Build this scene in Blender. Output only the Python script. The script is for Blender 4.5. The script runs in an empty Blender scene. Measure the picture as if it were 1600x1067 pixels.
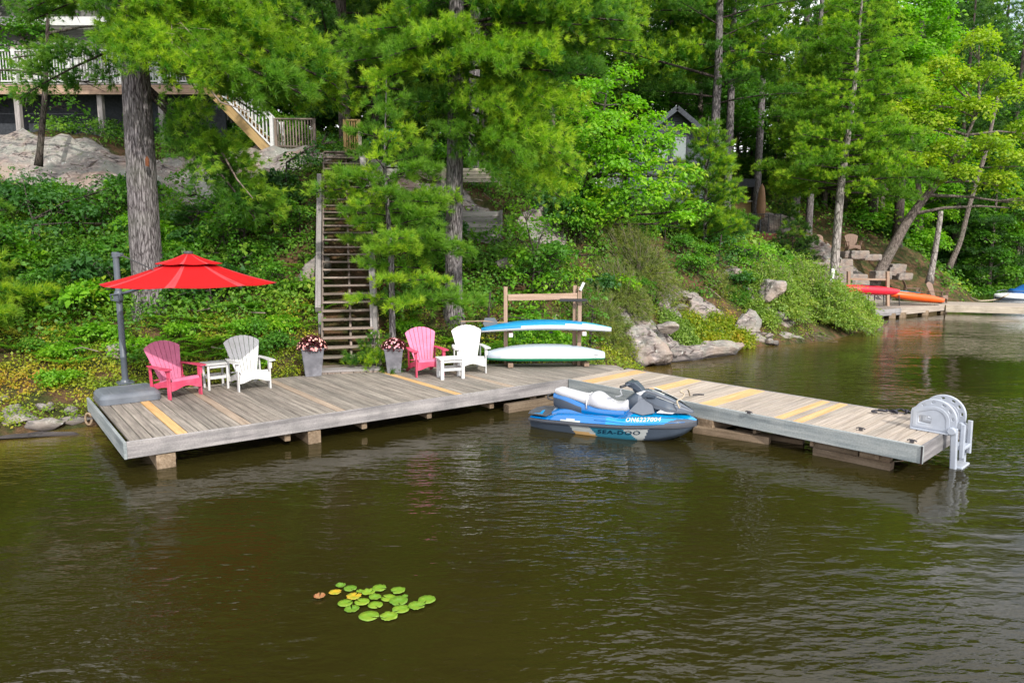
import bpy, bmesh, math, random
import numpy as np
from mathutils import Vector, Matrix, noise

# ------------------------------------------------------------------ camera, sky, sun, exposure
scene = bpy.context.scene
COL = scene.collection
CAM_H, PITCH, FPX = 3.0, 7.7, 1067.0
cam_d = bpy.data.cameras.new('camera')
cam = bpy.data.objects.new('camera', cam_d); COL.objects.link(cam)
cam.location = (0, 0, CAM_H)
cam.rotation_euler = (math.radians(90 - PITCH), 0, 0)
cam_d.sensor_width = 36; cam_d.lens = 24.0; cam_d.clip_start = 0.05; cam_d.clip_end = 1000
scene.camera = cam

SUN_EL, SUN_AZ = math.radians(34), math.radians(156)      # azimuth clockwise from +Y
world = bpy.data.worlds.new("World"); scene.world = world; world.use_nodes = True
wn, wl = world.node_tree.nodes, world.node_tree.links
wn.clear()
wo = wn.new('ShaderNodeOutputWorld'); wb = wn.new('ShaderNodeBackground')
sky = wn.new('ShaderNodeTexSky'); sky.sky_type = 'NISHITA'; sky.sun_disc = False
sky.sun_elevation = SUN_EL; sky.sun_rotation = SUN_AZ; sky.air_density = 1.0; sky.dust_density = 1.5
wtc = wn.new('ShaderNodeTexCoord'); wmp = wn.new('ShaderNodeMapping'); wmp.inputs['Scale'].default_value = (1, 1, 2.6)
wno = wn.new('ShaderNodeTexNoise'); wno.inputs['Scale'].default_value = 2.2; wno.inputs['Detail'].default_value = 9
wno.inputs['Roughness'].default_value = 0.58
wr = wn.new('ShaderNodeValToRGB'); wr.color_ramp.elements[0].position = 0.30; wr.color_ramp.elements[1].position = 0.48
wmx = wn.new('ShaderNodeMix'); wmx.data_type = 'RGBA'
wmx.inputs[7].default_value = (10.2, 10.2, 10.5, 1)
wl.new(wtc.outputs['Generated'], wmp.inputs[0]); wl.new(wmp.outputs[0], wno.inputs['Vector'])
wl.new(wno.outputs[0], wr.inputs[0]); wl.new(wr.outputs[0], wmx.inputs[0])
wl.new(sky.outputs[0], wmx.inputs[6]); wl.new(wmx.outputs[2], wb.inputs[0])
wb.inputs[1].default_value = 0.15
wl.new(wb.outputs[0], wo.inputs[0])

sun_d = bpy.data.lights.new('sun', 'SUN'); sun_d.energy = 3.2; sun_d.angle = math.radians(0.6)
sun_d.color = (1.0, 0.955, 0.87)
sun = bpy.data.objects.new('sun', sun_d); COL.objects.link(sun)
sd = Vector((math.sin(SUN_AZ) * math.cos(SUN_EL), math.cos(SUN_AZ) * math.cos(SUN_EL), math.sin(SUN_EL)))
sun.rotation_euler = (-sd).to_track_quat('-Z', 'Y').to_euler()
scene.view_settings.view_transform = 'Standard'; scene.view_settings.look = 'None'
scene.view_settings.exposure = 0.55; scene.view_settings.gamma = 1
scene.view_settings.use_curve_mapping = False
scene.cycles.max_bounces = 7; scene.cycles.diffuse_bounces = 4; scene.cycles.glossy_bounces = 3
scene.cycles.transmission_bounces = 4; scene.cycles.transparent_max_bounces = 4
scene.cycles.sample_clamp_indirect = 4.0

# ------------------------------------------------------------------ turning photograph positions into places
_c, _s = math.cos(math.radians(PITCH)), math.sin(math.radians(PITCH))
def ray(px, py):
    u = (px - 800) / FPX; v = (py - 533.5) / FPX
    return u, _c - v * _s, -_s - v * _c
def on(px, py, z=0.0):
    d = ray(px, py); t = (z - CAM_H) / d[2]
    return Vector((d[0] * t, d[1] * t, z))
def at(px, py, Y):
    d = ray(px, py); t = Y / d[1]
    return Vector((d[0] * t, Y, CAM_H + d[2] * t))

# ------------------------------------------------------------------ object helpers
def link(o):
    COL.objects.link(o); return o
def tag(o, label=None, cat=None, group=None, kind=None):
    if label: o['label'] = label
    if cat: o['category'] = cat
    if group: o['group'] = group
    if kind: o['kind'] = kind
    return o
def thing(name, label, cat, loc=(0, 0, 0), rz=0.0, group=None):
    o = bpy.data.objects.new(name, None); link(o); o.empty_display_size = 0.2
    o.location = loc; o.rotation_euler = (0, 0, rz)
    return tag(o, label, cat, group)
def kids(o):
    return [c for c in bpy.data.objects if c.parent == o]
def dup(root, loc, rz, label=None, group=None, scale=None, tree=None):
    if tree is None: tree = [(c, kids(c)) for c in kids(root)]
    r = root.copy(); link(r); r.location = loc; r.rotation_euler = (0, 0, rz)
    if scale is not None: r.scale = scale if hasattr(scale, '__len__') else (scale,) * 3
    if label: r['label'] = label
    if group: r['group'] = group
    for ch, gs in tree:
        c = ch.copy(); link(c); c.parent = r
        for g in gs:
            d = g.copy(); link(d); d.parent = c
    return r

class MB:
    """collects polygons for one mesh object"""
    def __init__(s): s.v = []; s.f = []; s.m = []
    def add(s, vs, fs, mi=0):
        o = len(s.v); s.v += [tuple(p) for p in vs]
        s.f += [tuple(i + o for i in f) for f in fs]; s.m += [mi] * len(fs); return s
    def box(s, c, d, rz=0, mi=0, M=None):
        hx, hy, hz = d[0] / 2, d[1] / 2, d[2] / 2
        P = [Vector((x, y, z)) for z in (-hz, hz) for x, y in ((-hx, -hy), (hx, -hy), (hx, hy), (-hx, hy))]
        R = M if M is not None else Matrix.Rotation(rz, 3, 'Z')
        return s.add([R @ p + Vector(c) for p in P], [(3, 2, 1, 0), (4, 5, 6, 7), (0, 1, 5, 4), (1, 2, 6, 5), (2, 3, 7, 6), (3, 0, 4, 7)], mi)
    def bar(s, a, b, w, t, up=(0, 0, 1), ch=0.006, mi=0):
        """a chamfered board from a to b, w wide, t thick along up"""
        a, b = Vector(a), Vector(b); d = (b - a).normalized(); up = Vector(up)
        sd_ = d.cross(up)
        if sd_.length < 1e-4: sd_ = d.cross(Vector((1, 0, 0)))
        sd_.normalize(); u = sd_.cross(d).normalized()
        ch = min(ch, w * .3, t * .3); hw, ht = w / 2, t / 2
        pr = [(-hw + ch, -ht), (hw - ch, -ht), (hw, -ht + ch), (hw, ht - ch), (hw - ch, ht), (-hw + ch, ht), (-hw, ht - ch), (-hw, -ht + ch)]
        vs = [p + sd_ * x + u * y for p in (a, b) for x, y in pr]
        fs = [(i, (i + 1) % 8, (i + 1) % 8 + 8, i + 8) for i in range(8)] + [tuple(range(7, -1, -1)), tuple(range(8, 16))]
        return s.add(vs, fs, mi)
    def tube(s, pts, rad, n=10, mi=0, cap=True):
        pts = [Vector(p) for p in pts]
        if not hasattr(rad, '__len__'): rad = [rad] * len(pts)
        prev = None; vs = []
        for i, p in enumerate(pts):
            d = (pts[min(i + 1, len(pts) - 1)] - pts[max(i - 1, 0)]).normalized()
            if prev is None:
                a = d.cross(Vector((0, 0, 1)))
                if a.length < .1: a = d.cross(Vector((1, 0, 0)))
                a.normalize()
            else:
                a = (prev - d * prev.dot(d)).normalized()
            prev = a; b = d.cross(a)
            for k in range(n):
                t = 2 * math.pi * k / n
                vs.append(p + (a * math.cos(t) + b * math.sin(t)) * rad[i])
        fs = []
        for i in range(len(pts) - 1):
            for k in range(n):
                fs.append((i * n + k, i * n + (k + 1) % n, (i + 1) * n + (k + 1) % n, (i + 1) * n + k))
        if cap: fs += [tuple(range(n - 1, -1, -1)), tuple(range((len(pts) - 1) * n, len(pts) * n))]
        return s.add(vs, fs, mi)
    def lathe(s, prof, n=16, c=(0, 0, 0), mi=0, a0=0):
        vs = []; c = Vector(c)
        for r, z in prof:
            for k in range(n):
                t = a0 + 2 * math.pi * k / n; vs.append(c + Vector((r * math.cos(t), r * math.sin(t), z)))
        fs = [(i * n + k, i * n + (k + 1) % n, (i + 1) * n + (k + 1) % n, (i + 1) * n + k) for i in range(len(prof) - 1) for k in range(n)]
        fs += [tuple(range(n - 1, -1, -1)), tuple(range((len(prof) - 1) * n, len(prof) * n))]
        return s.add(vs, fs, mi)
    def prism(s, poly, z0, z1, M=None, mi=0):
        """polygon (x, y) extruded z0..z1, then transformed by M"""
        n = len(poly); vs = [Vector((x, y, z)) for z in (z0, z1) for x, y in poly]
        if M is not None: vs = [M @ v for v in vs]
        fs = [tuple(range(n - 1, -1, -1)), tuple(range(n, 2 * n))] + [(i, (i + 1) % n, (i + 1) % n + n, i + n) for i in range(n)]
        return s.add(vs, fs, mi)
    def mesh(s, name, smooth=False):
        me = bpy.data.meshes.new(name); me.from_pydata(s.v, [], s.f)
        if any(s.m): me.polygons.foreach_set('material_index', s.m)
        if smooth: me.polygons.foreach_set('use_smooth', [True] * len(s.f))
        me.update(); return me
    def obj(s, name, mats, parent=None, smooth=False, bevel=0, sharp=None):
        me = s.mesh(name, smooth)
        for m in (mats if isinstance(mats, (list, tuple)) else [mats]): me.materials.append(m)
        o = bpy.data.objects.new(name, me); link(o); o.parent = parent
        if smooth and sharp:
            try: me.set_sharp_from_angle(angle=math.radians(sharp))
            except Exception: pass
        if bevel:
            b = o.modifiers.new('bevel', 'BEVEL'); b.width = bevel; b.segments = 2; b.limit_method = 'ANGLE'
        return o

def curve_mesh(name, loops, thick, mat, parent=None, bevel=0.0):
    """flat outline with holes (loops of (x, y)) given thickness; lies in local XY"""
    cu = bpy.data.curves.new(name, 'CURVE'); cu.dimensions = '2D'; cu.fill_mode = 'BOTH'
    cu.extrude = thick / 2 - bevel; cu.bevel_depth = bevel; cu.bevel_resolution = 1
    for lp in loops:
        sp = cu.splines.new('POLY'); sp.points.add(len(lp) - 1); sp.use_cyclic_u = True
        for p, (x, y) in zip(sp.points, lp): p.co = (x, y, 0, 1)
    o = bpy.data.objects.new(name, cu); link(o)
    dg = bpy.context.evaluated_depsgraph_get()
    me = bpy.data.meshes.new_from_object(o.evaluated_get(dg))
    bpy.data.objects.remove(o); bpy.data.curves.remove(cu)
    me.name = name; me.materials.clear(); me.materials.append(mat)
    r = bpy.data.objects.new(name, me); link(r); r.parent = parent
    return r
def text_mesh(txt, size, extrude=0.002, shear=0.0, sx=1.0, bold=0.0):
    cu = bpy.data.curves.new('text', 'FONT'); cu.body = txt; cu.size = size; cu.extrude = extrude
    cu.shear = shear; cu.offset = bold; cu.space_character = 1.12; cu.resolution_u = 3
    o = bpy.data.objects.new('text', cu); link(o)
    dg = bpy.context.evaluated_depsgraph_get()
    me = bpy.data.meshes.new_from_object(o.evaluated_get(dg))
    bpy.data.objects.remove(o)
    for v in me.vertices: v.co.x *= sx
    return me

def np_mesh(name, V, F, attrs=None, smooth=False):
    V = np.asarray(V, np.float32); F = np.asarray(F, np.int32)
    me = bpy.data.meshes.new(name); nf, k = F.shape
    me.vertices.add(len(V)); me.vertices.foreach_set('co', V.ravel())
    me.loops.add(nf * k); me.loops.foreach_set('vertex_index', F.ravel())
    me.polygons.add(nf); me.polygons.foreach_set('loop_start', np.arange(0, nf * k, k, dtype=np.int32))
    if smooth: me.polygons.foreach_set('use_smooth', np.ones(nf, bool))
    me.update(calc_edges=True)
    for n, a in (attrs or {}).items():
        at_ = me.attributes.new(n, 'FLOAT', 'POINT'); at_.data.foreach_set('value', np.asarray(a, np.float32))
    return me
def mesh_obj(name, me, mats, parent=None):
    me.materials.clear()
    for m in (mats if isinstance(mats, (list, tuple)) else [mats]): me.materials.append(m)
    o = bpy.data.objects.new(name, me); link(o); o.parent = parent; return o

# ------------------------------------------------------------------ materials
def nmat(name):
    m = bpy.data.materials.new(name); m.use_nodes = True
    nt = m.node_tree; nt.nodes.clear()
    out = nt.nodes.new('ShaderNodeOutputMaterial'); b = nt.nodes.new('ShaderNodeBsdfPrincipled')
    nt.links.new(b.outputs[0], out.inputs[0]); return m, nt, b, out
def N(nt, t, **kw):
    n = nt.nodes.new(t)
    for k, v in kw.items():
        if k in n.inputs: n.inputs[k].default_value = v
        else: setattr(n, k, v)
    return n
def ramp(nt, fac, stops):
    r = nt.nodes.new('ShaderNodeValToRGB'); e = r.color_ramp.elements
    while len(e) > 1: e.remove(e[0])
    e[0].position = stops[0][0]; e[0].color = (*stops[0][1], 1)
    for p, c in stops[1:]:
        x = e.new(p); x.color = (*c, 1)
    nt.links.new(fac, r.inputs[0]); return r.outputs[0]
def mixc(nt, fac, a, b, mode='MIX'):
    m = nt.nodes.new('ShaderNodeMix'); m.data_type = 'RGBA'; m.blend_type = mode
    for i, x in ((0, fac), (6, a), (7, b)):
        if hasattr(x, 'is_linked') or isinstance(x, bpy.types.NodeSocket): nt.links.new(x, m.inputs[i])
        elif i == 0: m.inputs[0].default_value = x
        else: m.inputs[i].default_value = (*x, 1)
    return m.outputs[2]
def math_(nt, op, a, b=None):
    m = nt.nodes.new('ShaderNodeMath'); m.operation = op
    for i, x in enumerate((a, b)):
        if x is None: continue
        if isinstance(x, bpy.types.NodeSocket): nt.links.new(x, m.inputs[i])
        else: m.inputs[i].default_value = x
    return m.outputs[0]
def tex(nt, scale, vec=None, detail=4, rough=.5, stretch=None, coord='Object', kind='ShaderNodeTexNoise', off=None):
    if vec is None:
        tc = nt.nodes.new('ShaderNodeTexCoord'); vec = tc.outputs[coord]
    if stretch or off is not None:
        mp = nt.nodes.new('ShaderNodeMapping')
        if stretch: mp.inputs['Scale'].default_value = stretch
        nt.links.new(vec, mp.inputs[0])
        if off is not None: nt.links.new(off, mp.inputs['Location'])
        vec = mp.outputs[0]
    n = nt.nodes.new(kind)
    if 'Scale' in n.inputs: n.inputs['Scale'].default_value = scale
    if kind == 'ShaderNodeTexNoise':
        n.inputs['Detail'].default_value = detail; n.inputs['Roughness'].default_value = rough
    nt.links.new(vec, n.inputs['Vector']); return n
def bump(nt, b, h, dist=.01, strength=1):
    n = nt.nodes.new('ShaderNodeBump'); n.inputs['Distance'].default_value = dist; n.inputs['Strength'].default_value = strength
    nt.links.new(h, n.inputs['Height']); nt.links.new(n.outputs[0], b.inputs['Normal'])

def mat_wood(name, dark, mid, light, var=.35, grain=(1.2, 26, 26), dirt=(.09, .08, .07), dirt_amt=.5, rough=.85, axis='x'):
    """weathered board; grain runs along the local x (or given) axis, each board its own tone"""
    m, nt, b, out = nmat(name)
    oi = nt.nodes.new('ShaderNodeObjectInfo')
    rv = nt.nodes.new('ShaderNodeCombineXYZ')
    r50 = math_(nt, 'MULTIPLY', oi.outputs['Random'], 57.0)
    for i in range(3): nt.links.new(r50, rv.inputs[i])
    st = {'x': grain, 'y': (grain[1], grain[0], grain[2]), 'z': (grain[1], grain[2], grain[0])}[axis]
    g = tex(nt, 1.0, detail=6, rough=.62, stretch=st, off=rv.outputs[0])
    blot = tex(nt, 2.3, detail=5, rough=.6, off=rv.outputs[0])
    col = ramp(nt, g.outputs[0], [(.28, dark), (.48, mid), (.72, light)])
    tone = ramp(nt, oi.outputs['Random'], [(0, (1 - var,) * 3), (.5, (1, .97, .95)), (1, (1 + var * .6, 1 + var * .55, 1 + var * .5))])
    col = mixc(nt, 1.0, col, tone, 'MULTIPLY')
    dm = ramp(nt, blot.outputs[0], [(.45, (0, 0, 0)), (.7, (1, 1, 1))])
    col = mixc(nt, math_(nt, 'MULTIPLY', dm, dirt_amt), col, dirt)
    fine = tex(nt, 45, detail=3)
    col = mixc(nt, .35, col, ramp(nt, fine.outputs[0], [(.3, (.45, .45, .45)), (.6, (1.1, 1.1, 1.1))]), 'MULTIPLY')
    nt.links.new(col, b.inputs['Base Color']); b.inputs['Roughness'].default_value = rough
    b.inputs['Specular IOR Level'].default_value = .25
    bump(nt, b, g.outputs[0], .006, .7)
    return m
def mat_plain(name, col, rough=.5, spec=.5, metal=0, var=.12, scale=9, bumpd=0.0, dirt=None):
    m, nt, b, out = nmat(name)
    n = tex(nt, scale, detail=5, rough=.6)
    c = mixc(nt, 1.0, col, ramp(nt, n.outputs[0], [(.3, (1 - var,) * 3), (.7, (1 + var * .5,) * 3)]), 'MULTIPLY')
    if dirt:
        n2 = tex(nt, 2.5, detail=6, rough=.65)
        c = mixc(nt, ramp(nt, n2.outputs[0], [(.5, (0, 0, 0)), (.75, (.7, .7, .7))]), c, dirt)
    nt.links.new(c, b.inputs['Base Color'])
    b.inputs['Roughness'].default_value = rough; b.inputs['Specular IOR Level'].default_value = spec
    b.inputs['Metallic'].default_value = metal
    if bumpd: bump(nt, b, n.outputs[0], bumpd)
    return m
def mat_leaf(name, stops, tips=None, trans=.35, big=.5, rough=.5, shade_var=.25):
    """stops: colours over the per-leaf random; 'tip' attribute brings in new growth; big = patch size noise"""
    m, nt, b, out = nmat(name)
    a = nt.nodes.new('ShaderNodeAttribute'); a.attribute_name = 'rnd'
    n = tex(nt, big, detail=3, coord='Object')
    f = math_(nt, 'ADD', math_(nt, 'MULTIPLY', a.outputs['Fac'], .55), math_(nt, 'MULTIPLY', ramp(nt, n.outputs[0], [(.3, (0, 0, 0)), (.7, (1, 1, 1))]), .45))
    col = ramp(nt, f, stops)
    if tips:
        t = nt.nodes.new('ShaderNodeAttribute'); t.attribute_name = 'tip'
        oi = nt.nodes.new('ShaderNodeObjectInfo')
        col = mixc(nt, math_(nt, 'MULTIPLY', t.outputs['Fac'], ramp(nt, oi.outputs['Random'], [(.2, (.25,) * 3), (.75, (1, 1, 1))])), col, tips)
    oi = nt.nodes.new('ShaderNodeObjectInfo')
    col = mixc(nt, 1.0, col, ramp(nt, oi.outputs['Random'], [(0, (1 - shade_var, 1 - shade_var, 1)), (1, (1 + shade_var, 1 + shade_var * .6, .9))]), 'MULTIPLY')
    nt.links.new(col, b.inputs['Base Color']); b.inputs['Roughness'].default_value = rough
    b.inputs['Specular IOR Level'].default_value = .3
    tr = nt.nodes.new('ShaderNodeBsdfTranslucent')
    nt.links.new(mixc(nt, 1.0, col, (1.25, 1.5, .4), 'MULTIPLY'), tr.inputs[0])
    mx = nt.nodes.new('ShaderNodeMixShader'); mx.inputs[0].default_value = trans
    nt.links.new(b.outputs[0], mx.inputs[1]); nt.links.new(tr.outputs[0], mx.inputs[2])
    nt.links.new(mx.outputs[0], out.inputs[0])
    return m
def mat_bark(name, dark, light, fur=(17, 17, 3.2)):
    m, nt, b, out = nmat(name)
    g = tex(nt, 1.6, detail=7, rough=.65, stretch=fur)
    p = tex(nt, 1.1, detail=4)
    c = ramp(nt, g.outputs[0], [(.36, dark), (.62, light)])
    vo = tex(nt, 1.0, kind='ShaderNodeTexVoronoi', stretch=(fur[0] * 1.25, fur[1] * 1.25, fur[2] * .9)); vo.feature = 'DISTANCE_TO_EDGE'
    cr = ramp(nt, vo.outputs['Distance'], [(.0, (.35, .32, .32)), (.12, (1, 1, 1))])
    c = mixc(nt, .85, c, cr, 'MULTIPLY')
    c = mixc(nt, ramp(nt, p.outputs[0], [(.5, (0, 0, 0)), (.75, (.45, .45, .45))]), c, (.15, .17, .12))
    nt.links.new(c, b.inputs['Base Color']); b.inputs['Roughness'].default_value = .95
    b.inputs['Specular IOR Level'].default_value = .15
    bump(nt, b, mixc(nt, .5, g.outputs[0], cr), .05, 1)
    return m

def sc(c, k): return tuple(x * k for x in c)
M = {}
M['deck_grey'] = mat_wood('weathered_grey_deck', (.10, .09, .078), (.225, .20, .175), (.36, .325, .28), var=.22, dirt=(.13, .12, .10), dirt_amt=.45)
M['deck_orange'] = mat_wood('new_orange_board', (.40, .23, .09), (.56, .35, .15), (.66, .44, .22), var=.1, dirt=(.3, .2, .1), dirt_amt=.25)
M['deck_tan'] = mat_wood('tan_board', (.20, .15, .11), (.33, .26, .20), (.44, .36, .28), var=.15, dirt_amt=.2)
M['pier_tan'] = mat_wood('sun_bleached_pier_board', (.20, .17, .14), (.325, .28, .235), (.44, .385, .33), var=.18, dirt=(.3, .26, .25), dirt_amt=.3)
M['pier_yellow'] = mat_wood('yellow_new_pier_board', (.40, .235, .10), (.52, .325, .145), (.60, .40, .21), var=.08, dirt_amt=.1)
M['fascia_grey'] = mat_wood('grey_fascia_board', (.10, .095, .10), (.23, .22, .225), (.36, .345, .34), var=.12, grain=(.8, 12, 12), dirt=(.10, .10, .10), dirt_amt=.6)
M['fascia_blue'] = mat_wood('bluish_grey_fascia', (.12, .14, .15), (.22, .25, .26), (.34, .36, .36), var=.1, grain=(.8, 10, 10), dirt=(.4, .4, .38), dirt_amt=.3)
M['timber_brown'] = mat_wood('wet_brown_timber', (.11, .075, .045), (.21, .155, .105), (.31, .24, .17), dirt=(.08, .06, .04), dirt_amt=.6)
M['stair_wood'] = mat_wood('old_brown_stair_wood', (.11, .085, .07), (.22, .175, .15), (.33, .275, .24), dirt=(.07, .08, .05), dirt_amt=.5)
M['rail_wood'] = mat_wood('grey_rail_wood', (.17, .16, .16), (.30, .28, .28), (.42, .39, .38), dirt=(.12, .12, .1), dirt_amt=.3)
M['rack_wood'] = mat_wood('brown_rack_wood', (.17, .11, .08), (.32, .22, .16), (.42, .31, .24), dirt_amt=.2)
M['yellow_wood'] = mat_wood('fresh_stair_wood', (.35, .22, .09), (.5, .34, .15), (.6, .42, .2), dirt_amt=.2)
M['light_wood'] = mat_wood('pale_terrace_board', (.3, .26, .2), (.45, .4, .32), (.56, .5, .42), dirt_amt=.3)
M['pink'] = mat_plain('pink_paint', (.52, .05, .11), .55, .4, var=.22, scale=6, dirt=(.54, .16, .24))
M['pink_pale'] = mat_plain('faded_pink_paint', (.54, .15, .26), .6, .35, var=.2, scale=7)
M['white'] = mat_plain('white_paint', (.54, .54, .54), .5, .4, var=.12, dirt=(.42, .42, .39))
M['tan_paint'] = mat_plain('tan_plastic', (.21, .135, .10), .6, .3)
M['teal_paint'] = mat_plain('teal_paint', (.0, .36, .33), .5, .4)
M['grey_metal'] = mat_plain('slate_grey_metal', (.075, .09, .11), .45, .5, var=.1)
M['slab_grey'] = mat_plain('grey_plastic_slab', (.12, .135, .16), .6, .4, var=.2, scale=4, dirt=(.2, .2, .21))
M['dark_metal'] = mat_plain('dark_metal', (.05, .045, .05), .4, .5)
M['black'] = mat_plain('black_plastic', (.02, .02, .024), .45, .5)
M['galv'] = mat_plain('grey_moulded_plastic', (.33, .36, .42), .5, .45, var=.1, dirt=(.42, .43, .44))
M['granite'] = None
# ------------------------------------------------------------------ ground
CTRL = [(-7.6,11.9,.25),(-6.0,13.4,.45),(-4.3,14.2,.5),(-3,14.8,.5),(-1.8,15.2,.6),(-.5,15.9,.6),(1.2,15.9,.45),(2.5,15.6,.25),
 (-5,10,-.9),(-1,12,-1),(1.5,12.6,-1),(3.4,14,-.9),(-5,12.4,-.2),(-3,13.4,-.2),(0,14.4,-.2),(2.6,14.6,-.3),
 (3.1,17.1,.05),(3.6,16.2,-.1),(5.9,20.1,.05),(7.8,21.2,.05),(10.2,22.4,.05),(13.9,26.6,.05),(15,30,.05),(16.2,33.6,.05),(20,37,.05),(29,47,.05),(40.7,55,.05),(60,62,.05),(100,75,.05),
 (-8.2,10.9,.05),(-12,10.2,.05),(-20,9.3,.05),(-35,7,.05),
 (0,5,-1.6),(-8,8.6,-.8),(-20,4,-1.6),(5,15.5,-.8),(6,14,-1.2),(8,18,-1),(11,20,-1),(14,22,-1.2),(18,28,-1.2),(20,33,-.8),(28,38,-1.2),(45,45,-1.5),(70,50,-1.5),(20,10,-2),(50,20,-2),(0,-20,-2),(-35,-5,-2),(60,-15,-2),
 (-8.2,15.5,1.6),(-12,13,1.2),(-14,16,2.6),(-10,19,3.5),(-14,20.3,4.3),(-15,22.4,6.3),(-9,21.0,4.6),(-8,23.2,6.2),(-20,21,5.6),(-18,28,7.2),(-9,28,6.8),(-10.5,14,1.2),
 (-5.5,17,2.2),(-3.4,14.9,.55),(-4.1,17.2,2.2),(-4.9,20.6,5.3),(-1.5,16.5,1.25),(-3,17.5,2.0),(0,17,1.2),(-1.2,19.8,3.15),(.5,19.5,2.9),
 (-2,20.2,4.0),(-2,21.6,5.1),(-1.5,24,5.3),(-4,24,5.7),(.8,22,4.4),(3.7,20.5,2.0),(6,22.8,2.15),(4.3,23.5,2.9),(8.8,23.8,1.7),(8.1,27,3.2),(11.5,26.5,1.1),(13,30,1.7),
 (13.2,36.4,2.7),(13.2,38,3.7),(16.5,36,3.0),(16.4,35,1.5),(21.4,38.5,1.2),(25,42,2.6),(34,52.5,.9),(10,28,2.8),(11,32,3.3),(2.4,17.4,.5),(4.5,19.6,.6),
 (0,30,6.5),(5,32,5.6),(8,36,5),(-10,40,9),(0,45,9),(15,45,6),(25,50,5.5),(35,60,5),(50,66,4),(80,78,4),(-30,40,10),(-30,25,7),(-40,15,4),(0,70,13),(40,80,12),(-40,70,14),(80,95,12),(-40,95,16),(60,120,14),(0,120,18),(120,90,6)]
_P = np.array(CTRL, float)
def _phi(r2): return np.where(r2 > 1e-12, .5 * r2 * np.log(r2 + 1e-12), 0)
_n = len(_P); _K = _phi(((_P[:, None, :2] - _P[None, :, :2]) ** 2).sum(2)) + np.eye(_n) * .25
_Q = np.hstack([np.ones((_n, 1)), _P[:, :2]])
_A = np.vstack([np.hstack([_K, _Q]), np.hstack([_Q.T, np.zeros((3, 3))])])
_w = np.linalg.solve(_A, np.concatenate([_P[:, 2], np.zeros(3)]))
def H(x, y):
    x = np.atleast_1d(np.asarray(x, float)); y = np.atleast_1d(np.asarray(y, float))
    out = np.empty(len(x))
    for i in range(0, len(x), 20000):
        X, Y = x[i:i + 20000], y[i:i + 20000]
        r2 = (X[:, None] - _P[None, :, 0]) ** 2 + (Y[:, None] - _P[None, :, 1]) ** 2
        out[i:i + 20000] = _phi(r2) @ _w[:_n] + _w[_n] + _w[_n + 1] * X + _w[_n + 2] * Y
    return out
def h(x, y): return float(H(x, y)[0])
def hit(px, py, y0=10.5, y1=110):
    """where the sight line through a photograph position meets the ground"""
    d = ray(px, py); Y = np.concatenate([np.arange(y0, 40, .1), np.arange(40, y1, .5)])
    X = d[0] / d[1] * Y; Z = CAM_H + d[2] / d[1] * Y; g = H(X, Y)
    w = np.nonzero((g >= Z) & (g > -.02))[0]
    i = w[0] if len(w) else len(Y) - 1
    return Vector((X[i], Y[i], g[i]))
# zones of bare rock: x, y, rx, ry
ROCKS = [(-14.5, 21.9, 5.0, 1.35), (-8.8, 22.0, 3.6, 1.8), (-4.0, 20.8, 1.2, .9), (-1.9, 20.8, 1.4, .5), (4.4, 18.6, 1.6, 1.1), (6.2, 21.3, .7, .6), (8.9, 22.9, .6, .7), (18.5, 36.5, 3.2, 2.0), (.9, 20.6, .8, .9)]
def rockmask(x, y):
    m = np.zeros(len(x))
    for cx, cy, rx, ry in ROCKS:
        d = ((x - cx) / rx) ** 2 + ((y - cy) / ry) ** 2
        m = np.maximum(m, np.clip(1.6 - 1.3 * d, 0, 1))
    return m
def build_ground():
    xs = np.concatenate([np.arange(-60, -22, 2.0), np.arange(-22, 24, .28), np.arange(24, 60, 1.2), np.arange(60, 150, 5)])
    ys = np.concatenate([np.arange(-30, 8, 4.0), np.arange(8, 30, .26), np.arange(30, 62, .9), np.arange(62, 150, 5)])
    X, Y = np.meshgrid(xs, ys); sh = X.shape; x, y = X.ravel(), Y.ravel()
    z = H(x, y); rk = rockmask(x, y)
    nz = np.array([noise.fractal(Vector((a * .9, b * .9, 0)), .9, 2.1, 4) for a, b in zip(x, y)])
    nz2 = np.array([noise.voronoi(Vector((a * 1.3 + b * .2, b * 2.2, zz * 2.6)))[0][0] for a, b, zz in zip(x, y, z)])
    z = z + np.where(z > .1, nz * .16 * np.clip(z, 0, 1), 0) + rk * (nz2 - .4) * .8 * np.clip(z * 1.5, 0, 1)
    V = np.stack([x, y, z], 1); i = np.arange(sh[0] * sh[1]).reshape(sh)
    F = np.stack([i[:-1, :-1], i[:-1, 1:], i[1:, 1:], i[1:, :-1]], -1).reshape(-1, 4)
    return np_mesh('ground', V, F, {'rock': rk}, smooth=True)
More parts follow.
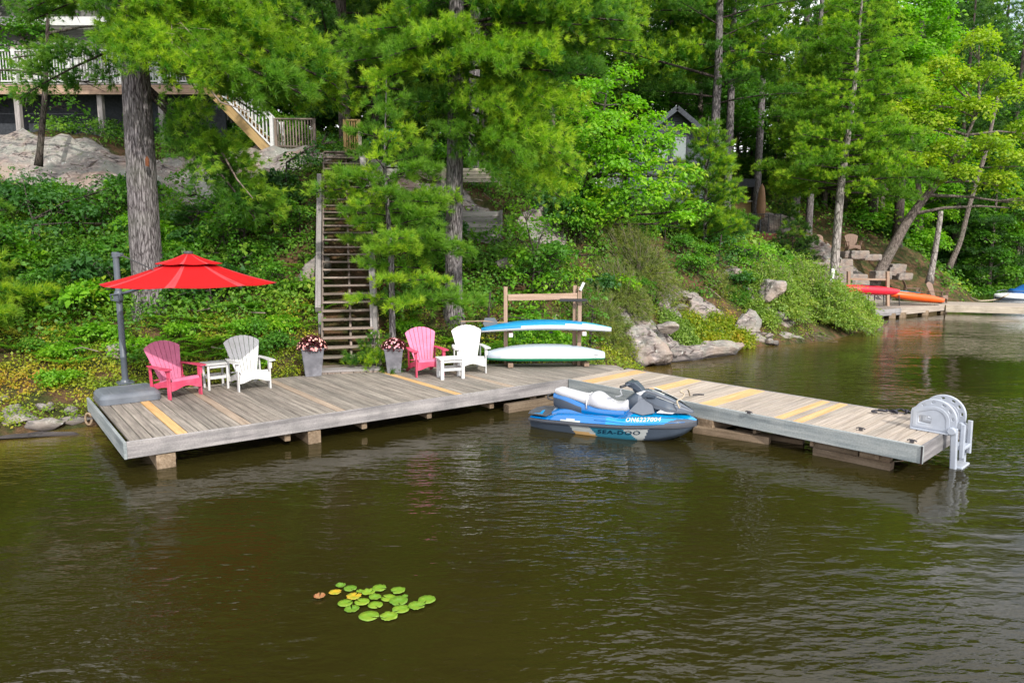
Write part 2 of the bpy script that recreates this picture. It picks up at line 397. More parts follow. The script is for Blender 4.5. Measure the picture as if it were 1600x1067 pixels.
def granite_nodes(nt, b, scale=1.0):
    n1 = tex(nt, 1.2 * scale, detail=8, rough=.68); n2 = tex(nt, 3.4 * scale, detail=7, rough=.7, stretch=(1, 1, 3.2))
    n3 = tex(nt, 7 * scale, detail=5, rough=.6)
    c = ramp(nt, n2.outputs[0], [(.30, (.05, .045, .045)), (.44, (.16, .14, .135)), (.58, (.29, .245, .225)), (.74, (.40, .34, .31))])
    c = mixc(nt, ramp(nt, n1.outputs[0], [(.45, (0, 0, 0)), (.62, (1, 1, 1))]), c, mixc(nt, n3.outputs[0], (.15, .16, .135), (.32, .32, .29)))
    c = mixc(nt, ramp(nt, n3.outputs[0], [(.58, (0, 0, 0)), (.68, (.8, .8, .8))]), c, (.10, .12, .06))
    vo = tex(nt, 1.7 * scale, kind='ShaderNodeTexVoronoi', stretch=(1, 1.3, 2.6)); vo.feature = 'DISTANCE_TO_EDGE'
    ck = ramp(nt, math_(nt, 'ADD', vo.outputs['Distance'], math_(nt, 'MULTIPLY', math_(nt, 'SUBTRACT', n1.outputs[0], .45), .9)), [(.0, (.42, .38, .37)), (.03, (1, 1, 1))])
    lich = tex(nt, 5.5 * scale, detail=6, rough=.75)
    c = mixc(nt, ramp(nt, lich.outputs[0], [(.60, (0, 0, 0)), (.66, (.85, .85, .85))]), c, (.50, .50, .47))
    c = mixc(nt, 1.0, c, ck, 'MULTIPLY')
    pk = tex(nt, .8 * scale, detail=3)
    c = mixc(nt, ramp(nt, pk.outputs[0], [(.5, (0, 0, 0)), (.66, (.4, .4, .4))]), c, (.33, .19, .14))
    return c, mixc(nt, .5, n2.outputs[0], ck), n1.outputs[0]
def mat_granite(name, scale=1.0):
    m, nt, b, out = nmat(name)
    c, h1, h2 = granite_nodes(nt, b, scale)
    # dark wet band just above the waterline
    g = nt.nodes.new('ShaderNodeNewGeometry'); sx = nt.nodes.new('ShaderNodeSeparateXYZ'); nt.links.new(g.outputs['Position'], sx.inputs[0])
    wet = nt.nodes.new('ShaderNodeMapRange'); nt.links.new(sx.outputs[2], wet.inputs[0])
    wet.inputs[1].default_value = .02; wet.inputs[2].default_value = .17; wet.inputs[3].default_value = 1; wet.inputs[4].default_value = 0
    c = mixc(nt, wet.outputs[0], c, (.035, .03, .03))
    nt.links.new(c, b.inputs['Base Color']); b.inputs['Roughness'].default_value = .85; b.inputs['Specular IOR Level'].default_value = .25
    bump(nt, b, h1, .06, 1); return m
M['granite'] = mat_granite('granite')
def mat_ground():
    m, nt, b, out = nmat('forest_floor_and_granite')
    c1, hh, h2 = granite_nodes(nt, b, 1.0)
    n = tex(nt, 2.2, detail=7, rough=.65); n2 = tex(nt, 14, detail=5, rough=.7)
    s = ramp(nt, n.outputs[0], [(.3, (.035, .045, .015)), (.45, (.06, .065, .02)), (.58, (.13, .075, .04)), (.72, (.19, .11, .06))])
    s = mixc(nt, .6, s, ramp(nt, n2.outputs[0], [(.3, (.3, .3, .3)), (.7, (1.3, 1.3, 1.3))]), 'MULTIPLY')
    a = nt.nodes.new('ShaderNodeAttribute'); a.attribute_name = 'rock'
    fr = math_(nt, 'ADD', a.outputs['Fac'], math_(nt, 'MULTIPLY', math_(nt, 'SUBTRACT', n.outputs[0], .5), 1.4))
    fr = ramp(nt, fr, [(.4, (0, 0, 0)), (.55, (1, 1, 1))])
    nt.links.new(mixc(nt, fr, s, c1), b.inputs['Base Color']); b.inputs['Roughness'].default_value = .95
    b.inputs['Specular IOR Level'].default_value = .15
    bump(nt, b, mixc(nt, fr, n2.outputs[0], hh), .08, 1); return m
M['ground'] = mat_ground()
g = mesh_obj('ground', build_ground(), M['ground']); tag(g, 'wooded hillside of leaf litter and granite rising from the lake', kind='structure')

# ------------------------------------------------------------------ water
def build_water():
    xs = np.concatenate([np.arange(-90, -24, 6.0), np.arange(-24, 60, .8), np.arange(60, 200, 10)])
    ys = np.concatenate([np.arange(-60, 2, 6.0), np.arange(2, 60, .8), np.arange(60, 110, 10)])
    X, Y = np.meshgrid(xs, ys); sh = X.shape; x, y = X.ravel(), Y.ravel()
    d = np.clip(1 + H(x, y) / 1.0, 0, 1)
    i = np.arange(sh[0] * sh[1]).reshape(sh)
    F = np.stack([i[:-1, :-1], i[:-1, 1:], i[1:, 1:], i[1:, :-1]], -1).reshape(-1, 4)
    return np_mesh('lake_water', np.stack([x, y, np.zeros(len(x))], 1), F, {'shallow': d})
def mat_water():
    m, nt, b, out = nmat('brown_lake_water')
    a = nt.nodes.new('ShaderNodeAttribute'); a.attribute_name = 'shallow'
    n = tex(nt, .35, detail=4)
    deep = ramp(nt, n.outputs[0], [(.3, (.0155, .0125, .0026)), (.7, (.021, .0178, .0036))])
    sha = ramp(nt, tex(nt, 1.4, detail=5).outputs[0], [(.3, (.06, .045, .008)), (.7, (.13, .085, .022))])
    nt.links.new(mixc(nt, math_(nt, 'POWER', a.outputs['Fac'], 1.6), deep, sha), b.inputs['Base Color'])
    b.inputs['Roughness'].default_value = .035; b.inputs['IOR'].default_value = 1.333
    tc = nt.nodes.new('ShaderNodeTexCoord')
    def wave(scale, st, det, rot=0):
        mp = nt.nodes.new('ShaderNodeMapping'); mp.inputs['Scale'].default_value = st; mp.inputs['Rotation'].default_value = (0, 0, rot)
        nt.links.new(tc.outputs['Object'], mp.inputs[0])
        return tex(nt, scale, vec=mp.outputs[0], detail=det, rough=.45).outputs[0]
    w1 = wave(1.0, (1.0, 2.1, 1), 2, .35); w2 = wave(3.4, (.8, 2.0, 1), 2, .2); w3 = wave(9.5, (.8, 1.8, 1), 2, -.25)
    cal = tex(nt, .22, detail=3).outputs[0]; cal = ramp(nt, cal, [(.38, (.22, .22, .22)), (.62, (1.2, 1.2, 1.2))])
    s = math_(nt, 'ADD', math_(nt, 'MULTIPLY', w1, .022), math_(nt, 'MULTIPLY', math_(nt, 'MULTIPLY', w2, .020), cal))
    s = math_(nt, 'ADD', s, math_(nt, 'MULTIPLY', math_(nt, 'MULTIPLY', w3, .010), cal))
    bump(nt, b, s, 1.0, 1.0)
    return m
w = mesh_obj('lake_water', build_water(), mat_water()); tag(w, 'dark brown green lake water with small ripples', kind='structure')

# ------------------------------------------------------------------ rocks
def rock_mesh(name, d, seed, rough=.25, strata=0.0, sub=4, flat=.0):
    bm = bmesh.new(); bmesh.ops.create_icosphere(bm, subdivisions=sub, radius=1)
    rng = random.Random(seed); o = Vector((rng.uniform(0, 90), rng.uniform(0, 90), rng.uniform(0, 90)))
    pl = [(Vector((rng.gauss(0, 1), rng.gauss(0, 1), rng.gauss(0, .7))).normalized(), rng.uniform(.45, .82)) for _ in range(16)]
    for v in bm.verts:
        p = v.co.copy()
        for nrm, k in pl:
            e = p.dot(nrm) - k
            if e > 0: p -= nrm * e * .97
        q = Vector((p.x * d[0], p.y * d[1], p.z * d[2]))
        f = noise.fractal(q * 1.6 + o, .8, 2.1, 5) * rough
        if strata:
            k = q.z * 7 + noise.noise(q * 1.3 + o) * 1.5; f += (abs(k - round(k)) - .25) * strata
        v.co = q + p.normalized() * f
    me = bpy.data.meshes.new(name); bm.to_mesh(me); bm.free()
    me.polygons.foreach_set('use_smooth', [True] * len(me.polygons))
    try: me.set_sharp_from_angle(angle=math.radians(18))
    except Exception: pass
    me.materials.append(M['granite']); return me
def rock(loc, d, seed, label, rz=0, group=None, rough=.12, strata=0, sub=4, tilt=0):
    o = bpy.data.objects.new('boulder', rock_mesh('boulder', d, seed, rough, strata, sub)); link(o)
    o.location = loc; o.rotation_euler = (tilt, 0, rz); tag(o, label, 'rock', group); return o
# the big slab at the water's edge right of the dock, in two sheets
rock((3.55, 18.1, .28), (1.0, 1.15, .75), 3, 'pale lichen covered granite hump beside the far end of the grey dock', .4, rough=.14, sub=5)
rock((5.35, 19.15, .0), (2.9, .85, .30), 8, 'long low dark streaked granite shelf sloping into the lake', .62, rough=.07, strata=.16, sub=5)
rock(tuple(at(1042, 510, 18.9)), (.42, .3, .2), 11, 'dark angular flat stone perched above the pale granite hump', .3, rough=.08)
rock(tuple(at(1163, 515, 21.3)), (.55, .3, .7), 12, 'dark layered rock standing at the waterline left of the shore bush', .2, rough=.1, strata=.12)
rock(tuple(at(1128, 538, 20.7)), (.42, .34, .22), 13, 'small dark rock at the waterline by the granite shelf', .1, rough=.08)
rock(tuple(at(1182, 534, 21.5)), (.7, .35, .24), 14, 'flat dark rock at the waterline under the shore bush', .3, rough=.08, strata=.08)
rock(tuple(at(1225, 530, 22.0)), (.8, .35, .28), 15, 'low wet rock half hidden beneath the overhanging shore bush', .3, rough=.1)
rock(tuple(at(1203, 456, 22.6)), (.55, .5, .5), 18, 'rounded grey granite knob near the crest of the point', .4, rough=.12, sub=5)
rock(tuple(at(1150, 425, 23.6)), (.55, .4, .2), 19, 'pale granite hump at the top of the point among shrubs', .1, rough=.12)
rock(tuple(at(490, 425, 17.2)), (.55, .4, .5), 20, 'grey boulder beside the left rail of the staircase', .2, rough=.12)
rock(tuple(at(180, 546, 13.6)), (.32, .25, .2), 21, 'grey stone in the ground cover behind the umbrella mast', .2, rough=.06)
rock(tuple(at(20, 655, 11.3)), (.5, .3, .18), 22, 'grey shoreline boulder at the far left edge', .1, rough=.1)
rock(tuple(at(75, 660, 11.15)), (.42, .22, .12), 23, 'flat pinkish shoreline rock left of the dock corner', .1, rough=.07)
rock(tuple(at(118, 657, 11.45)), (.42, .25, .15), 24, 'dark shoreline rock touching the back corner of the dock', .3, rough=.06)
rock(tuple(at(30, 682, 10.7)), (.9, .2, .07), 25, 'low wet rock ledge at the left waterline', .1, rough=.05)
rock(tuple(at(835, 345, 21.0)), (.5, .45, .6), 26, 'tall pale granite block right of the lower timber wall', .3, rough=.14, sub=5)
rock(tuple(at(790, 410, 18.6)), (.3, .25, .22), 27, 'small grey stone on the bank right of the big centre pine', .3, rough=.06)
rock(tuple(at(1002, 512, 18.6)), (.25, .2, .12), 28, 'small reddish stone behind the pale granite hump', .3, rough=.05)

# broken blocks of the outcrop on the slope of the point
_bl = [rock_mesh('boulder', (1, .8, .6), 700 + i, .10, .05, 3) for i in range(5)]
def blocks(cx, cy, Y, wpx, hpx, n, smin, smax, seed, label, group):
    rr = random.Random(seed)
    for i in range(n):
        px, py = cx + rr.uniform(-1, 1) * wpx, cy + rr.uniform(-1, 1) * hpx; p = at(px, py, Y); y = Y - (py - cy) * .022; x = p.x; z = h(x, y) + .05
        o = bpy.data.objects.new('boulder', _bl[i % 5]); link(o); s_ = rr.uniform(smin, smax); o.scale = (s_ * rr.uniform(.8, 1.5), s_, s_ * rr.uniform(.6, 1.1)); o.location = (x, y, z + s_ * .12)
        o.rotation_euler = (rr.uniform(-.3, .3), rr.uniform(-.3, .3), rr.uniform(0, 6.28)); tag(o, label, 'rock', group)
blocks(1065, 452, 21.0, 46, 34, 34, .16, .40, 1, 'broken pink and grey granite block in the outcrop on the point', 'granite blocks of the outcrop on the point')
blocks(1120, 482, 21.0, 14, 8, 6, .14, .28, 2, 'small white granite block between low shrubs on the point', 'small white granite blocks on the point')
blocks(1190, 445, 22.8, 32, 16, 12, .16, .36, 3, 'granite block on the crest of the point beside the knob', 'granite blocks on the crest of the point')
blocks(1170, 525, 21.4, 45, 8, 12, .12, .26, 4, 'dark wet stone along the waterline of the point', 'dark stones along the waterline of the point')
blocks(60, 648, 11.6, 60, 6, 7, .07, .16, 5, 'small stone on the shore left of the dock', 'small shore stones left of the dock')
# ------------------------------------------------------------------ the two docks
DZ = .45
def clip_line(p, d, poly):
    """t-range of the line p + t d inside a convex-ish polygon"""
    ts = []
    for i in range(len(poly)):
        a, b = poly[i], poly[(i + 1) % len(poly)]
        e = (b[0] - a[0], b[1] - a[1]); den = d[0] * e[1] - d[1] * e[0]
        if abs(den) < 1e-9: continue
        t = ((a[0] - p[0]) * e[1] - (a[1] - p[1]) * e[0]) / den
        s = ((a[0] - p[0]) * d[1] - (a[1] - p[1]) * d[0]) / den
        if -1e-6 <= s <= 1 + 1e-6: ts.append(t)
    return (min(ts), max(ts)) if len(ts) >= 2 else None
def plank_deck(root, poly, ang, z, mats, w=.134, gap=.011, th=.036, seed=1, start=0.0):
    """boards at heading ang laid across the polygon; each board an object whose local x is its grain"""
    d = Vector((math.cos(ang), math.sin(ang))); q = Vector((-d.y, d.x)); rng = random.Random(seed)
    S = [Vector(p).dot(q) for p in poly]; s = min(S) + w / 2 + start; k = 0; smax = max(S)
    while s + w / 2 < smax + .01:
        lo = [clip_line(q * (s + e), d, poly) for e in (-w / 2 + .004, w / 2 - .004)]
        if lo[0] and lo[1]:
            a0, a1 = lo[0]; b0, b1 = lo[1]
            j = rng.uniform(-.004, .004)
            c0 = (min(a0, b0) + max(a1, b1)) / 2; mid = d * c0 + q * s
            x = [(a0 - c0 + j, -w / 2), (a1 - c0 + j, -w / 2), (b1 - c0 + j, w / 2), (b0 - c0 + j, w / 2)]
            dz = rng.uniform(-.0025, .0025); mb = MB(); e = .006
            top = [(px + (e if px < 0 else -e), py + (e if py < 0 else -e)) for px, py in x]
            vs = [(px, py, -th) for px, py in x] + [(px, py, -e) for px, py in x] + [(px, py, 0) for px, py in top]
            fs = [(3, 2, 1, 0), (8, 9, 10, 11)] + [(i + o, (i + 1) % 4 + o, (i + 1) % 4 + 4 + o, i + 4 + o) for o in (0, 4) for i in range(4)]
            mb.add(vs, fs)
            mname = mats(k, s - min(S)) if callable(mats) else mats
            o = mb.obj('plank', M[mname], root)
            o.location = (mid.x, mid.y, z + dz); o.rotation_euler = (0, 0, ang + rng.uniform(-.001, .001))
            if 'orange' in mname or 'yellow' in mname: o['label'] = 'newer orange board among the weathered ones'
        s += w + gap; k += 1
# dock along the shore
A = Vector((-5.16, 8.87)); B = Vector((1.12, 13.32)); D1 = [tuple(A), tuple(B), (2.42, 14.5), (2.30, 14.92), (1.2, 15.25), (-.5, 15.1), (-2.9, 14.3), (-4.4, 13.6), (-7.34, 11.62)]
dock = thing('shore_dock', 'long weathered grey wooden dock holding the chairs, umbrella and planters', 'dock')
front = (B - A).normalized(); nrm = Vector((front.y, -front.x))
def d1mats(k, s): return d1sel.get(k, 'deck_grey')
# boards counted from the left edge
d1sel = {}
plank_ang = math.atan2(2.75, -2.18)
NB = int(((A - Vector((2.42, 14.5))).length) / .145) + 3
# plank index grows along +q; q = (-sin, cos) of heading 129.5 -> points left, so index 0 is at the right end
def _d1(k, s):
    x = dock_span - s
    for c, mm in ((.72, 'deck_orange'), (1.62, 'deck_tan'), (2.95, 'deck_tan'), (5.25, 'deck_orange'), (6.3, 'deck_tan')):
        if abs(x - c) < .0725: return mm
    return 'deck_grey'
_q = Vector((-math.sin(plank_ang), math.cos(plank_ang)))
_S = [Vector(p).dot(_q) for p in D1]; dock_span = max(_S) - min(_S)
inset = [(p[0], p[1]) for p in D1]
plank_deck(dock, inset, plank_ang, DZ, _d1, seed=4)
A3 = Vector((*A, 0)); B3 = Vector((*B, 0)); n3 = Vector((nrm.x, nrm.y, 0)); f3 = Vector((front.x, front.y, 0))
def board(root, name, a, b, w, t, mat, label=None, up=(0, 0, 1), ch=.006):
    """a board object with its own origin and local x along its length; w = height along up, t = thickness"""
    a, b = Vector(a), Vector(b); d = b - a; L = d.length; mb = MB()
    mb.bar((-L / 2, 0, 0), (L / 2, 0, 0), t, w, (0, 0, 1), ch)
    o = mb.obj(name, M[mat] if isinstance(mat, str) else mat, root)
    x = d.normalized(); u = Vector(up); y = u.cross(x).normalized(); z = x.cross(y)
    R = Matrix((x, y, z)).transposed()
    if root is not None and (root.location.length > 1e-6 or abs(root.rotation_euler.z) > 1e-6):
        base = Matrix.Translation(root.location) @ root.rotation_euler.to_matrix().to_4x4()
        W = Matrix.Translation((a + b) / 2) @ R.to_4x4(); Lm = base.inverted() @ W
        o.location = Lm.to_translation(); o.rotation_euler = Lm.to_euler()
    else:
        o.location = (a + b) / 2; o.rotation_euler = R.to_euler()
    if label: o['label'] = label
    return o
F1 = .235
zc = DZ + .004 - F1 / 2
board(dock, 'fascia_board', A3 + n3 * .022 + Vector((0, 0, zc)), B3 + n3 * .022 + f3 * .02 + Vector((0, 0, zc)), F1, .04, 'fascia_grey')
L0 = Vector((-7.34, 11.62, 0)); le = (L0 - A3).normalized(); ln = Vector((le.y, -le.x, 0)) * -1
board(dock, 'fascia_board', A3 - f3 * .022 + n3 * .04 + Vector((0, 0, zc)), L0 - f3 * .022 + Vector((0, 0, zc)), F1, .04, 'fascia_blue', 'greenish weathered end board')
# joists and cribs beneath
for t in (.55, 2.15, 3.4, 4.6, 5.9, 7.2):
    p = A3 + f3 * t; inw = -n3
    board(dock, 'joist', p + inw * .05 + Vector((0, 0, .15)), p + inw * 2.6 + Vector((0, 0, .15)), .12, .09, 'timber_brown')
for t, w_ in ((.46, .24), (2.55, .2)):
    p = A3 + f3 * t
    board(dock, 'support_timber', p + n3 * .01 + Vector((0, 0, .09)), p - n3 * 2.4 + Vector((0, 0, .09)), .23, w_, 'timber_brown')
board(dock, 'support_timber', A3 + f3 * 6.15 + n3 * .06 + Vector((0, 0, .05)), A3 + f3 * 7.75 + n3 * .06 + Vector((0, 0, .05)), .20, .16, 'timber_brown')
board(dock, 'support_timber', A3 + f3 * 6.9 + n3 * -.1 + Vector((0, 0, .19)), A3 + f3 * 7.0 - n3 * 1.2 + Vector((0, 0, .19)), .14, .14, 'timber_brown')

# pier running out to the right
P0 = Vector((1.14, 13.27)); P1 = Vector((5.34, 8.66)); P2 = Vector((6.62, 9.86)); P3 = Vector((2.44, 14.46))
pier = thing('pier', 'paler tan wooden pier with bands of yellow boards running out from the grey dock', 'dock')
pd = (P1 - P0).normalized(); pn = Vector((pd.y, -pd.x)) ; pang = math.atan2((P2 - P1).y, (P2 - P1).x)
_q2 = Vector((-math.sin(pang), math.cos(pang))); _S2 = [p.dot(_q2) for p in (P0, P1, P2, P3)]; span2 = max(_S2) - min(_S2)
def _p2(k, s):
    x = span2 - s
    for c in (.42, .57, 1.72, 1.87, 2.95, 3.1, 4.28, 4.57):
        if abs(x - c) < .0725: return 'pier_yellow'
    return 'pier_tan'
plank_deck(pier, [tuple(P0), tuple(P1), tuple(P2), tuple(P3)], pang, DZ + .012, _p2, seed=9)
q3 = Vector((pn.x, pn.y, 0)); d3 = Vector((pd.x, pd.y, 0)); z2 = DZ + .014 - .12
side = q3 if q3.dot(Vector((P0.x - P3.x, P0.y - P3.y, 0))) > 0 else -q3
P03, P13, P23, P33 = [Vector((*p, 0)) for p in (P0, P1, P2, P3)]
board(pier, 'fascia_board', P03 + side * .022 + d3 * .01 + Vector((0, 0, z2)), P13 + side * .022 + d3 * .045 + Vector((0, 0, z2)), .24, .04, 'fascia_blue')
board(pier, 'fascia_board', P13 + d3 * .022 + Vector((0, 0, z2)), P23 + d3 * .022 + Vector((0, 0, z2)), .24, .04, 'fascia_grey', 'pale end board of the pier')
board(pier, 'fascia_board', P33 - side * .022 + Vector((0, 0, z2)), P23 - side * .022 + Vector((0, 0, z2)), .24, .04, 'fascia_grey')
board(pier, 'corner_trim', P13 + side * .046 + d3 * .03 + Vector((0, 0, z2 - .118)), P13 + side * .046 + d3 * .03 + Vector((0, 0, z2 + .118)), .05, .008, 'dark_metal', up=(0, 1, 0))
for t in (.3, 1.2, 2.1, 3.0, 3.9, 4.8, 5.7):
    p = P03 + d3 * t
    board(pier, 'joist', p - side * .05 + Vector((0, 0, .2)), p - side * 1.7 + Vector((0, 0, .2)), .13, .05, 'timber_brown')
# crib timbers
def crib(name, a, b, z, h_, w_, mat='timber_brown'):
    board(pier, name, Vector((a[0], a[1], z)), Vector((b[0], b[1], z)), h_, w_, mat)
c0, c1 = on(1268, 697, .1), on(1392, 722, .1)
crib('crib_timber', c0, c0.lerp(c1, .62), .17, .13, .12); crib('crib_timber', c0.lerp(c1, .64), c1, .155, .12, .12)
crib('crib_timber', c0 + (c1 - c0) * .05, c1 + (c1 - c0) * .02, .03, .15, .16)
cc = c0.lerp(c1, .93); crib('crib_timber', cc, cc - side * 1.5, .2, .11, .2, 'deck_tan')
e0, e1 = on(1085, 672, .03), on(1203, 690, .03); crib('floating_timber', e0, e1, .05, .12, .14)
e2 = on(1100, 667, .1); crib('crib_timber', e2, e2 - side * 1.3, .13, .2, .3)
crib('crib_timber', on(1150, 668, .1) , on(1240, 690, .1) - side * .35, .0, .14, .14)
# ------------------------------------------------------------------ armchairs on the dock
def slat_mesh(poly, th, M4):
    mb = MB(); mb.prism(poly, -th / 2, th / 2, M4); return mb
def make_chair(label, main, pale, group=None, flower=False):
    t = thing('adirondack_chair', label, 'chair', group=group)
    m, pm = M[main], M[pale]
    th = math.atan2(.74, .30)            # backrest lean from the horizontal
    o = Vector((0, .15, .25)); u = Vector((0, math.cos(th), math.sin(th))); n = Vector((0, -math.sin(th), math.cos(th)))
    for i in range(7):
        k = i - 3; b0, b1 = (k - .5) * .057, (k + .5) * .057; t0, t1 = (k - .5) * .1, (k + .5) * .1
        top = lambda x: .80 - .13 * (abs(x) / .35) ** 2.2
        g = .004
        pl = [(b0 + g, 0), (b1 - g, 0), (t1 - g, top(t1)), ((t0 + t1) / 2, top((t0 + t1) / 2) + .004), (t0 + g, top(t0))]
        W = Matrix(((1, 0, 0, o.x), (0, u.y, n.y, o.y), (0, u.z, n.z, o.z), (0, 0, 0, 1)))
        mb = MB(); mb.prism(pl, -.01, .01, W); mb.obj('back_slat', pm if pale != main else m, t, bevel=.003)
    ys = [(-.345, .315), (-.335, .365), (-.255, .362), (-.165, .338), (-.075, .312), (.015, .287), (.105, .262)]
    for i in range(6):
        a, b = ys[i], ys[i + 1]; c = Vector((0, (a[0] + b[0]) / 2, (a[1] + b[1]) / 2)); d = Vector((0, b[0] - a[0], b[1] - a[1]))
        mb = MB(); mb.bar(c - Vector((.262, 0, 0)), c + Vector((.262, 0, 0)), d.length - .008, .02, up=Vector((1, 0, 0)).cross(d), ch=.004)
        mb.obj('seat_slat', pm, t)
    for s in (-1, 1):
        mb = MB(); mb.bar((s * .30, -.30, 0), (s * .30, -.30, .545), .026, .095, up=(0, 1, 0), ch=.004)
        mb.obj('leg', m, t)
        mb = MB(); P = [(-.29, .22), (-.29, .34), (.1, .265), (.34, .2), (.60, .04), (.60, 0), (.50, 0), (.3, .09), (0, .18)]
        W = Matrix(((0, 0, 1, s * .272), (1, 0, 0, 0), (0, 1, 0, 0), (0, 0, 0, 1)))
        mb.prism(P, -.012, .012, W); mb.obj('stringer', m, t, bevel=.003)
        mb = MB(); P = [(-.39, s * .27), (-.41, s * .33), (-.39, s * .40), (-.2, s * .41), (.1, s * .385), (.36, s * .34), (.36, s * .26), (0, s * .285)]
        P = [(y, x) for x, y in P]
        if s < 0: P = P[::-1]
        mb.prism(P, .547, .569); mb.obj('armrest', m, t, bevel=.004)
        mb = MB(); mb.bar((s * .30, .29, .12), (s * .30, .31, .546), .026, .07, up=(0, 1, 0), ch=.004); mb.obj('arm_post', m, t)
        mb = MB(); mb.prism([(-.06, .40), (-.06, .545), (.05, .545)], -.012, .012, Matrix(((0, 0, 1, s * .327), (1, 0, 0, -.28), (0, 1, 0, 0), (0, 0, 0, 1)))); mb.obj('arm_bracket', m, t)
    mb = MB(); arc = [(x, .20 + .035 * math.cos(x / .285 * math.pi)) for x in np.linspace(-.285, .285, 9)]
    mb.prism([(.285, .325), (-.285, .325)] + [(x, z - .01) for x, z in arc], -.012, .012, Matrix(((1, 0, 0, 0), (0, 0, 1, -.355), (0, 1, 0, 0), (0, 0, 0, 1))))
    mb.obj('apron', m, t)
    for z, yy in ((.30, .20), (.62, .325)):
        mb = MB(); mb.bar((-.29, yy, z), (.29, yy, z), .05, .02, ch=.003); mb.obj('back_rail', m, t)
    return t
FZ = DZ + .003
def seat_at(o, px, py, rz, z=FZ, back=.30):
    p = on(px, py, z); r = math.radians(rz); b = Vector((-math.sin(r), math.cos(r), 0)) * back
    o.location = p + b * .95; o.rotation_euler = (0, 0, r); o.scale = (.94,) * 3
G = 'slatted armchairs on the grey dock'
c1 = make_chair('pink slatted armchair beside the umbrella base, facing the lake', 'pink', 'pink_pale', G); seat_at(c1, 290, 620, 56)
c2 = make_chair('white slatted armchair between the small square side table and the left planter', 'white', 'white', G); seat_at(c2, 398, 609, 38)
T1, T2 = [(c, kids(c)) for c in kids(c1)], [(c, kids(c)) for c in kids(c2)]
c3 = dup(c1, (0, 0, 0), 0, 'pink slatted armchair between the right planter and the white chair', G, tree=T1); seat_at(c3, 672, 588, 24)
c4 = dup(c2, (0, 0, 0), 0, 'white slatted armchair next to the stacked kayaks, behind a low white table', G, tree=T2); seat_at(c4, 738, 583.5, 14)

def table(label, px, py, rz, wx, wy, hh, leg=.045):
    t = thing('side_table', label, 'table', on(px, py, FZ), math.radians(rz), 'white side tables on the dock'); m = M['white']
    for i in range(4):
        mb = MB(); y = (i - 1.5) * wy / 4; mb.bar((-wx / 2, y, hh), (wx / 2, y, hh), wy / 4 - .006, .022, ch=.004); mb.obj('top_slat', m, t)
    for sx in (-1, 1):
        for sy in (-1, 1):
            mb = MB(); mb.bar((sx * (wx / 2 - .05), sy * (wy / 2 - .05), 0), (sx * (wx / 2 - .05), sy * (wy / 2 - .05), hh - .012), leg, leg, up=(1, 0, 0)); mb.obj('leg', m, t)
        mb = MB(); mb.bar((sx * (wx / 2 - .05), -wy / 2 + .075, hh * .48), (sx * (wx / 2 - .05), wy / 2 - .075, hh * .48), .02, .055, ch=.003); mb.obj('stretcher', m, t)
    for sy in (-1, 1):
        mb = MB(); mb.bar((-wx / 2 + .075, sy * (wy / 2 - .05), hh * .48), (wx / 2 - .075, sy * (wy / 2 - .05), hh * .48), .02, .055, ch=.003); mb.obj('stretcher', m, t)
        mb = MB(); mb.bar((-wx / 2 + .075, sy * (wy / 2 - .045), hh - .045), (wx / 2 - .075, sy * (wy / 2 - .045), hh - .045), .018, .05, ch=.003); mb.obj('apron', m, t)
    return t
table('small white square side table between the pink and white chairs near the umbrella', 338, 606, 38, .43, .43, .47, .038)
table('low white side table in front of the white chair by the kayaks', 704, 590, 20, .52, .42, .40, .065)

# ------------------------------------------------------------------ cantilever umbrella
def mat_fabric(name, col, rough=.8):
    m, nt, b, out = nmat(name)
    n = tex(nt, 5, detail=4, stretch=(1, 1, 1)); w_ = tex(nt, 160, detail=2)
    c = mixc(nt, 1, col, ramp(nt, n.outputs[0], [(.3, (.88,) * 3), (.7, (1.08,) * 3)]), 'MULTIPLY')
    nt.links.new(c, b.inputs['Base Color']); b.inputs['Roughness'].default_value = rough
    b.inputs['Specular IOR Level'].default_value = .25
    tr = nt.nodes.new('ShaderNodeBsdfTranslucent'); nt.links.new(c, tr.inputs[0])
    mx = nt.nodes.new('ShaderNodeMixShader'); mx.inputs[0].default_value = .25
    nt.links.new(b.outputs[0], mx.inputs[1]); nt.links.new(tr.outputs[0], mx.inputs[2]); nt.links.new(mx.outputs[0], out.inputs[0])
    bump(nt, b, w_.outputs[0], .001, .4); return m
M['red_fabric'] = mat_fabric('red_umbrella_fabric', (.52, .006, .008)); M['red_seam'] = mat_fabric('sun_faded_red_seam', (.56, .06, .07))
um = thing('cantilever_umbrella', 'open red cantilever umbrella on a grey mast at the left end of the dock', 'umbrella', on(197, 613, DZ))
U0 = um.location.copy()
def loc(v): return Vector(v) - U0
# base slab (rounded square)
ba = math.radians(38)
def rrect(w_, h_, r, n=5):
    pts = []
    for cx, cy, a in ((w_ / 2 - r, h_ / 2 - r, 0), (-w_ / 2 + r, h_ / 2 - r, 90), (-w_ / 2 + r, -h_ / 2 + r, 180), (w_ / 2 - r, -h_ / 2 + r, 270)):
        for k in range(n): t = math.radians(a + 90 * k / (n - 1)); pts.append((cx + r * math.cos(t), cy + r * math.sin(t)))
    return pts
mb = MB(); rings = []
for e, z in ((.0, .0), (.0, .10), (.03, .145), (.07, .165)): rings.append([(x, y, z) for x, y in rrect(.92 - 2 * e, .92 - 2 * e, .12 - e * .4)])
vs = [p for r in rings for p in r]; n_ = len(rings[0])
mb.add(vs, [(i * n_ + k, i * n_ + (k + 1) % n_, (i + 1) * n_ + (k + 1) % n_, (i + 1) * n_ + k) for i in range(3) for k in range(n_)] + [tuple(range(n_ - 1, -1, -1)), tuple(range(3 * n_, 4 * n_))])
for k in (-.27, -.09, .09, .27): mb.box((k, 0, .168), (.03, .62, .008))
o = mb.obj('base_slab', M['slab_grey'], um, bevel=.006)
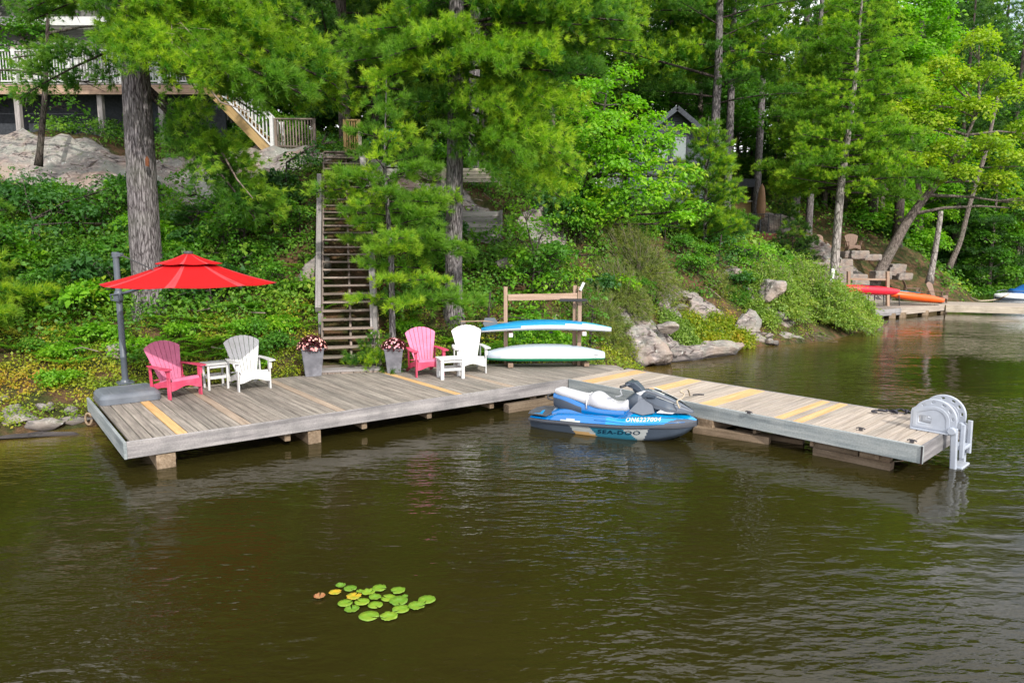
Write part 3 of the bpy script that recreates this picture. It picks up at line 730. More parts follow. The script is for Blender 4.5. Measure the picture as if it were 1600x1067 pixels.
o.location = loc(on(199, 622, DZ + .003)); o.rotation_euler = (0, 0, ba)
mb = MB(); mb.prism(rrect(.26, .26, .03, 3), .17, .195); mb.lathe([(.085, .195), (.07, .23), (.06, .24)], 16)
o = mb.obj('mast_foot', M['grey_metal'], um); o.rotation_euler = (0, 0, ba)
topz = at(181, 395, U0.y).z - U0.z
mb = MB(); mb.lathe([(.052, .2), (.052, .62), (.058, .63), (.058, .66), (.052, .67), (.050, topz - .07)], 16)
mb.obj('mast', M['grey_metal'], um, smooth=True, sharp=40)
mb = MB(); mb.lathe([(.062, topz - .08), (.064, topz), (.05, topz + .012)], 16); mb.box((.07, -.01, topz - .035), (.12, .06, .06)); mb.obj('mast_cap', M['grey_metal'], um)
jz = at(188, 462, U0.y).z - U0.z
mb = MB(); mb.lathe([(.066, jz - .1), (.07, jz - .08), (.07, jz + .06), (.06, jz + .08)], 14); mb.box((.02, -.07, jz - .02), (.12, .06, .10)); mb.tube([(-.08, -.09, jz - .07), (-.08, -.12, jz + .02), (.06, -.12, jz + .04), (.06, -.1, jz - .09), (-.08, -.09, jz - .07)], .014, 6)
mb.obj('crank_housing', M['grey_metal'], um, smooth=True, sharp=40)
CY = 11.35
C0 = loc(at(294, 395, CY)); rimz = loc(at(297, 443, CY)).z; R_ = 1.37
mb = MB(); j = Vector((.05, 0, jz + .03)); hub = Vector((C0.x, C0.y, rimz + .16))
mb.tube([j, j + (hub - j) * .1, hub], .026, 8); mb.obj('boom', M['grey_metal'], um, smooth=True)
mb = MB(); s0 = Vector((.08, -.01, topz - .03)); s1 = loc(at(245, 424, 10.95)); mb.tube([s0, s1], .013, 7)
mb.box(s1, (.09, .05, .02)); mb.obj('stay_rod', M['dark_metal'], um)
mb = MB(); mb.tube([(C0.x, C0.y, rimz - .05), (C0.x, C0.y, C0.z - .02)], .025, 8); mb.obj('centre_tube', M['grey_metal'], um)
ROT = math.radians(13)
def canopy(name, r0, r1, z0, z1, sag, seg=8):
    """eight sagging fabric panels; z0 at r0 (inner), z1 at r1 (rim)"""
    mb = MB(); nu, nr = 14, 7
    for k in range(8):
        vs = []
        for i in range(nr + 1):
            tr_ = i / nr; r = r0 + (r1 - r0) * tr_
            zz = z0 + (z1 - z0) * tr_ - (sag * .6) * math.sin(math.pi * tr_)
            for jn in range(nu + 1):
                w_ = jn / nu; a0 = ROT + k * math.pi / 4; a1 = a0 + math.pi / 4
                p = Vector((math.cos(a0), math.sin(a0), 0)).lerp(Vector((math.cos(a1), math.sin(a1), 0)), w_) * r
                s_ = math.sin(math.pi * w_)
                p *= 1 - .025 * s_ * tr_
                vs.append((C0.x + p.x, C0.y + p.y, zz - sag * s_ * tr_ * .55))
        fs = [(i * (nu + 1) + q, i * (nu + 1) + q + 1, (i + 1) * (nu + 1) + q + 1, (i + 1) * (nu + 1) + q) for i in range(nr) for q in range(nu)]
        mats = [1 if (q in (0, nu - 1)) else 0 for i in range(nr) for q in range(nu)]
        o0 = len(mb.v); mb.add(vs, fs); mb.m[-len(fs):] = mats
    o = mb.obj(name, [M['red_fabric'], M['red_seam']], um, smooth=True, sharp=25)
    so = o.modifiers.new('thick', 'SOLIDIFY'); so.thickness = .005; return o
canopy('canopy', .30, R_, C0.z - .16, rimz, .045)
canopy('vent_flap', .05, .52, C0.z - .015, C0.z - .175, .03)
for k in range(8):
    a = ROT + k * math.pi / 4; mb = MB(); dx, dy = math.cos(a), math.sin(a)
    mb.tube([(C0.x + dx * .06, C0.y + dy * .06, C0.z - .14), (C0.x + dx * .3, C0.y + dy * .3, C0.z - .25), (C0.x + dx * R_ * .6, C0.y + dy * R_ * .6, rimz + .04), (C0.x + dx * (R_ - .02), C0.y + dy * (R_ - .02), rimz - .03)], .009, 5); mb.obj('rib', M['dark_metal'], um)
mb = MB(); mb.lathe([(.07, C0.z - .02), (.075, C0.z + .0), (.07, C0.z + .022), (.03, C0.z + .03)], 14, c=(C0.x, C0.y, 0)); mb.obj('finial', M['dark_metal'], um, smooth=True, sharp=40)

# ------------------------------------------------------------------ planters with begonias
M['zinc'] = mat_plain('dark_zinc', (.14, .14, .16), .55, .5, var=.35, scale=5, dirt=(.26, .26, .29))
M['red_leaf'] = mat_leaf('dark_red_begonia_leaf', [(0, (.06, .012, .015)), (.5, (.12, .02, .03)), (1, (.07, .05, .02))], trans=.2)
M['petal'] = mat_leaf('pink_petal', [(0, (.75, .22, .32)), (.5, (.85, .48, .52)), (1, (.88, .66, .62))], trans=.25, shade_var=.05)
def leaf_quads(P, Dir, Nrm, L, W, rng, fold=.18):
    """one bent four-cornered leaf per point; returns V, F, per-vertex multiplicity 4"""
    Dir = Dir / (np.linalg.norm(Dir, axis=1, keepdims=True) + 1e-9)
    S = np.cross(Dir, Nrm); S /= (np.linalg.norm(S, axis=1, keepdims=True) + 1e-9)
    U = np.cross(S, Dir); L = np.asarray(L)[:, None]; W = np.asarray(W)[:, None]
    a = P; m1 = P + Dir * L * .45 + S * W / 2 + U * W * fold; m2 = P + Dir * L * .45 - S * W / 2 + U * W * fold; t = P + Dir * L - U * L * .12
    V = np.stack([a, m1, t, m2], 1).reshape(-1, 3); F = np.arange(len(V)).reshape(-1, 4)
    return V, F
def rand_unit(rng, n):
    v = rng.normal(size=(n, 3)); return v / np.linalg.norm(v, axis=1, keepdims=True)
def planter(label, px, py, s, rz, seed):
    t = thing('planter', label, 'planter', on(px, py, FZ), rz, 'grey planters with pink flowers by the stairs')
    mb = MB(); pr = lambda w_, z: [(x * w_ / 2, y * w_ / 2, z) for x, y in ((-1, -1), (1, -1), (1, 1), (-1, 1))]
    R = [pr(.33, 0), pr(.33, .03), pr(.45, .56), pr(.47, .565), pr(.47, .60), pr(.41, .60), pr(.40, .54)]
    vs = [p for r in R for p in r]; mb.add(vs, [(i * 4 + k, i * 4 + (k + 1) % 4, (i + 1) * 4 + (k + 1) % 4, (i + 1) * 4 + k) for i in range(6) for k in range(4)] + [(3, 2, 1, 0), (24, 25, 26, 27)])
    mb.obj('pot', M['zinc'], t, bevel=.006)
    rng = np.random.default_rng(seed); n = 520
    u = rand_unit(rng, n); u[:, 2] = np.abs(u[:, 2]); r = .55 + .45 * rng.random((n, 1)) ** .4
    P = u * r * np.array([.29, .29, .25]) + np.array([0, 0, .57])
    V, F = leaf_quads(P, u + rng.normal(size=(n, 3)) * .6, rand_unit(rng, n) * .5 + np.array([0, 0, 1]), .05 + .03 * rng.random(n), .045 + .02 * rng.random(n), rng)
    o = mesh_obj('foliage', np_mesh('foliage', V, F, {'rnd': np.repeat(rng.random(n), 4), 'tip': np.zeros(4 * n)}), M['red_leaf'], t); o['kind'] = 'stuff'
    n = 85; u = rand_unit(rng, n); u[:, 2] = np.abs(u[:, 2]); P = u * np.array([.31, .31, .27]) + np.array([0, 0, .58])
    Vs, Fs, rr, off = [], [], [], 0
    for p, q in zip(P, u):
        k = 7; a = np.arange(k) * 2 * np.pi / k; x = np.cross(q, [0, 0, 1.01]); x /= np.linalg.norm(x) + 1e-6; y = np.cross(q, x)
        D = np.cos(a)[:, None] * x + np.sin(a)[:, None] * y + q * .55; sz = rng.uniform(.02, .033)
        V, F = leaf_quads(np.repeat(p[None], k, 0), D, np.repeat(q[None], k, 0), np.full(k, sz), np.full(k, sz * .95), rng)
        Vs.append(V); Fs.append(F + off); off += len(V); rr += [rng.random()] * len(V)
    o = mesh_obj('flowers', np_mesh('flowers', np.vstack(Vs), np.vstack(Fs), {'rnd': rr, 'tip': np.zeros(len(rr))}), M['petal'], t); o['kind'] = 'stuff'
    t.scale = (s,) * 3
planter('dark grey tapered planter of pink begonias at the left foot of the stairs', 489, 586, .95, .35, 5)
planter('dark grey tapered planter of pink begonias between the stairs and the pink chair', 616, 581, .84, .15, 6)

# ------------------------------------------------------------------ lofted hulls
def loft(rings, caps=True):
    n = len(rings[0]); vs = [p for r in rings for p in r]
    fs = [(i * n + k, i * n + (k + 1) % n, (i + 1) * n + (k + 1) % n, (i + 1) * n + k) for i in range(len(rings) - 1) for k in range(n)]
    if caps: fs += [tuple(range(n - 1, -1, -1)), tuple(range((len(rings) - 1) * n, len(rings) * n))]
    return vs, fs
def hull_obj(name, root, L, W, T, mats, split, rocker=.0, pw=2.2, top=.55, n=20, st=30, blunt=.02, invert=False, tail=None):
    """closed boat-like shell along x; split(t, u) picks the material for a face from length t and height u (0 bottom..1 top)"""
    rings = []
    for i in range(st + 1):
        t = i / st; x = (t - .5) * L; e = abs(2 * t - 1)
        w_ = max(blunt, (1 - e ** pw) ** .62) * W / 2
        if tail is not None and t > .5: w_ = max(w_, tail * W / 2 * (1 - max(0, (t - .97) / .03) * .3))
        hz = (.45 + .55 * (1 - e ** 2.5)) * T; zc = rocker * e * e
        r = []
        for k in range(n):
            a = 2 * math.pi * k / n; ca, sa = math.cos(a), math.sin(a)
            y = w_ * math.copysign(abs(ca) ** .75, ca); z = (math.copysign(abs(sa) ** .9, sa)) * hz * (top if sa > 0 else 1 - top)
            r.append((x, y, zc + z))
        rings.append(r)
    vs, fs = loft(rings); mb = MB(); mb.add(vs, fs)
    for i in range(st):
        for k in range(n):
            a = 2 * math.pi * (k + .5) / n; mb.m[i * n + k] = split(i / st, math.sin(a), math.cos(a))
    return mb.obj(name, mats, root, smooth=True, sharp=50)
M['kayak_white'] = mat_plain('white_gelcoat', (.58, .60, .62), .3, .5, var=.05)
M['kayak_pale'] = mat_plain('pale_blue_grey_gelcoat', (.46, .52, .60), .35, .5, var=.08)
M['kayak_blue'] = mat_plain('bright_blue_gelcoat', (.01, .21, .42), .3, .5, var=.08)
M['kayak_aqua'] = mat_plain('aqua_gelcoat', (.05, .32, .44), .3, .5, var=.08)
M['kayak_green'] = mat_plain('green_gelcoat', (.0, .36, .16), .3, .5, var=.08)
M['kayak_red'] = mat_plain('red_kayak_plastic', (.62, .01, .03), .4, .5, var=.1)
M['kayak_orange'] = mat_plain('orange_kayak_plastic', (.75, .10, .01), .4, .5, var=.1)
# rack
RY = 15.0
rk = thing('kayak_rack', 'brown timber rack of upright posts and a top crossbar at the back of the dock', 'kayak rack', (at(790, 572, RY).x, RY, .3))
for px, py, mt, oy in ((790, 448, 'rack_wood', 0), (898.5, 446, 'rack_wood', .05), (906, 448, 'rack_wood', -.06)):
    p = at(px, py, RY + oy); board(rk, 'post', Vector((p.x, p.y, .1)), p, .085, .085, mt, up=(0, 1, 0))
a, b = at(794, 465, RY - .05), at(902, 463, RY - .05); board(rk, 'crossbar', a, b, .14, .04, 'rack_wood')
for px, py in ((797, 518), (907, 516)):
    p = at(px, py, RY - .02); board(rk, 'support_arm', p + Vector((0, .05, 0)), p + Vector((.02, -.62, .0)), .085, .09, 'rack_wood')
    board(rk, 'end_cap', p + Vector((.02, -.62, 0)), p + Vector((.02, -.66, 0)), .08, .085, 'white')
p = at(908, 450, RY - .12); board(rk, 'hook', p + Vector((-.02, 0, -.05)), p + Vector((.06, 0, .12)), .06, .05, 'white')
# upper kayak
def on_rack(px0, px1, pyc, Y): a, b = at(px0, pyc, Y), at(px1, pyc, Y); return (a + b) / 2, (b - a).length
p, L = on_rack(752, 956, 509, RY - .38)
k1 = thing('kayak', 'upside down white and blue kayak resting on the rack arms', 'kayak', p, math.radians(2))
def s1(t, sz, cy): return 0 if (sz > -.1 + .9 * t and t < .75) else (3 if sz < -.45 and t > .3 else (2 if sz > .8 else 1))
ho = hull_obj('hull', k1, L, .62, .21, [M['kayak_blue'], M['kayak_white'], M['kayak_aqua'], M['kayak_pale']], s1, rocker=-.10, top=.62)
mb = MB(); mb.tube([(-L * .38, -.1, -.075), (L * .4, -.1, -.06)], .012, 5); mb.obj('bungee_cord', M['black'], k1)
mb = MB(); mb.lathe([(.03, -.145), (.05, -.13), (.03, -.11)], 8, c=(L * .03, -.1, 0)); mb.obj('cleat', M['black'], k1)
# lower kayak on two blocks
p, L = on_rack(757, 944, 556, 14.75)
for px, py, dr in ((798, 571, .12), (917, 569, .22)):
    q = on(px, py, DZ + .06); o = board(None, 'wood_block', q, q + Vector((-dr, .95, 0)), .10, .11, 'rack_wood')
    tag(o, 'short timber block under the %s end of the white and green kayak' % ('left' if px < 850 else 'right'), 'block', 'timber blocks under the kayak')
k2 = thing('kayak', 'upside down white kayak with a green rim lying on timber blocks on the dock', 'kayak', (p.x, 14.75, DZ + .285), math.radians(1))
def s2(t, sz, cy): return 2 if sz < -.3 else (0 if (sz < .62 and t > .1 + .35 * max(0, sz)) else 1)
hull_obj('hull', k2, L, .74, .36, [M['kayak_white'], M['kayak_pale'], M['kayak_green']], s2, rocker=-.05, top=.58, pw=2.6, tail=.55)
mb = MB(); mb.box((L * .42, -.283, .02), (.10, .004, .018)); mb.obj('maker_sticker', M['black'], k2)
# paddle stuck behind the upper kayak
pa = thing('paddle', 'paddle with a dark blade lying behind the upper kayak', 'paddle', at(766, 503, RY - .12), 0)
mb = MB(); mb.prism([(-.16, -.04), (-.13, -.10), (.1, -.10), (.17, -.03), (.1, .09), (-.12, .09)], -.008, .008, Matrix.Rotation(math.radians(80), 4, 'X')); mb.obj('blade', M['grey_metal'], pa, bevel=.003)
mb = MB(); mb.tube([(-.65, .1, .0), (-.16, 0, .02), (1.2, .02, -.1)], .013, 6); mb.obj('shaft', M['rack_wood'], pa)
p = at(905, 469, RY - .2); o = board(None, 'paddle_grip', p + Vector((-.42, .02, .0)), p + Vector((.16, 0, 0)), .06, .09, 'black'); tag(o, 'black padded bar jutting out beneath the right end of the rack crossbar', 'padded bar')
# ------------------------------------------------------------------ personal watercraft
def mat_gloss(name, col, rough=.22, metal=0, coat=.6, flake=0):
    m, nt, b, out = nmat(name); n = tex(nt, 3, detail=3)
    c = mixc(nt, 1, col, ramp(nt, n.outputs[0], [(.3, (.92,) * 3), (.7, (1.06,) * 3)]), 'MULTIPLY')
    nt.links.new(c, b.inputs['Base Color']); b.inputs['Roughness'].default_value = rough; b.inputs['Metallic'].default_value = metal
    b.inputs['Coat Weight'].default_value = coat; b.inputs['Coat Roughness'].default_value = .08; return m
M['ski_blue'] = mat_gloss('glossy_blue_hull', (.0, .12, .37)); M['ski_cyan'] = mat_gloss('glossy_light_blue', (.0, .21, .47))
M['ski_dark'] = mat_gloss('dark_slate_plastic', (.045, .06, .085), .4, coat=.15); M['ski_grey'] = mat_gloss('mid_grey_plastic', (.11, .125, .155), .4, coat=.3)
M['ski_rub'] = mat_gloss('rubber_bumper', (.055, .06, .075), .6, coat=0); M['ski_white'] = mat_gloss('white_gloss', (.6, .6, .62), .35, coat=.3)
M['ski_seat'] = mat_gloss('white_vinyl_seat', (.46, .46, .49), .5, coat=.05); M['ski_gold'] = mat_gloss('gold_decal', (.42, .26, .11), .35)
M['ski_teal'] = mat_gloss('teal_decal', (.02, .13, .20), .35); M['ski_navy'] = mat_gloss('navy_lettering', (.0, .02, .05), .35)
M['ski_silver'] = mat_gloss('silver_decal', (.34, .36, .36), .35)
def interp(tab):
    xs, ys = zip(*tab); return lambda x: float(np.interp(x, xs, ys))
def smooth_interp(tab):
    xs, ys = map(np.array, zip(*tab)); d = np.gradient(ys, xs)
    def f(x):
        x = min(max(x, xs[0]), xs[-1]); i = min(int(np.searchsorted(xs, x, 'right')) - 1, len(xs) - 2); hh = xs[i + 1] - xs[i]; t = (x - xs[i]) / hh
        return float((2 * t**3 - 3 * t**2 + 1) * ys[i] + (t**3 - 2 * t**2 + t) * hh * d[i] + (-2 * t**3 + 3 * t**2) * ys[i + 1] + (t**3 - t**2) * hh * d[i + 1])
    return f
SK = thing('personal_watercraft', 'blue and white personal watercraft floating beside the pier', 'jet ski')
sb, sf = on(838, 648, .15), on(1088, 672, .15)
SK.location = ((sb.x + sf.x) / 2, (sb.y + sf.y) / 2, 0); SK.rotation_euler = (math.radians(-1.0), math.radians(-1.0), math.atan2(sf.y - sb.y, sf.x - sb.x) - math.radians(3))
SL = (sf - sb).length; SK.scale = (SL / 3.2, SL / 3.2 * 1.0, SL / 3.2 * .90)
HW = smooth_interp([(-1.6, .42), (-1.3, .52), (-.8, .57), (0, .59), (.6, .57), (1.0, .50), (1.3, .38), (1.5, .24), (1.62, .08)])
GZ = smooth_interp([(-1.6, .24), (-1.0, .26), (-.3, .27), (.4, .30), (1.0, .35), (1.4, .38), (1.62, .385)])
KZ = smooth_interp([(-1.6, -.12), (-.5, -.2), (.5, -.18), (1.1, -.06), (1.45, .12), (1.62, .30)])
XS = list(np.linspace(-1.6, 1.62, 110))
def resample(pr, m):
    q = np.array(pr); s_ = np.concatenate([[0], np.cumsum(np.hypot(*np.diff(q, axis=0).T))]); return [(float(np.interp(u, s_, q[:, 0])), float(np.interp(u, s_, q[:, 1]))) for u in np.linspace(0, s_[-1], m)]
# lower hull: half profile from keel to gunwale
def hprof(x):
    w_, g_, k = HW(x), GZ(x), KZ(x)
    return [(0, k), (w_ * .5, k + (g_ - k) * .10), (w_ * .80, k + (g_ - k) * .30), (w_ * .86, k + (g_ - k) * .42), (w_ * .90, k + (g_ - k) * .58), (w_ * .95, k + (g_ - k) * .76), (w_ * .97, g_ - .05)]
def mirror(pr, x): return [(x, -y, z) for y, z in pr[::-1]] + [(x, y, z) for y, z in pr if y > 0]
HP = 22
rings = [mirror(resample(hprof(x), HP), x) for x in XS]
n = len(rings[0]); mb = MB(); vs = [p for r in rings for p in r]; fs, mi = [], []
for i in range(len(XS) - 1):
    for k in range(n - 1):
        fs.append((i * n + k, i * n + k + 1, (i + 1) * n + k + 1, (i + 1) * n + k))
        x = (XS[i] + XS[i + 1]) / 2; kk = min(k, n - 2 - k); v_ = kk / (HP - 1); m_ = 0      # v_ 0 at the gunwale, 1 at the keel
        if v_ < .75:
            e = x - .55 * v_
            if -.72 < e < -.30: m_ = 1 if v_ > .16 + (e + .72) * .1 else 3
            elif -.30 <= e < .42: m_ = 2 if v_ < .46 else 1
            elif .42 <= e < .85 - .9 * v_: m_ = 3
            if e > .35 and m_ == 2 and v_ < .12: m_ = 3
        mi.append(m_)
fs.append(tuple(range(n))); mi.append(0); mb.add(vs, fs); mb.m = mi
hull = mb.obj('hull', [M['ski_dark'], M['ski_gold'], M['ski_teal'], M['ski_silver']], SK, smooth=True, sharp=35)
# bumper strip
def strip(name, x0, x1, f0, f1, mat, th=.0, cnt=40):
    mb = MB()
    for s in (-1, 1):
        vs = []; xs = np.linspace(x0, x1, cnt)
        for x in xs: a, b = f0(x), f1(x); vs += [(x, s * a[0], a[1]), (x, s * b[0], b[1])]
        f = [(2 * i, 2 * i + 1, 2 * i + 3, 2 * i + 2) for i in range(cnt - 1)]
        mb.add(vs, f if s < 0 else [q[::-1] for q in f])
    o = mb.obj(name, mat, SK, smooth=True)
    if th: so = o.modifiers.new('thick', 'SOLIDIFY'); so.thickness = th; so.offset = 0
    return o
mb = MB()
for s in (-1, 1):
    R = []
    for x in np.linspace(-1.62, 1.63, 48):
        w_, g_ = HW(x) * .99 + .012, GZ(x) - .035; hgt = .036 + .03 * max(0, min(1, (x - .9) / .4))
        R.append([(x, s * (w_ - .04), g_ + hgt), (x, s * (w_ + .012), g_ + hgt * .7), (x, s * (w_ + .02), g_), (x, s * (w_ + .004), g_ - hgt * .8), (x, s * (w_ - .05), g_ - hgt)])
    v_, f_ = loft(R); mb.add(v_, f_ if s > 0 else [q[::-1] for q in f_])
mb.obj('bumper_rail', M['ski_rub'], SK, smooth=True, sharp=50)
# blue upper shell: side deck, footwell in the rear, rising into the bow
PT = smooth_interp([(-1.6, .30), (-1.35, .34), (-1.1, .44), (-.7, .50), (0, .50), (.4, .57), (.9, .60), (1.3, .55), (1.55, .46), (1.62, .42)])
def uprof(x):
    w_, g_ = HW(x) * .985, GZ(x) + .01
    k = max(0, min(1, (x - .0) / .55)); k = k * k * (3 - 2 * k)          # 0 rear footwell, 1 bow
    r = max(0, min(1, (-1.0 - x) / .3))
    side = (.10 + .05 * math.sin(max(0, min(1, (x + 1.3) / 1.8)) * math.pi)) * (1 - r * .75)
    rear = [(0, PT(x) if x > -1.22 else g_ + .03), (.18, PT(x) - .04 if x > -1.22 else g_ + .03), (.25, g_ + .0), (w_ * .60, g_ + .0), (w_ * .70, g_ + side), (w_ * .86, g_ + side * .92), (w_, g_)]
    bow = [(0, PT(x)), (w_ * .30, PT(x) - .01), (w_ * .52, PT(x) - .05), (w_ * .70, g_ + (PT(x) - g_) * .62), (w_ * .84, g_ + (PT(x) - g_) * .42), (w_ * .95, g_ + (PT(x) - g_) * .2), (w_, g_)]
    return [(a[0] * (1 - k) + b_[0] * k, a[1] * (1 - k) + b_[1] * k) for a, b_ in zip(rear, bow)]
UP = 26
rings = [mirror(resample(uprof(x), UP)[::-1], x) for x in XS]; n = len(rings[0]); vs = [p for r in rings for p in r]; fs, mi = [], []
mb = MB()
for i in range(len(XS) - 1):
    for k in range(n - 1):
        fs.append((i * n + k, (i + 1) * n + k, (i + 1) * n + k + 1, i * n + k + 1)); q = rings[i][k]; x = q[0]; yy = abs(q[1]) / max(.05, HW(x)); m_ = 0
        if yy < .60 and x < .1 and q[2] < GZ(x) + .06: m_ = 2
        if x > .0 and yy > .50 + .35 * max(0, .75 - x): m_ = 1
        if x > .9: m_ = 1
        e = x + 1.2 * (1 - yy)
        if yy > .90 and -1.1 < x < -.3 and (1 - yy) < .10 * (1 - abs(x + .7) / .4): m_ = 3
        if x < -1.38 and yy < .8: m_ = 2
        if x > 1.05 and yy > 1.0 - (x - 1.05) * .8: m_ = 2
        mi.append(m_)
mb.add(vs, fs); mb.m = mi
mb.obj('deck_shell', [M['ski_blue'], M['ski_cyan'], M['ski_dark'], M['ski_silver']], SK, smooth=True, sharp=38)
# pod under the seat, dark flank
def section_loft(name, tab, mat, sharp=50, n=18, pw=.6, mats=None, pick=None, zc=0.0):
    """tab rows: x, half width, z bottom, z top"""
    f = [smooth_interp([(r[0], r[j]) for r in tab]) for j in (1, 2, 3)]; R = []
    X = np.linspace(tab[0][0], tab[-1][0], 34)
    for x in X:
        w_, z0, z1 = f[0](x), f[1](x), f[2](x); r = []
        for k in range(n):
            a = 2 * math.pi * (k + .5) / n; ca, sa = math.cos(a), math.sin(a)
            r.append((x, w_ * math.copysign(abs(ca) ** pw, ca), (z0 + z1) / 2 + (z1 - z0) / 2 * math.copysign(abs(sa) ** pw, sa)))
        R.append(r)
    v_, f_ = loft(R); mb = MB(); mb.add(v_, f_)
    if pick:
        for i in range(len(X) - 1):
            for k in range(n): mb.m[i * n + k] = pick(X[i], math.sin(2 * math.pi * (k + 1) / n), math.cos(2 * math.pi * (k + 1) / n))
    return mb.obj(name, mats or mat, SK, smooth=True, sharp=sharp)
section_loft('seat_base', [(-1.22, .08, .46, .76), (-1.0, .15, .34, .78), (-.6, .21, .28, .64), (-.1, .24, .28, .54), (.3, .25, .3, .56)], None, mats=[M['ski_blue'], M['ski_dark']], pick=lambda x, s, c: 1 if (s < .25 and x < -.45 - .5 * (s + 1) * .3) or s < -.6 else 0)
section_loft('seat', [(-1.18, .09, .74, .86), (-1.08, .13, .70, .895), (-.9, .16, .66, .86), (-.6, .19, .58, .80), (-.48, .21, .54, .78), (-.44, .22, .52, .765)], M['ski_seat'], pw=.7)
section_loft('seat', [(-.45, .19, .52, .78), (-.36, .23, .50, .845), (-.26, .245, .48, .845), (-.1, .22, .46, .74), (.05, .215, .46, .66), (.2, .23, .46, .68), (.36, .20, .48, .80), (.44, .10, .54, .86)], M['ski_seat'], pw=.68)
mb = MB(); mb.tube([(-.46, -.235, .5), (-.465, -.225, .68), (-.47, -.14, .79), (-.47, .14, .79), (-.465, .225, .68), (-.46, .235, .5)], .014, 6); mb.obj('seat_strap', M['ski_white'], SK, smooth=True)
mb = MB(); mb.tube([(-1.2, -.16, .62), (-1.3, -.16, .64), (-1.33, -.12, .7), (-1.33, .12, .7), (-1.3, .16, .64), (-1.2, .16, .62)], .018, 7); mb.obj('grab_handle', M['black'], SK, smooth=True)
# console and hood
section_loft('console', [(.30, .16, .52, .78), (.45, .22, .50, .90), (.6, .23, .52, .90), (.8, .26, .52, .84), (1.0, .22, .54, .76)], None, mats=[M['ski_dark'], M['ski_grey']], pick=lambda x, s, c: 1 if (abs(c) > .75 and x > .55) else 0, pw=.75)
for s in (-1, 1):
    mb = MB(); P = [(.42, .54, .30), (.62, .80, .20), (.80, .82, .20), (.92, .56, .37), (.70, .50, .40)]
    v_ = [(x, s * y, z) for x, z, y in P]; mb.add(v_, [tuple(range(5)) if s < 0 else tuple(range(4, -1, -1))]); o = mb.obj('side_panel', M['ski_grey'], SK); so = o.modifiers.new('t', 'SOLIDIFY'); so.thickness = .03
    mb = MB(); v_ = [(x, s * y, z) for x, z, y in [(.95, .57, .37), (1.02, .62, .30), (1.30, .585, .22), (1.22, .56, .31)]]; mb.add(v_, [tuple(range(4)) if s < 0 else (3, 2, 1, 0)]); o = mb.obj('side_panel', M['ski_white'], SK); so = o.modifiers.new('t', 'SOLIDIFY'); so.thickness = .02
def facet_loft(name, tab, prof, mats, pick, sharp=22):
    """tab rows x, half width, bottom, top; prof = list of (width share, height share) from the crown down to the skirt"""
    f = [interp([(r[0], r[j]) for r in tab]) for j in (1, 2, 3)]; X = np.linspace(tab[0][0], tab[-1][0], 26); R = []
    for x in X:
        w_, z0, z1 = f[0](x), f[1](x), f[2](x); R.append(mirror([(a * w_, z0 + b_ * (z1 - z0)) for a, b_ in prof][::-1], x))
    n = len(R[0]); mb = MB(); fs, mi = [], []
    for i in range(len(X) - 1):
        for k in range(n - 1): fs.append((i * n + k, (i + 1) * n + k, (i + 1) * n + k + 1, i * n + k + 1)); mi.append(pick(X[i], min(k, n - 2 - k)))
    fs += [tuple(range(n)), tuple(range(len(X) * n - 1, (len(X) - 1) * n - 1, -1))]; mi += [0, 0]
    mb.add([p for r in R for p in r], fs); mb.m = mi; return mb.obj(name, mats, SK, smooth=True, sharp=sharp)
HT = [(.60, .17, .80, .97), (.70, .25, .74, .99), (.9, .33, .65, .945), (1.12, .34, .60, .86), (1.32, .27, .575, .75), (1.48, .15, .56, .65), (1.56, .05, .555, .60)]
hood = facet_loft('hood', HT, [(.0, 1.0), (.30, .99), (.42, .90), (.72, .80), (.86, .62), (1.0, .30), (.96, .0)], [M['ski_dark'], M['ski_grey'], M['ski_silver'], M['ski_rub']], lambda x, k: {0: 0, 1: 1, 2: 3, 3: 0 if x < 1.25 else 1, 4: 0, 5: 1}.get(k, 0) if not (k == 0 and .78 < x < 1.0) else 2)
for s in (-1, 1):
    for (q, mt) in (([(.74, 1.0, .09), (.82, .995, .12), (1.04, .915, .15), (.96, .935, .13)], 'ski_silver'), ([(.92, .885, .262), (.98, .865, .272), (1.36, .715, .20), (1.30, .735, .20)], 'ski_silver')):
        mb = MB(); v_ = [(x, s * y, z) for x, z, y in q]; mb.add(v_, [(0, 1, 2, 3) if s > 0 else (3, 2, 1, 0)]); o = mb.obj('hood_stripe', M[mt], SK); so = o.modifiers.new('t', 'SOLIDIFY'); so.thickness = .012
section_loft('glove_box', [(.46, .10, .80, .90), (.58, .16, .82, .95), (.7, .15, .84, .97), (.82, .10, .86, .96)], M['ski_white'], pw=.7)
# steering
mb = MB(); v_, f_ = loft([[(x, -.11 * k, z0), (x, .11 * k, z0), (x, .12 * k, z1), (x, -.12 * k, z1)] for x, z0, z1, k in ((.26, 1.06, 1.10, .7), (.34, 1.02, 1.135, 1.1), (.46, .98, 1.13, 1.15), (.56, .90, 1.04, 1.0), (.62, .88, .96, .9))]); mb.add(v_, f_)
mb.tube([(.60, 0, .80), (.44, 0, 1.0)], .075, 8); mb.obj('steering_pod', M['ski_dark'], SK, bevel=.012)
for s in (-1, 1):
    mb = MB(); mb.tube([(.40, s * .08, 1.07), (.36, s * .22, 1.09), (.28, s * .40, 1.075)], [.026, .022, .022], 8); mb.obj('handlebar', M['ski_dark'], SK, smooth=True)
    mb = MB(); mb.tube([(.33, s * .28, 1.085), (.275, s * .42, 1.073)], .028, 9); mb.obj('grip', M['black'], SK, smooth=True)
    mb = MB(); mb.prism([(-.09, -.03), (.10, -.04), (.12, .02), (-.02, .045)], -.03, .03, Matrix.Translation((.78, s * .27, .90)) @ Matrix.Rotation(math.radians(90), 4, 'X')); mb.obj('mirror', M['ski_dark'], SK, bevel=.008)
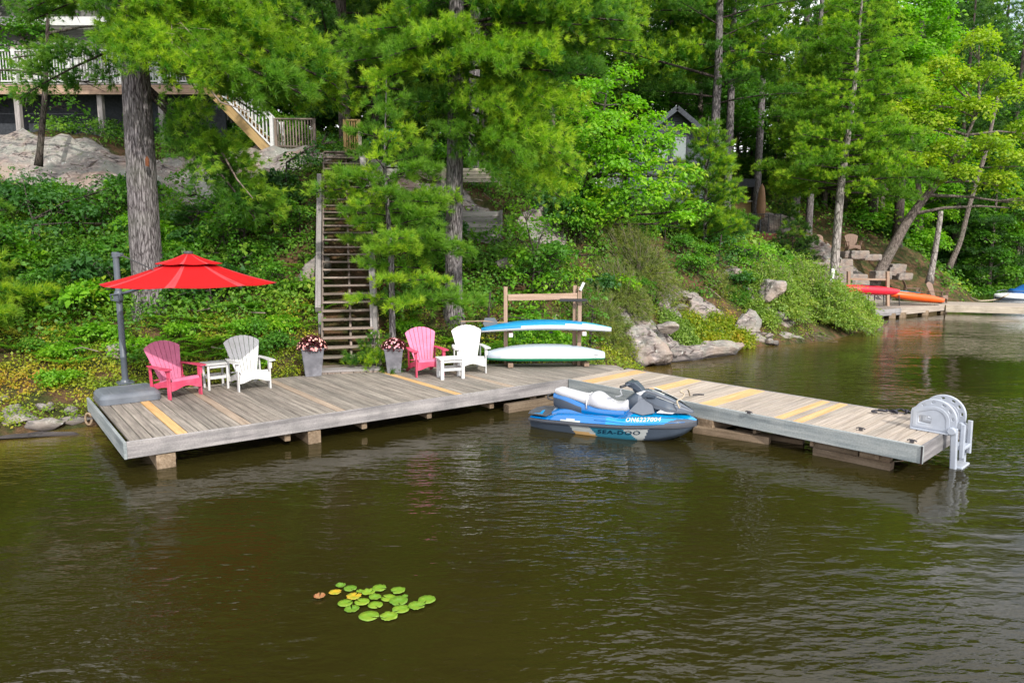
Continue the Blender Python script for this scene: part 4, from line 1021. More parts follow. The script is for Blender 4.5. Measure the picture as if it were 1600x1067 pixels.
for x0, x1, f_a, f_b, mt in ((-.35, 1.35, 3, .55, 'ski_dark'), (-.2, 1.45, 5, .5, 'ski_blue')):
    for s_ in (-1, 1):
        P_ = []
        for x in np.linspace(x0, x1, 26):
            a_, b_ = uprof(x)[f_a], uprof(x)[f_a + 1] if f_a < 6 else uprof(x)[f_a]; P_.append((x, s_ * (a_[0] * f_b + b_[0] * (1 - f_b) + .004), a_[1] * f_b + b_[1] * (1 - f_b) + .002))
        mb = MB(); mb.tube(P_, .008, 5); mb.obj('trim_line', M[mt], SK, smooth=True)
# stern platform, traction mat, ladder fin
mb = MB(); mb.prism([(-1.62, -.40), (-1.2, -.50), (-1.2, .50), (-1.62, .40), (-1.70, .2), (-1.70, -.2)], .318, .335); mb.obj('boarding_platform', M['ski_rub'], SK, bevel=.006)
mb = MB(); mb.prism([(-1.66, .0), (-1.35, .0), (-1.28, .11), (-1.34, .10), (-1.40, .03)], -.01, .01, Matrix.Translation((0, -.36, .32)) @ Matrix.Rotation(math.radians(90), 4, 'X')); mb.obj('tie_cleat', M['ski_cyan'], SK)
# text wrapped on the flank
def flank(me, x0, z0, prof, off=.006):
    for v in me.vertices:
        x, z = x0 + v.co.x, z0 + v.co.y + (GZ(x0 + v.co.x) - GZ(x0 + .3)) ; pr = prof(x)
        ys = sorted([(q[1], q[0]) for q in pr]); y = float(np.interp(z, [a for a, _ in ys], [b_ for _, b_ in ys]))
        v.co = (x, -(y + off + v.co.z), z)
    return me
me = flank(text_mesh('ON6227004', .10, .001, 0, 1.15, .0015), .40, .40, lambda x: [q for q in uprof(x)[3:]][::-1])
mesh_obj('registration_number', me, M['ski_white'], SK)
def hull_side(x): return hprof(x)[2:]
me = flank(text_mesh('SEA-DOO', .125, .001, .15, 1.4, .002), -.14, .085, hull_side)
mesh_obj('hull_lettering', me, M['ski_navy'], SK)
me = text_mesh('SEA-DOO', .05, .001, .2, 1.2)
o = mesh_obj('hood_lettering', me, M['ski_teal'], SK); o.location = (.93, -.326, .70); o.rotation_euler = (math.radians(72), math.radians(12), math.radians(2))
# lanyard and mooring rope
def rope(name, pts, r, mat, label, cat, n=6, sub=6):
    P = [Vector(p) for p in pts]; out = []
    for i in range(len(P) - 1):
        p0, p1, p2, p3 = P[max(i - 1, 0)], P[i], P[i + 1], P[min(i + 2, len(P) - 1)]
        for k in range(sub):
            t = k / sub; out.append(.5 * ((2 * p1) + (-p0 + p2) * t + (2 * p0 - 5 * p1 + 4 * p2 - p3) * t * t + (-p0 + 3 * p1 - 3 * p2 + p3) * t ** 3))
    out.append(P[-1]); mb = MB(); mb.tube(out, r, n); o = mb.obj(name, mat, None, smooth=True); return tag(o, label, cat)
mb = MB(); mb.tube([(.25, -.24, 1.05), (.22, -.23, .95), (.24, -.2, .86), (.17, -.17, .82), (.10, -.15, .80)], .011, 6); mb.obj('lanyard', M['ski_white'], SK, smooth=True)
M['rope'] = mat_plain('pale_rope', (.42, .35, .26), .9, .1, var=.4, scale=40); M['rope_dark'] = mat_plain('dark_rope', (.04, .04, .05), .8, .2, var=.5, scale=40)
bz = at(1064, 622, 10.55)
rope('mooring_rope', [at(1062, 638, 10.35), at(1058, 627, 10.4), at(1066, 622, 10.5), at(1069, 615, 10.6), at(1063, 612, 10.55), at(1074, 608, 10.8), on(1078, 618, DZ + .03)], .012, M['rope'], 'pale mooring rope knotted at the bow of the blue watercraft', 'rope')
rope('tie_line', [on(1083, 618.5, DZ + .03) + Vector((0, 0, .02)), on(1090, 616, DZ + .03), on(1100, 616.5, DZ + .03)], .012, M['rope_dark'], 'short dark line across the pier edge near the bow', 'rope')
# ------------------------------------------------------------------ swim ladder on the pier end
ld = thing('swim_ladder', 'grey moulded flip up swim ladder on the far end of the pier', 'ladder')
pe = on(1475, 679, DZ); ld.location = (pe.x, pe.y, DZ + .014); ld.rotation_euler = (0, 0, math.atan2(pd.y, pd.x))
# local x points out past the pier end, local y across
def arcpts(cx, cz, r, a0, a1, n): return [(cx + r * math.cos(math.radians(a0 + (a1 - a0) * k / (n - 1))), cz + r * math.sin(math.radians(a0 + (a1 - a0) * k / (n - 1)))) for k in range(n)]
outer = [(-.42, 0), (.13, 0), (.14, .19)] + arcpts(-.13, .19, .27, 0, 150, 18) + [(-.41, .29), (-.42, .25)]
def slot(cx, cz, r, a, da, hw): return arcpts(cx, cz, r + hw, a - da, a + da, 5) + arcpts(cx, cz, r - hw, a + da, a - da, 5)
holes = [[(-.33, .11), (-.33, .20), (-.30, .22), (-.18, .22), (-.16, .20), (-.16, .12), (-.18, .10), (-.31, .10)]] + [slot(-.13, .19, .228, a, 7, .02) for a in (8, 35, 62, 96, 128)]
RX = Matrix.Rotation(math.radians(90), 4, 'X')
for yy in (0, .42):
    o = curve_mesh('side_panel', [outer] + holes, .05, M['galv'], ld, .008); o.rotation_euler = (math.radians(90), 0, 0); o.location = (0, yy, 0)
    ri = [(-.39, .04), (-.39, .27), (-.30, .31)] + arcpts(-.13, .17, .19, 110, 0, 10) + [(.06, .04)]
    o = curve_mesh('raised_rib', [ri, [(-.35, .07), (.03, .07)] + arcpts(-.13, .17, .155, 0, 110, 9) + [(-.30, .27), (-.35, .25)]], .064, M['galv'], ld, .006); o.rotation_euler = (math.radians(90), 0, 0); o.location = (0, yy, 0)
    mb = MB(); mb.box((-.17, yy - .03 if yy == 0 else yy + .03, .01), (.48, .06, .02)); mb.obj('foot_flange', M['galv'], ld, bevel=.004)
    mb = MB(); mb.lathe([(.055, 0), (.055, .10), (.045, .12)], 14); o = mb.obj('hinge', M['galv'], ld, smooth=True, sharp=40); o.rotation_euler = (math.radians(90), 0, 0); o.location = (.10, yy + .05, .06)
    mb = MB(); mb.bar((.12, yy, .10), (.15, yy, -.62), .085, .06, up=(0, 1, 0), ch=.012); mb.obj('rail', M['galv'], ld, bevel=.004)
    mb = MB(); mb.bar((.21, yy + (.045 if yy == 0 else -.045), .16), (.22, yy + (.045 if yy == 0 else -.045), -.3), .06, .05, up=(0, 1, 0), ch=.012); mb.obj('inner_rail', M['galv'], ld)
for zz in (-.18, -.46):
    mb = MB(); mb.box((.17, .21, zz), (.15, .36, .045)); mb.obj('step', M['galv'], ld, bevel=.01)
mb = MB(); mb.tube([(.02, .62, -.05), (.12, .62, -.04), (.14, .62, .02)], .03, 8); mb.obj('end_bumper', M['kayak_white'], ld, smooth=True)
# rope heap
rng = random.Random(3); c = on(1395, 645, DZ + .03); ex = Vector((.42, .05, 0)); pts = []
for i in range(26): pts.append(c + Vector(((i / 25 - .5) * .55 + rng.uniform(-.07, .07), rng.uniform(-.07, .07), rng.uniform(.0, .05))))
rope('coiled_rope', pts, .014, M['rope_dark'], 'small heap of dark rope on the pier near the swim ladder', 'rope', 6, 4)
for px, py, lab in ((1170, 646, 'small dark mooring cleat on the near edge of the pier'), (1345, 672, 'dark metal cleat midway along the near pier edge'), (1425, 691, 'small metal ring cleat at the near corner of the pier')):
    p = on(px, py, DZ + .02); mb = MB(); mb.tube([(-.06, 0, .02), (-.03, 0, .035), (.03, 0, .035), (.06, 0, .02)], .009, 6); mb.box((0, 0, .012), (.05, .03, .03)); o = mb.obj('cleat', M['dark_metal']); o.location = p; o.rotation_euler = (0, 0, -.8); tag(o, lab, 'cleat')
# rusty ring at the shore corner of the dock
p = on(137, 655, .15); pts = [p + Vector((.09 * math.cos(t) * .6, .02, .10 * math.sin(t))) for t in np.linspace(.3, 6.2, 14)]; mb = MB(); mb.tube(pts, .018, 6); tag(mb.obj('iron_ring', M['timber_brown'], None, smooth=True), 'rusty iron loop hanging at the back left corner of the dock', 'ring')
# ------------------------------------------------------------------ lily pads
def mat_pad(name, c1, c2):
    m, nt, b, out = nmat(name); n = tex(nt, 14, detail=5); oi = nt.nodes.new('ShaderNodeObjectInfo')
    c = mixc(nt, ramp(nt, n.outputs[0], [(.4, (0, 0, 0)), (.62, (1, 1, 1))]), c1, c2)
    c = mixc(nt, 1, c, ramp(nt, oi.outputs['Random'], [(0, (.62, .75, .8)), (1, (1.2, 1.05, 1))]), 'MULTIPLY')
    sp = tex(nt, 38, detail=4, rough=.7); c = mixc(nt, ramp(nt, sp.outputs[0], [(.62, (0, 0, 0)), (.70, (.8, .8, .8))]), c, (.16, .10, .03))
    g_ = tex(nt, 1.0, kind='ShaderNodeTexGradient'); g_.gradient_type = 'RADIAL'
    vn = math_(nt, 'PINGPONG', math_(nt, 'MULTIPLY', g_.outputs['Fac'], 15.0), .5); c = mixc(nt, ramp(nt, vn, [(.0, (.45, .45, .45)), (.10, (0, 0, 0))]), c, (.24, .34, .07))
    nt.links.new(c, b.inputs['Base Color']); b.inputs['Roughness'].default_value = .4; bump(nt, b, n.outputs[0], .01, .5); return m
M['pad_green'] = mat_pad('green_lily_pad', (.11, .235, .010), (.17, .27, .018)); M['pad_yellow'] = mat_pad('yellowing_lily_pad', (.55, .31, .012), (.30, .30, .02)); M['pad_red'] = mat_pad('dying_red_lily_pad', (.30, .10, .045), (.36, .19, .08))
PADS = [(445, 216, 50, 'g', 1), (538, 241, 66, 'g', 0), (392, 277, 62, 'y', 1), (240, 320, 58, 'r', 1), (573, 315, 78, 'y', 1), (628, 268, 34, 'g', 1), (712, 280, 68, 'g', 0), (816, 238, 76, 'g', 1), (998, 260, 78, 'g', 1), (775, 328, 62, 'g', 0), (903, 334, 76, 'g', 0), (1063, 316, 34, 'g', 1), (1002, 368, 94, 'g', 0), (488, 383, 76, 'g', 0), (650, 372, 76, 'g', 0), (553, 443, 76, 'g', 0), (777, 402, 76, 'g', 0), (1025, 440, 88, 'g', 0), (1176, 412, 86, 'g', 0), (1273, 350, 90, 'g', 0), (716, 508, 104, 'g', 0), (908, 515, 90, 'g', 0)]
rng = random.Random(2)
names = {'g': 'green', 'y': 'yellow', 'r': 'reddish brown'}
lab_special = {3: 'reddish brown dying lily pad floating alone at the left of the cluster', 2: 'ragged small yellow lily pad left of the green cluster', 4: 'bright yellow lily pad with a ragged edge among green ones', 19: 'large green lily pad at the far right tip of the cluster', 20: 'largest green lily pad, lower left of the pair nearest the camera', 21: 'round green lily pad, right one of the pair nearest the camera', 0: 'small ragged green lily pad at the upper left of the cluster', 8: 'green lily pad with a notched edge at the upper right of the cluster'}
for i, (zx, zy, wpx, kind, rag) in enumerate(PADS):
    px, py = 460 + zx / 6.154, 880 + zy / 6.154; p = on(px, py, .004 + .0035 * (i % 5)); r = wpx / 6.154 * p.y / 1067
    mb = MB(); n = 30; a0 = rng.uniform(0, 6.28); ring, inn = [], []
    for k in range(n):
        t = a0 + .12 + (2 * math.pi - .24) * k / (n - 1); q = 1 + rng.uniform(-.03, .03) + (rng.uniform(-.14, .06) if rag else 0)
        ring.append((r * q * math.cos(t), r * q * math.sin(t) * .95, .0035 + (rng.uniform(0, .004) if i % 3 else rng.uniform(.004, .013)))); inn.append((r * .55 * math.cos(t), r * .55 * math.sin(t), .001))
    vs = [(0, 0, 0)] + inn + ring; fs = [(0, 1 + k, 2 + k) for k in range(n - 1)] + [(1 + k, 1 + n + k, 2 + n + k, 2 + k) for k in range(n - 1)]
    mb.add(vs, fs); o = mb.obj('lily_pad', M['pad_green' if kind == 'g' else 'pad_yellow' if kind == 'y' else 'pad_red'], None, smooth=True)
    so = o.modifiers.new('t', 'SOLIDIFY'); so.thickness = .002; o.location = p
    tag(o, lab_special.get(i, 'bright green round lily pad within the floating cluster'), 'lily pad', 'lily pads floating in a small cluster')
# ------------------------------------------------------------------ main staircase up the bank
st = thing('wooden_staircase', 'long weathered brown wooden staircase climbing the bank behind the dock', 'staircase')
SB, ST = Vector((-3.42, 14.35, .42)), Vector((-4.86, 20.5, 5.86))
sdir = Vector((ST.x - SB.x, ST.y - SB.y, 0)).normalized(); sside = Vector((sdir.y, -sdir.x, 0))
NT = 30; tilt = math.degrees(0)
for i in range(NT):
    t = (i + .5) / NT; p = SB.lerp(ST, t); w_ = .60
    off = 0
    board(st, 'tread', p - sside * w_, p + sside * w_, .04, .25, 'stair_wood', up=(0, 0, 1))
for s in (-1, 1, 0):
    a, b = SB - Vector((0, 0, .16)), ST - Vector((0, 0, .16)); upv = Vector((0, -sdir.y, 1)).normalized()
    w_ = .615 * s
    up = (b - a).normalized().cross(sside)
    board(st, 'stringer', a + sside * w_, b + sside * w_, .22 if s else .12, .045 if s else .05, 'stair_wood', up=up)
board(st, 'bottom_step', Vector((-3.42, 14.12, .5)) - sside * .66, Vector((-3.42, 14.12, .5)) + sside * .66, .045, .36, 'rail_wood')
for k in range(5):
    p = Vector((-3.42, 13.96, .50)) + sside * (-.52 + k * .26)
    board(st, 'riser_block', Vector((p.x, p.y, .20)), Vector((p.x, p.y, .495)), .245, .04, 'stair_wood', up=tuple(sside))
# handrails: wide flat boards on edge
def rail(p0, p1, name='handrail', w=.19, t=.045, mat='rail_wood', up=None):
    d = (p1 - p0).normalized(); board(st, name, p0, p1, t, w, mat, up=up or d.cross(sside) * (1 if d.cross(sside).z > 0 else -1))
l0, l1 = at(497, 484, 15.6), at(499, 275, 19.6)
rail(l0, l1, w=.13, t=.15)
for px, Y, yb in ((498, 15.5, 545), (499, 17.2, 440), (500, 19.3, 330)):
    top = at(px - 1, 484 + (Y - 15.6) / 4.0 * (275 - 484), Y); board(st, 'post', Vector((top.x + .05, Y, top.z - 1.15)), Vector((top.x + .05, Y, top.z)), .09, .09, 'rail_wood', up=(0, 1, 0))
r0, r1 = at(583, 470, 15.3), at(579, 395, 16.7); rail(r0, r1, w=.13, t=.14)
r2, r3 = at(573, 305, 19.1), at(564, 232, 20.5); rail(r2, r3, w=.16, t=.14)
for px, py, Y, hh in ((586, 478, 15.3, 1.0), (581, 474, 15.4, 1.0), (580, 400, 16.7, 1.0), (573, 300, 19.1, 1.1), (562, 205, 20.6, 1.3)):
    p = at(px, py, Y); board(st, 'post', p - Vector((0, 0, hh)), p, .085, .085, 'light_wood' if py < 250 else 'rail_wood', up=(0, 1, 0))
# landing and picket rail at the top
land = thing('stair_landing', 'timber landing with a picket railing at the top of the long staircase', 'landing')
a, b = at(525, 240, 20.7), at(562, 240, 20.7)
for k in range(5): board(land, 'plank', a + Vector((-.1, k * .15, .02)), b + Vector((.2, k * .15, .02)), .035, .14, 'stair_wood')
board(land, 'rim_board', a + Vector((0, -.1, -.05)), b + Vector((.05, -.1, -.05)), .2, .04, 'stair_wood')
def pickets(root, p0, p1, hgt, n, mat, top=.09, wb=.035, post=True, base=0.05):
    for k in range(n + 1):
        q = p0.lerp(p1, k / n); board(root, 'baluster', q + Vector((0, 0, base)), q + Vector((0, 0, hgt - .04)), wb, wb, mat, up=(0, 1, 0))
    board(root, 'top_rail', p0 + Vector((0, 0, hgt)), p1 + Vector((0, 0, hgt)), .045, top, mat)
    board(root, 'bottom_rail', p0 + Vector((0, 0, base + .03)), p1 + Vector((0, 0, base + .03)), .05, .04, mat)
    if post:
        for q in (p0, p1): board(root, 'post', q - Vector((0, 0, .3)), q + Vector((0, 0, hgt + .02)), .09, .09, mat, up=(0, 1, 0))
pickets(land, at(540, 238, 21.6), at(562, 238, 21.6), .95, 6, 'yellow_wood')
pickets(land, at(432, 232, 23.4), at(492, 234, 22.6), .95, 13, 'stair_wood')
# retaining walls and terrace
def plank_wall(name, label, a, b, z0, z1, n, mat, posts=(0, 1), th=.05, group=None, cat='retaining wall'):
    r = thing(name, label, cat, group=group); hh = (z1 - z0) / n
    for k in range(n):
        z = z0 + hh * (k + .5); board(r, 'board', Vector((a.x, a.y, z)), Vector((b.x, b.y, z)), hh - .012, th, mat)
    for t in posts:
        q = a.lerp(b, t); board(r, 'post', Vector((q.x, q.y - .07, z0 - .1)), Vector((q.x, q.y - .07, z1 + .02)), .10, .09, mat, up=(0, 1, 0))
    return r
a, b = at(632, 378, 19.9), at(783, 378, 19.9)
plank_wall('timber_retaining_wall', 'low grey timber retaining wall behind the big centre pine', a, b, 2.95, 4.08, 7, 'rail_wood', (0, .42, 1))
a, b = at(572, 276, 21.4), at(782, 276, 21.4)
tw = plank_wall('terrace_edging', 'pale horizontal board edging along the front of the upper terrace', a, b, 5.02, 5.45, 4, 'light_wood', (0, .3, .58, 1))
q = at(692, 290, 21.2); board(tw, 'post', Vector((q.x, q.y, 3.8)), Vector((q.x, q.y, 5.4)), .12, .1, 'light_wood', up=(0, 1, 0))
# teal chairs up there
tc = make_chair('teal slatted chair on the upper terrace, nearer the big pine', 'teal_paint', 'teal_paint', 'teal chairs on the upper terrace')
q = at(643, 262, 23.0); tc.location = (q.x, 23.0, q.z); tc.rotation_euler = (0, 0, math.radians(70))
t2 = dup(tc, tuple(at(600, 245, 24.0)), math.radians(-30), 'teal slatted chair on the upper terrace, half hidden further left'); tc.scale = (.95,) * 3

# ------------------------------------------------------------------ house above on the left
def mat_siding(name, col, pitch=9.0):
    m, nt, b, out = nmat(name); n = tex(nt, 4, detail=5)
    c = mixc(nt, 1, col, ramp(nt, n.outputs[0], [(.3, (.82,) * 3), (.7, (1.05,) * 3)]), 'MULTIPLY')
    nt.links.new(c, b.inputs['Base Color']); b.inputs['Roughness'].default_value = .8; return m
M['house_wall'] = mat_siding('dark_grey_siding_paint', (.13, .125, .12)); M['cream'] = mat_siding('cream_stucco', (.48, .43, .35))
M['cabin_wall'] = mat_siding('slate_siding_paint', (.05, .06, .072)); M['roof'] = mat_plain('dark_roof_shingle', (.05, .055, .065), .9, .2, var=.4, scale=12)
def mat_glass():
    m, nt, b, out = nmat('window_glass'); b.inputs['Base Color'].default_value = (.05, .06, .07, 1); b.inputs['Roughness'].default_value = .04
    b.inputs['Specular IOR Level'].default_value = 1.0; b.inputs['Coat Weight'].default_value = 1; return m
M['glass'] = mat_glass()
def mbox(name, c, d, mat, root, bevel=0):
    mb = MB(); mb.box((0, 0, 0), d); o = mb.obj(name, M[mat], root, bevel=bevel); o.location = c; return o
def window(root, c, w_, hh, fr='white', mull=1, d=.08):
    mb = MB()
    for x in (-w_ / 2, w_ / 2): mb.box((x, 0, 0), (.09, d, hh + .09))
    for z in (-hh / 2, hh / 2): mb.box((0, 0, z), (w_ - .09, d, .09))
    for k in range(mull): mb.box((-w_ / 2 + w_ * (k + 1) / (mull + 1), 0, 0), (.05, d * .9, hh - .09))
    o = mb.obj('window', M[fr], root); o.location = c
    p = mbox('pane', (0, .01, 0), (w_ - .09, .02, hh - .09), 'glass', o); return o
hs = thing('lakeside_house', 'dark grey two storey house with white window frames above the rock at upper left', 'house', (-17.5, 29.0, 8.3))
for k in range(24): 
    z = -.3 + k * .26
    mbox('siding_board', (0, -2.0 + (.006 if k % 2 else 0), z), (13.4, .10, .25), 'house_wall', hs)
mbox('wall', (0, .2, 3.0), (13.3, 4.2, 7.0), 'house_wall', hs)
for x, z, w_, hh in ((-4.6, 1.4, 1.5, 1.9), (-2.3, 1.4, 1.6, 1.9), (.3, 1.4, 1.6, 1.9), (3.4, 1.5, 1.4, 1.6), (-3.6, 4.3, 2.0, 1.3), (.5, 4.3, 1.8, 1.3), (4.0, 4.2, 1.6, 1.2)):
    window(hs, (x, -2.08, z), w_, hh, mull=1)
mbox('column', (-.9, -2.2, 1.0), (.55, .3, 2.4), 'cream', hs); mbox('fascia_beam', (0, -2.5, 3.0), (13.6, .12, .3), 'white', hs)
mb = MB(); mb.add([(-7.2, -3.0, 5.9), (7.2, -3.0, 5.9), (7.2, 0, 8.4), (-7.2, 0, 8.4), (-7.2, 3, 5.9), (7.2, 3, 5.9)], [(0, 1, 2, 3), (3, 2, 5, 4), (0, 3, 4), (1, 5, 2)]); mb.obj('roof', M['roof'], hs)
dk = thing('house_deck', 'raised deck with white picket railing in front of the house at upper left', 'deck')
a, b = at(-40, 131, 24.2), at(332, 131, 24.2); zb = a.z
dz_ = zb
for k in range(12): board(dk, 'deck_board', Vector((a.x - 3, 24.2 + k * .16, dz_ - .03)), Vector((b.x, 24.2 + k * .16, dz_ - .03)), .035, .15, 'rail_wood')
board(dk, 'rim_beam', Vector((a.x - 3, 24.12, dz_ - .22)), Vector((b.x, 24.12, dz_ - .22)), .3, .05, 'rack_wood')
mb = MB(); mb.box(((a.x + b.x) / 2 - 1.5, 25.2, dz_ - .95), (b.x - a.x + 3, .1, 1.6)); mb.obj('under_deck_shade_sheet', M['roof'], dk)  # dark sheet added behind the posts to stand for the shade under the deck
for px in (-60, 25, 155, 250): p = at(px, 150, 24.3); board(dk, 'support_post', Vector((p.x, 24.35, dz_ - 2.6)), Vector((p.x, 24.35, dz_ - .2)), .17, .17, 'rail_wood', up=(0, 1, 0))
pickets(dk, Vector((a.x - 3, 24.2, dz_)), Vector((b.x, 24.2, dz_)), 1.07, 110, 'white', wb=.028)
for px in (25, 110, 180, 250): p = at(px, 131, 24.2); board(dk, 'post', Vector((p.x, 24.2, dz_)), Vector((p.x, 24.2, dz_ + 1.12)), .12, .12, 'white', up=(0, 1, 0))
us = thing('house_staircase', 'short stair with white railings dropping from the house deck to the path', 'staircase')
s0, s1_ = at(330, 131, 24.0), at(432, 236, 23.4)
for k in range(11):
    p = s0.lerp(s1_, (k + .5) / 11); board(us, 'tread', p + Vector((0, -.5, 0)), p + Vector((0, .5, 0)), .04, .28, 'yellow_wood')
for dy in (-.52, .52):
    board(us, 'stringer', s0 + Vector((0, dy, -.17)), s1_ + Vector((0, dy, -.17)), .28, .05, 'yellow_wood', up=(.6, 0, .7))
    for k in range(19): q = s0.lerp(s1_, k / 18) + Vector((0, dy, 0)); board(us, 'baluster', q + Vector((0, 0, .08)), q + Vector((0, 0, .92)), .032, .032, 'white', up=(0, 1, 0))
    for z in (.10, .95): board(us, 'rail', s0 + Vector((0, dy, z)), s1_ + Vector((0, dy, z)), .05, .07, 'white', up=(.6, 0, .7))
    board(us, 'post', s1_ + Vector((.05, dy, -.2)), s1_ + Vector((.05, dy, 1.02)), .11, .11, 'white', up=(0, 1, 0))

# ------------------------------------------------------------------ dark cabin in the middle distance
cb = thing('lakeside_cabin', 'dark slate blue cabin with a steep gable among the trees right of centre', 'cabin')
CY_ = 30.0; pk = at(1054, 168, CY_); e1 = at(1096, 236, CY_); wl_ = at(1018, 300, CY_)
gw = 1.9; zt = pk.z; zb = zt - 4.6
wall_x0, wall_x1 = pk.x - gw, pk.x + gw; ze = zt - 1.5
mb = MB(); mb.add([(wall_x0, CY_, zb), (wall_x1, CY_, zb), (wall_x1, CY_, ze), (pk.x, CY_, zt - .1), (wall_x0, CY_, ze), (wall_x0, CY_ + 7, zb), (wall_x1, CY_ + 7, zb), (wall_x1, CY_ + 7, ze), (pk.x, CY_ + 7, zt - .1), (wall_x0, CY_ + 7, ze)],
   [(0, 1, 2, 3, 4), (9, 8, 7, 6, 5), (1, 6, 7, 2), (5, 0, 4, 9)]); mb.obj('wall', M['cabin_wall'], cb)
for k in range(22):
    z = zb + .1 + k * .2; half = gw if z < ze else gw * (zt - z) / 1.5
    if half > .15: board(cb, 'siding_board', Vector((pk.x - half + .02, CY_ - .02, z)), Vector((pk.x + half - .02, CY_ - .02, z)), .19, .025 + .008 * (k % 2), 'cabin_wall')
for s in (-1, 1):
    mb = MB(); x1 = pk.x + s * (gw + .35); z1 = zt - 1.5 - .28
    v_ = [(pk.x, CY_ - .5, zt), (x1, CY_ - .5, z1), (x1, CY_ + 7.3, z1), (pk.x, CY_ + 7.3, zt)]; mb.add(v_, [(0, 1, 2, 3) if s > 0 else (3, 2, 1, 0)]); o = mb.obj('roof', M['roof'], cb); so = o.modifiers.new('t', 'SOLIDIFY'); so.thickness = .12
    board(cb, 'barge_board', Vector((pk.x, CY_ - .52, zt - .12)), Vector((x1, CY_ - .52, z1 - .12)), .2, .04, 'cabin_wall' if s < 0 else 'roof')
M['curtain'] = mat_plain('white_curtain', (.22, .25, .25), .8, .2)
for px in (1034, 1062):
    p = at(px, 232, CY_ - .06); w = window(cb, (p.x, CY_ - .06, p.z), .66, 1.05, 'roof', 0); mbox('blind', (0, -.012, 0), (.5, .008, .85), 'curtain', w)
# left wing with low roof
mb = MB(); x0 = at(900, 270, 31).x; x1 = wall_x0
mb.add([(x0, 31, zb), (x1, 31, zb), (x1, 31, zb + 2.3), (x0, 31, zb + 2.3), (x0, 36, zb), (x1, 36, zb), (x1, 36, zb + 2.3), (x0, 36, zb + 2.3)], [(0, 1, 2, 3), (4, 7, 6, 5), (0, 3, 7, 4), (1, 5, 6, 2), (3, 2, 6, 7)]); mb.obj('wing_wall', M['cabin_wall'], cb)
mb = MB(); v_ = [(x0 - .3, 30.5, zb + 2.2), (x1, 30.5, zb + 2.2), (x1, 33.5, zb + 3.6), (x0 - .3, 33.5, zb + 3.6)]; mb.add(v_, [(0, 1, 2, 3)]); o = mb.obj('wing_roof', M['roof'], cb); so = o.modifiers.new('t', 'SOLIDIFY'); so.thickness = .1
p = at(915, 285, 30.9); window(cb, (p.x, 30.93, p.z), .9, .9, 'white', 0)
window(cb, (at(955, 285, 30.9).x, 30.93, p.z), .9, .9, 'white', 0)

# ------------------------------------------------------------------ neighbour's patio
NY = 37.0
pt = thing('neighbour_patio', 'brick faced patio with black metal railing beyond the point', 'patio')
pl, pr = at(1146, 364, NY), at(1222, 364, NY); zt_ = pl.z
M['brick'] = mat_plain('red_brown_brick', (.30, .12, .075), .9, .2, var=.35, scale=8)
M['paver'] = mat_plain('patio_slab', (.34, .29, .26), .9, .2, var=.2)
mb = MB(); mb.box(((pl.x + pr.x) / 2, NY + 2.2, zt_ - .65), (pr.x - pl.x, 4.0, 1.3)); mb.obj('patio_base', M['paver'], pt)
bm_ = None; rr = random.Random(6)
for row in range(7):
    for col in range(9):
        x = pl.x + (col + .5 + (.5 if row % 2 else 0)) * (pr.x - pl.x) / 9.2
        if x > pr.x - .1: continue
        o = mbox('brick', (x, NY + .17 + rr.uniform(-.012, .012), zt_ - .09 - row * .16), ((pr.x - pl.x) / 9.2 - .02, .10, .14), 'brick', pt)
for z in (.08, 1.0): board(pt, 'railing_bar', Vector((pl.x, NY + .3, zt_ + z)), Vector((pr.x, NY + .3, zt_ + z)), .045, .045, 'black')
for k in range(5): x = pl.x + (pr.x - pl.x) * k / 4; board(pt, 'railing_post', Vector((x, NY + .3, zt_)), Vector((x, NY + .3, zt_ + 1.02)), .06, .06, 'black', up=(0, 1, 0))
for k in range(29): x = pl.x + (pr.x - pl.x) * k / 28; board(pt, 'baluster', Vector((x, NY + .3, zt_ + .1)), Vector((x, NY + .3, zt_ + 1.0)), .016, .016, 'black', up=(0, 1, 0))
gz = thing('patio_hut', 'black roofed bar hut with an orange wooden front on the neighbour patio', 'hut')
g0, g1 = at(1144, 343, 39.5), at(1174, 343, 39.5)
mbox('front_panel', ((g0.x + g1.x) / 2, 39.5, g0.z + .45), (g1.x - g0.x, .1, 1.05), 'yellow_wood', gz); mbox('counter', ((g0.x + g1.x) / 2, 39.4, g0.z + 1.0), (g1.x - g0.x + .2, .4, .06), 'rail_wood', gz)
mbox('back_wall', ((g0.x + g1.x) / 2, 41, g0.z + 1.1), (g1.x - g0.x, .1, 2.4), 'black', gz); 
for x in (g0.x, g1.x): mbox('post', (x, 39.5, g0.z + 1.1), (.12, .12, 2.4), 'black', gz)
mbox('roof', ((g0.x + g1.x) / 2, 40.2, g0.z + 2.0), (g1.x - g0.x + .5, 2.2, .45), 'roof', gz)
cu = thing('closed_patio_umbrella', 'closed tan patio umbrella standing on the neighbour patio', 'umbrella', at(1188, 350, 37.9))
M['tan_fabric'] = mat_fabric('tan_canvas', (.42, .25, .15))
mb = MB(); prof = [(.05, .25), (.20, .35), (.24, .9), (.2, 1.5), (.13, 1.95), (.05, 2.1), (.02, 2.15)]; mb.lathe(prof, 12)
mb.v = [(x * (1 + .22 * math.sin(6 * math.atan2(y, x))), y * (1 + .22 * math.sin(6 * math.atan2(y, x))), z) for x, y, z in mb.v]
mb.obj('folded_canopy', M['tan_fabric'], cu, smooth=True); mb = MB(); mb.tube([(0, 0, -.4), (0, 0, .5)], .03, 8); mb.obj('pole', M['grey_metal'], cu)
o = bpy.data.objects.new('boulder', rock_mesh('boulder', (1.3, .5, .75), 41, .1)); link(o); o.location = at(1208, 352, 38.4); tag(o, 'large pale boulder behind the railing of the neighbour patio', 'rock')
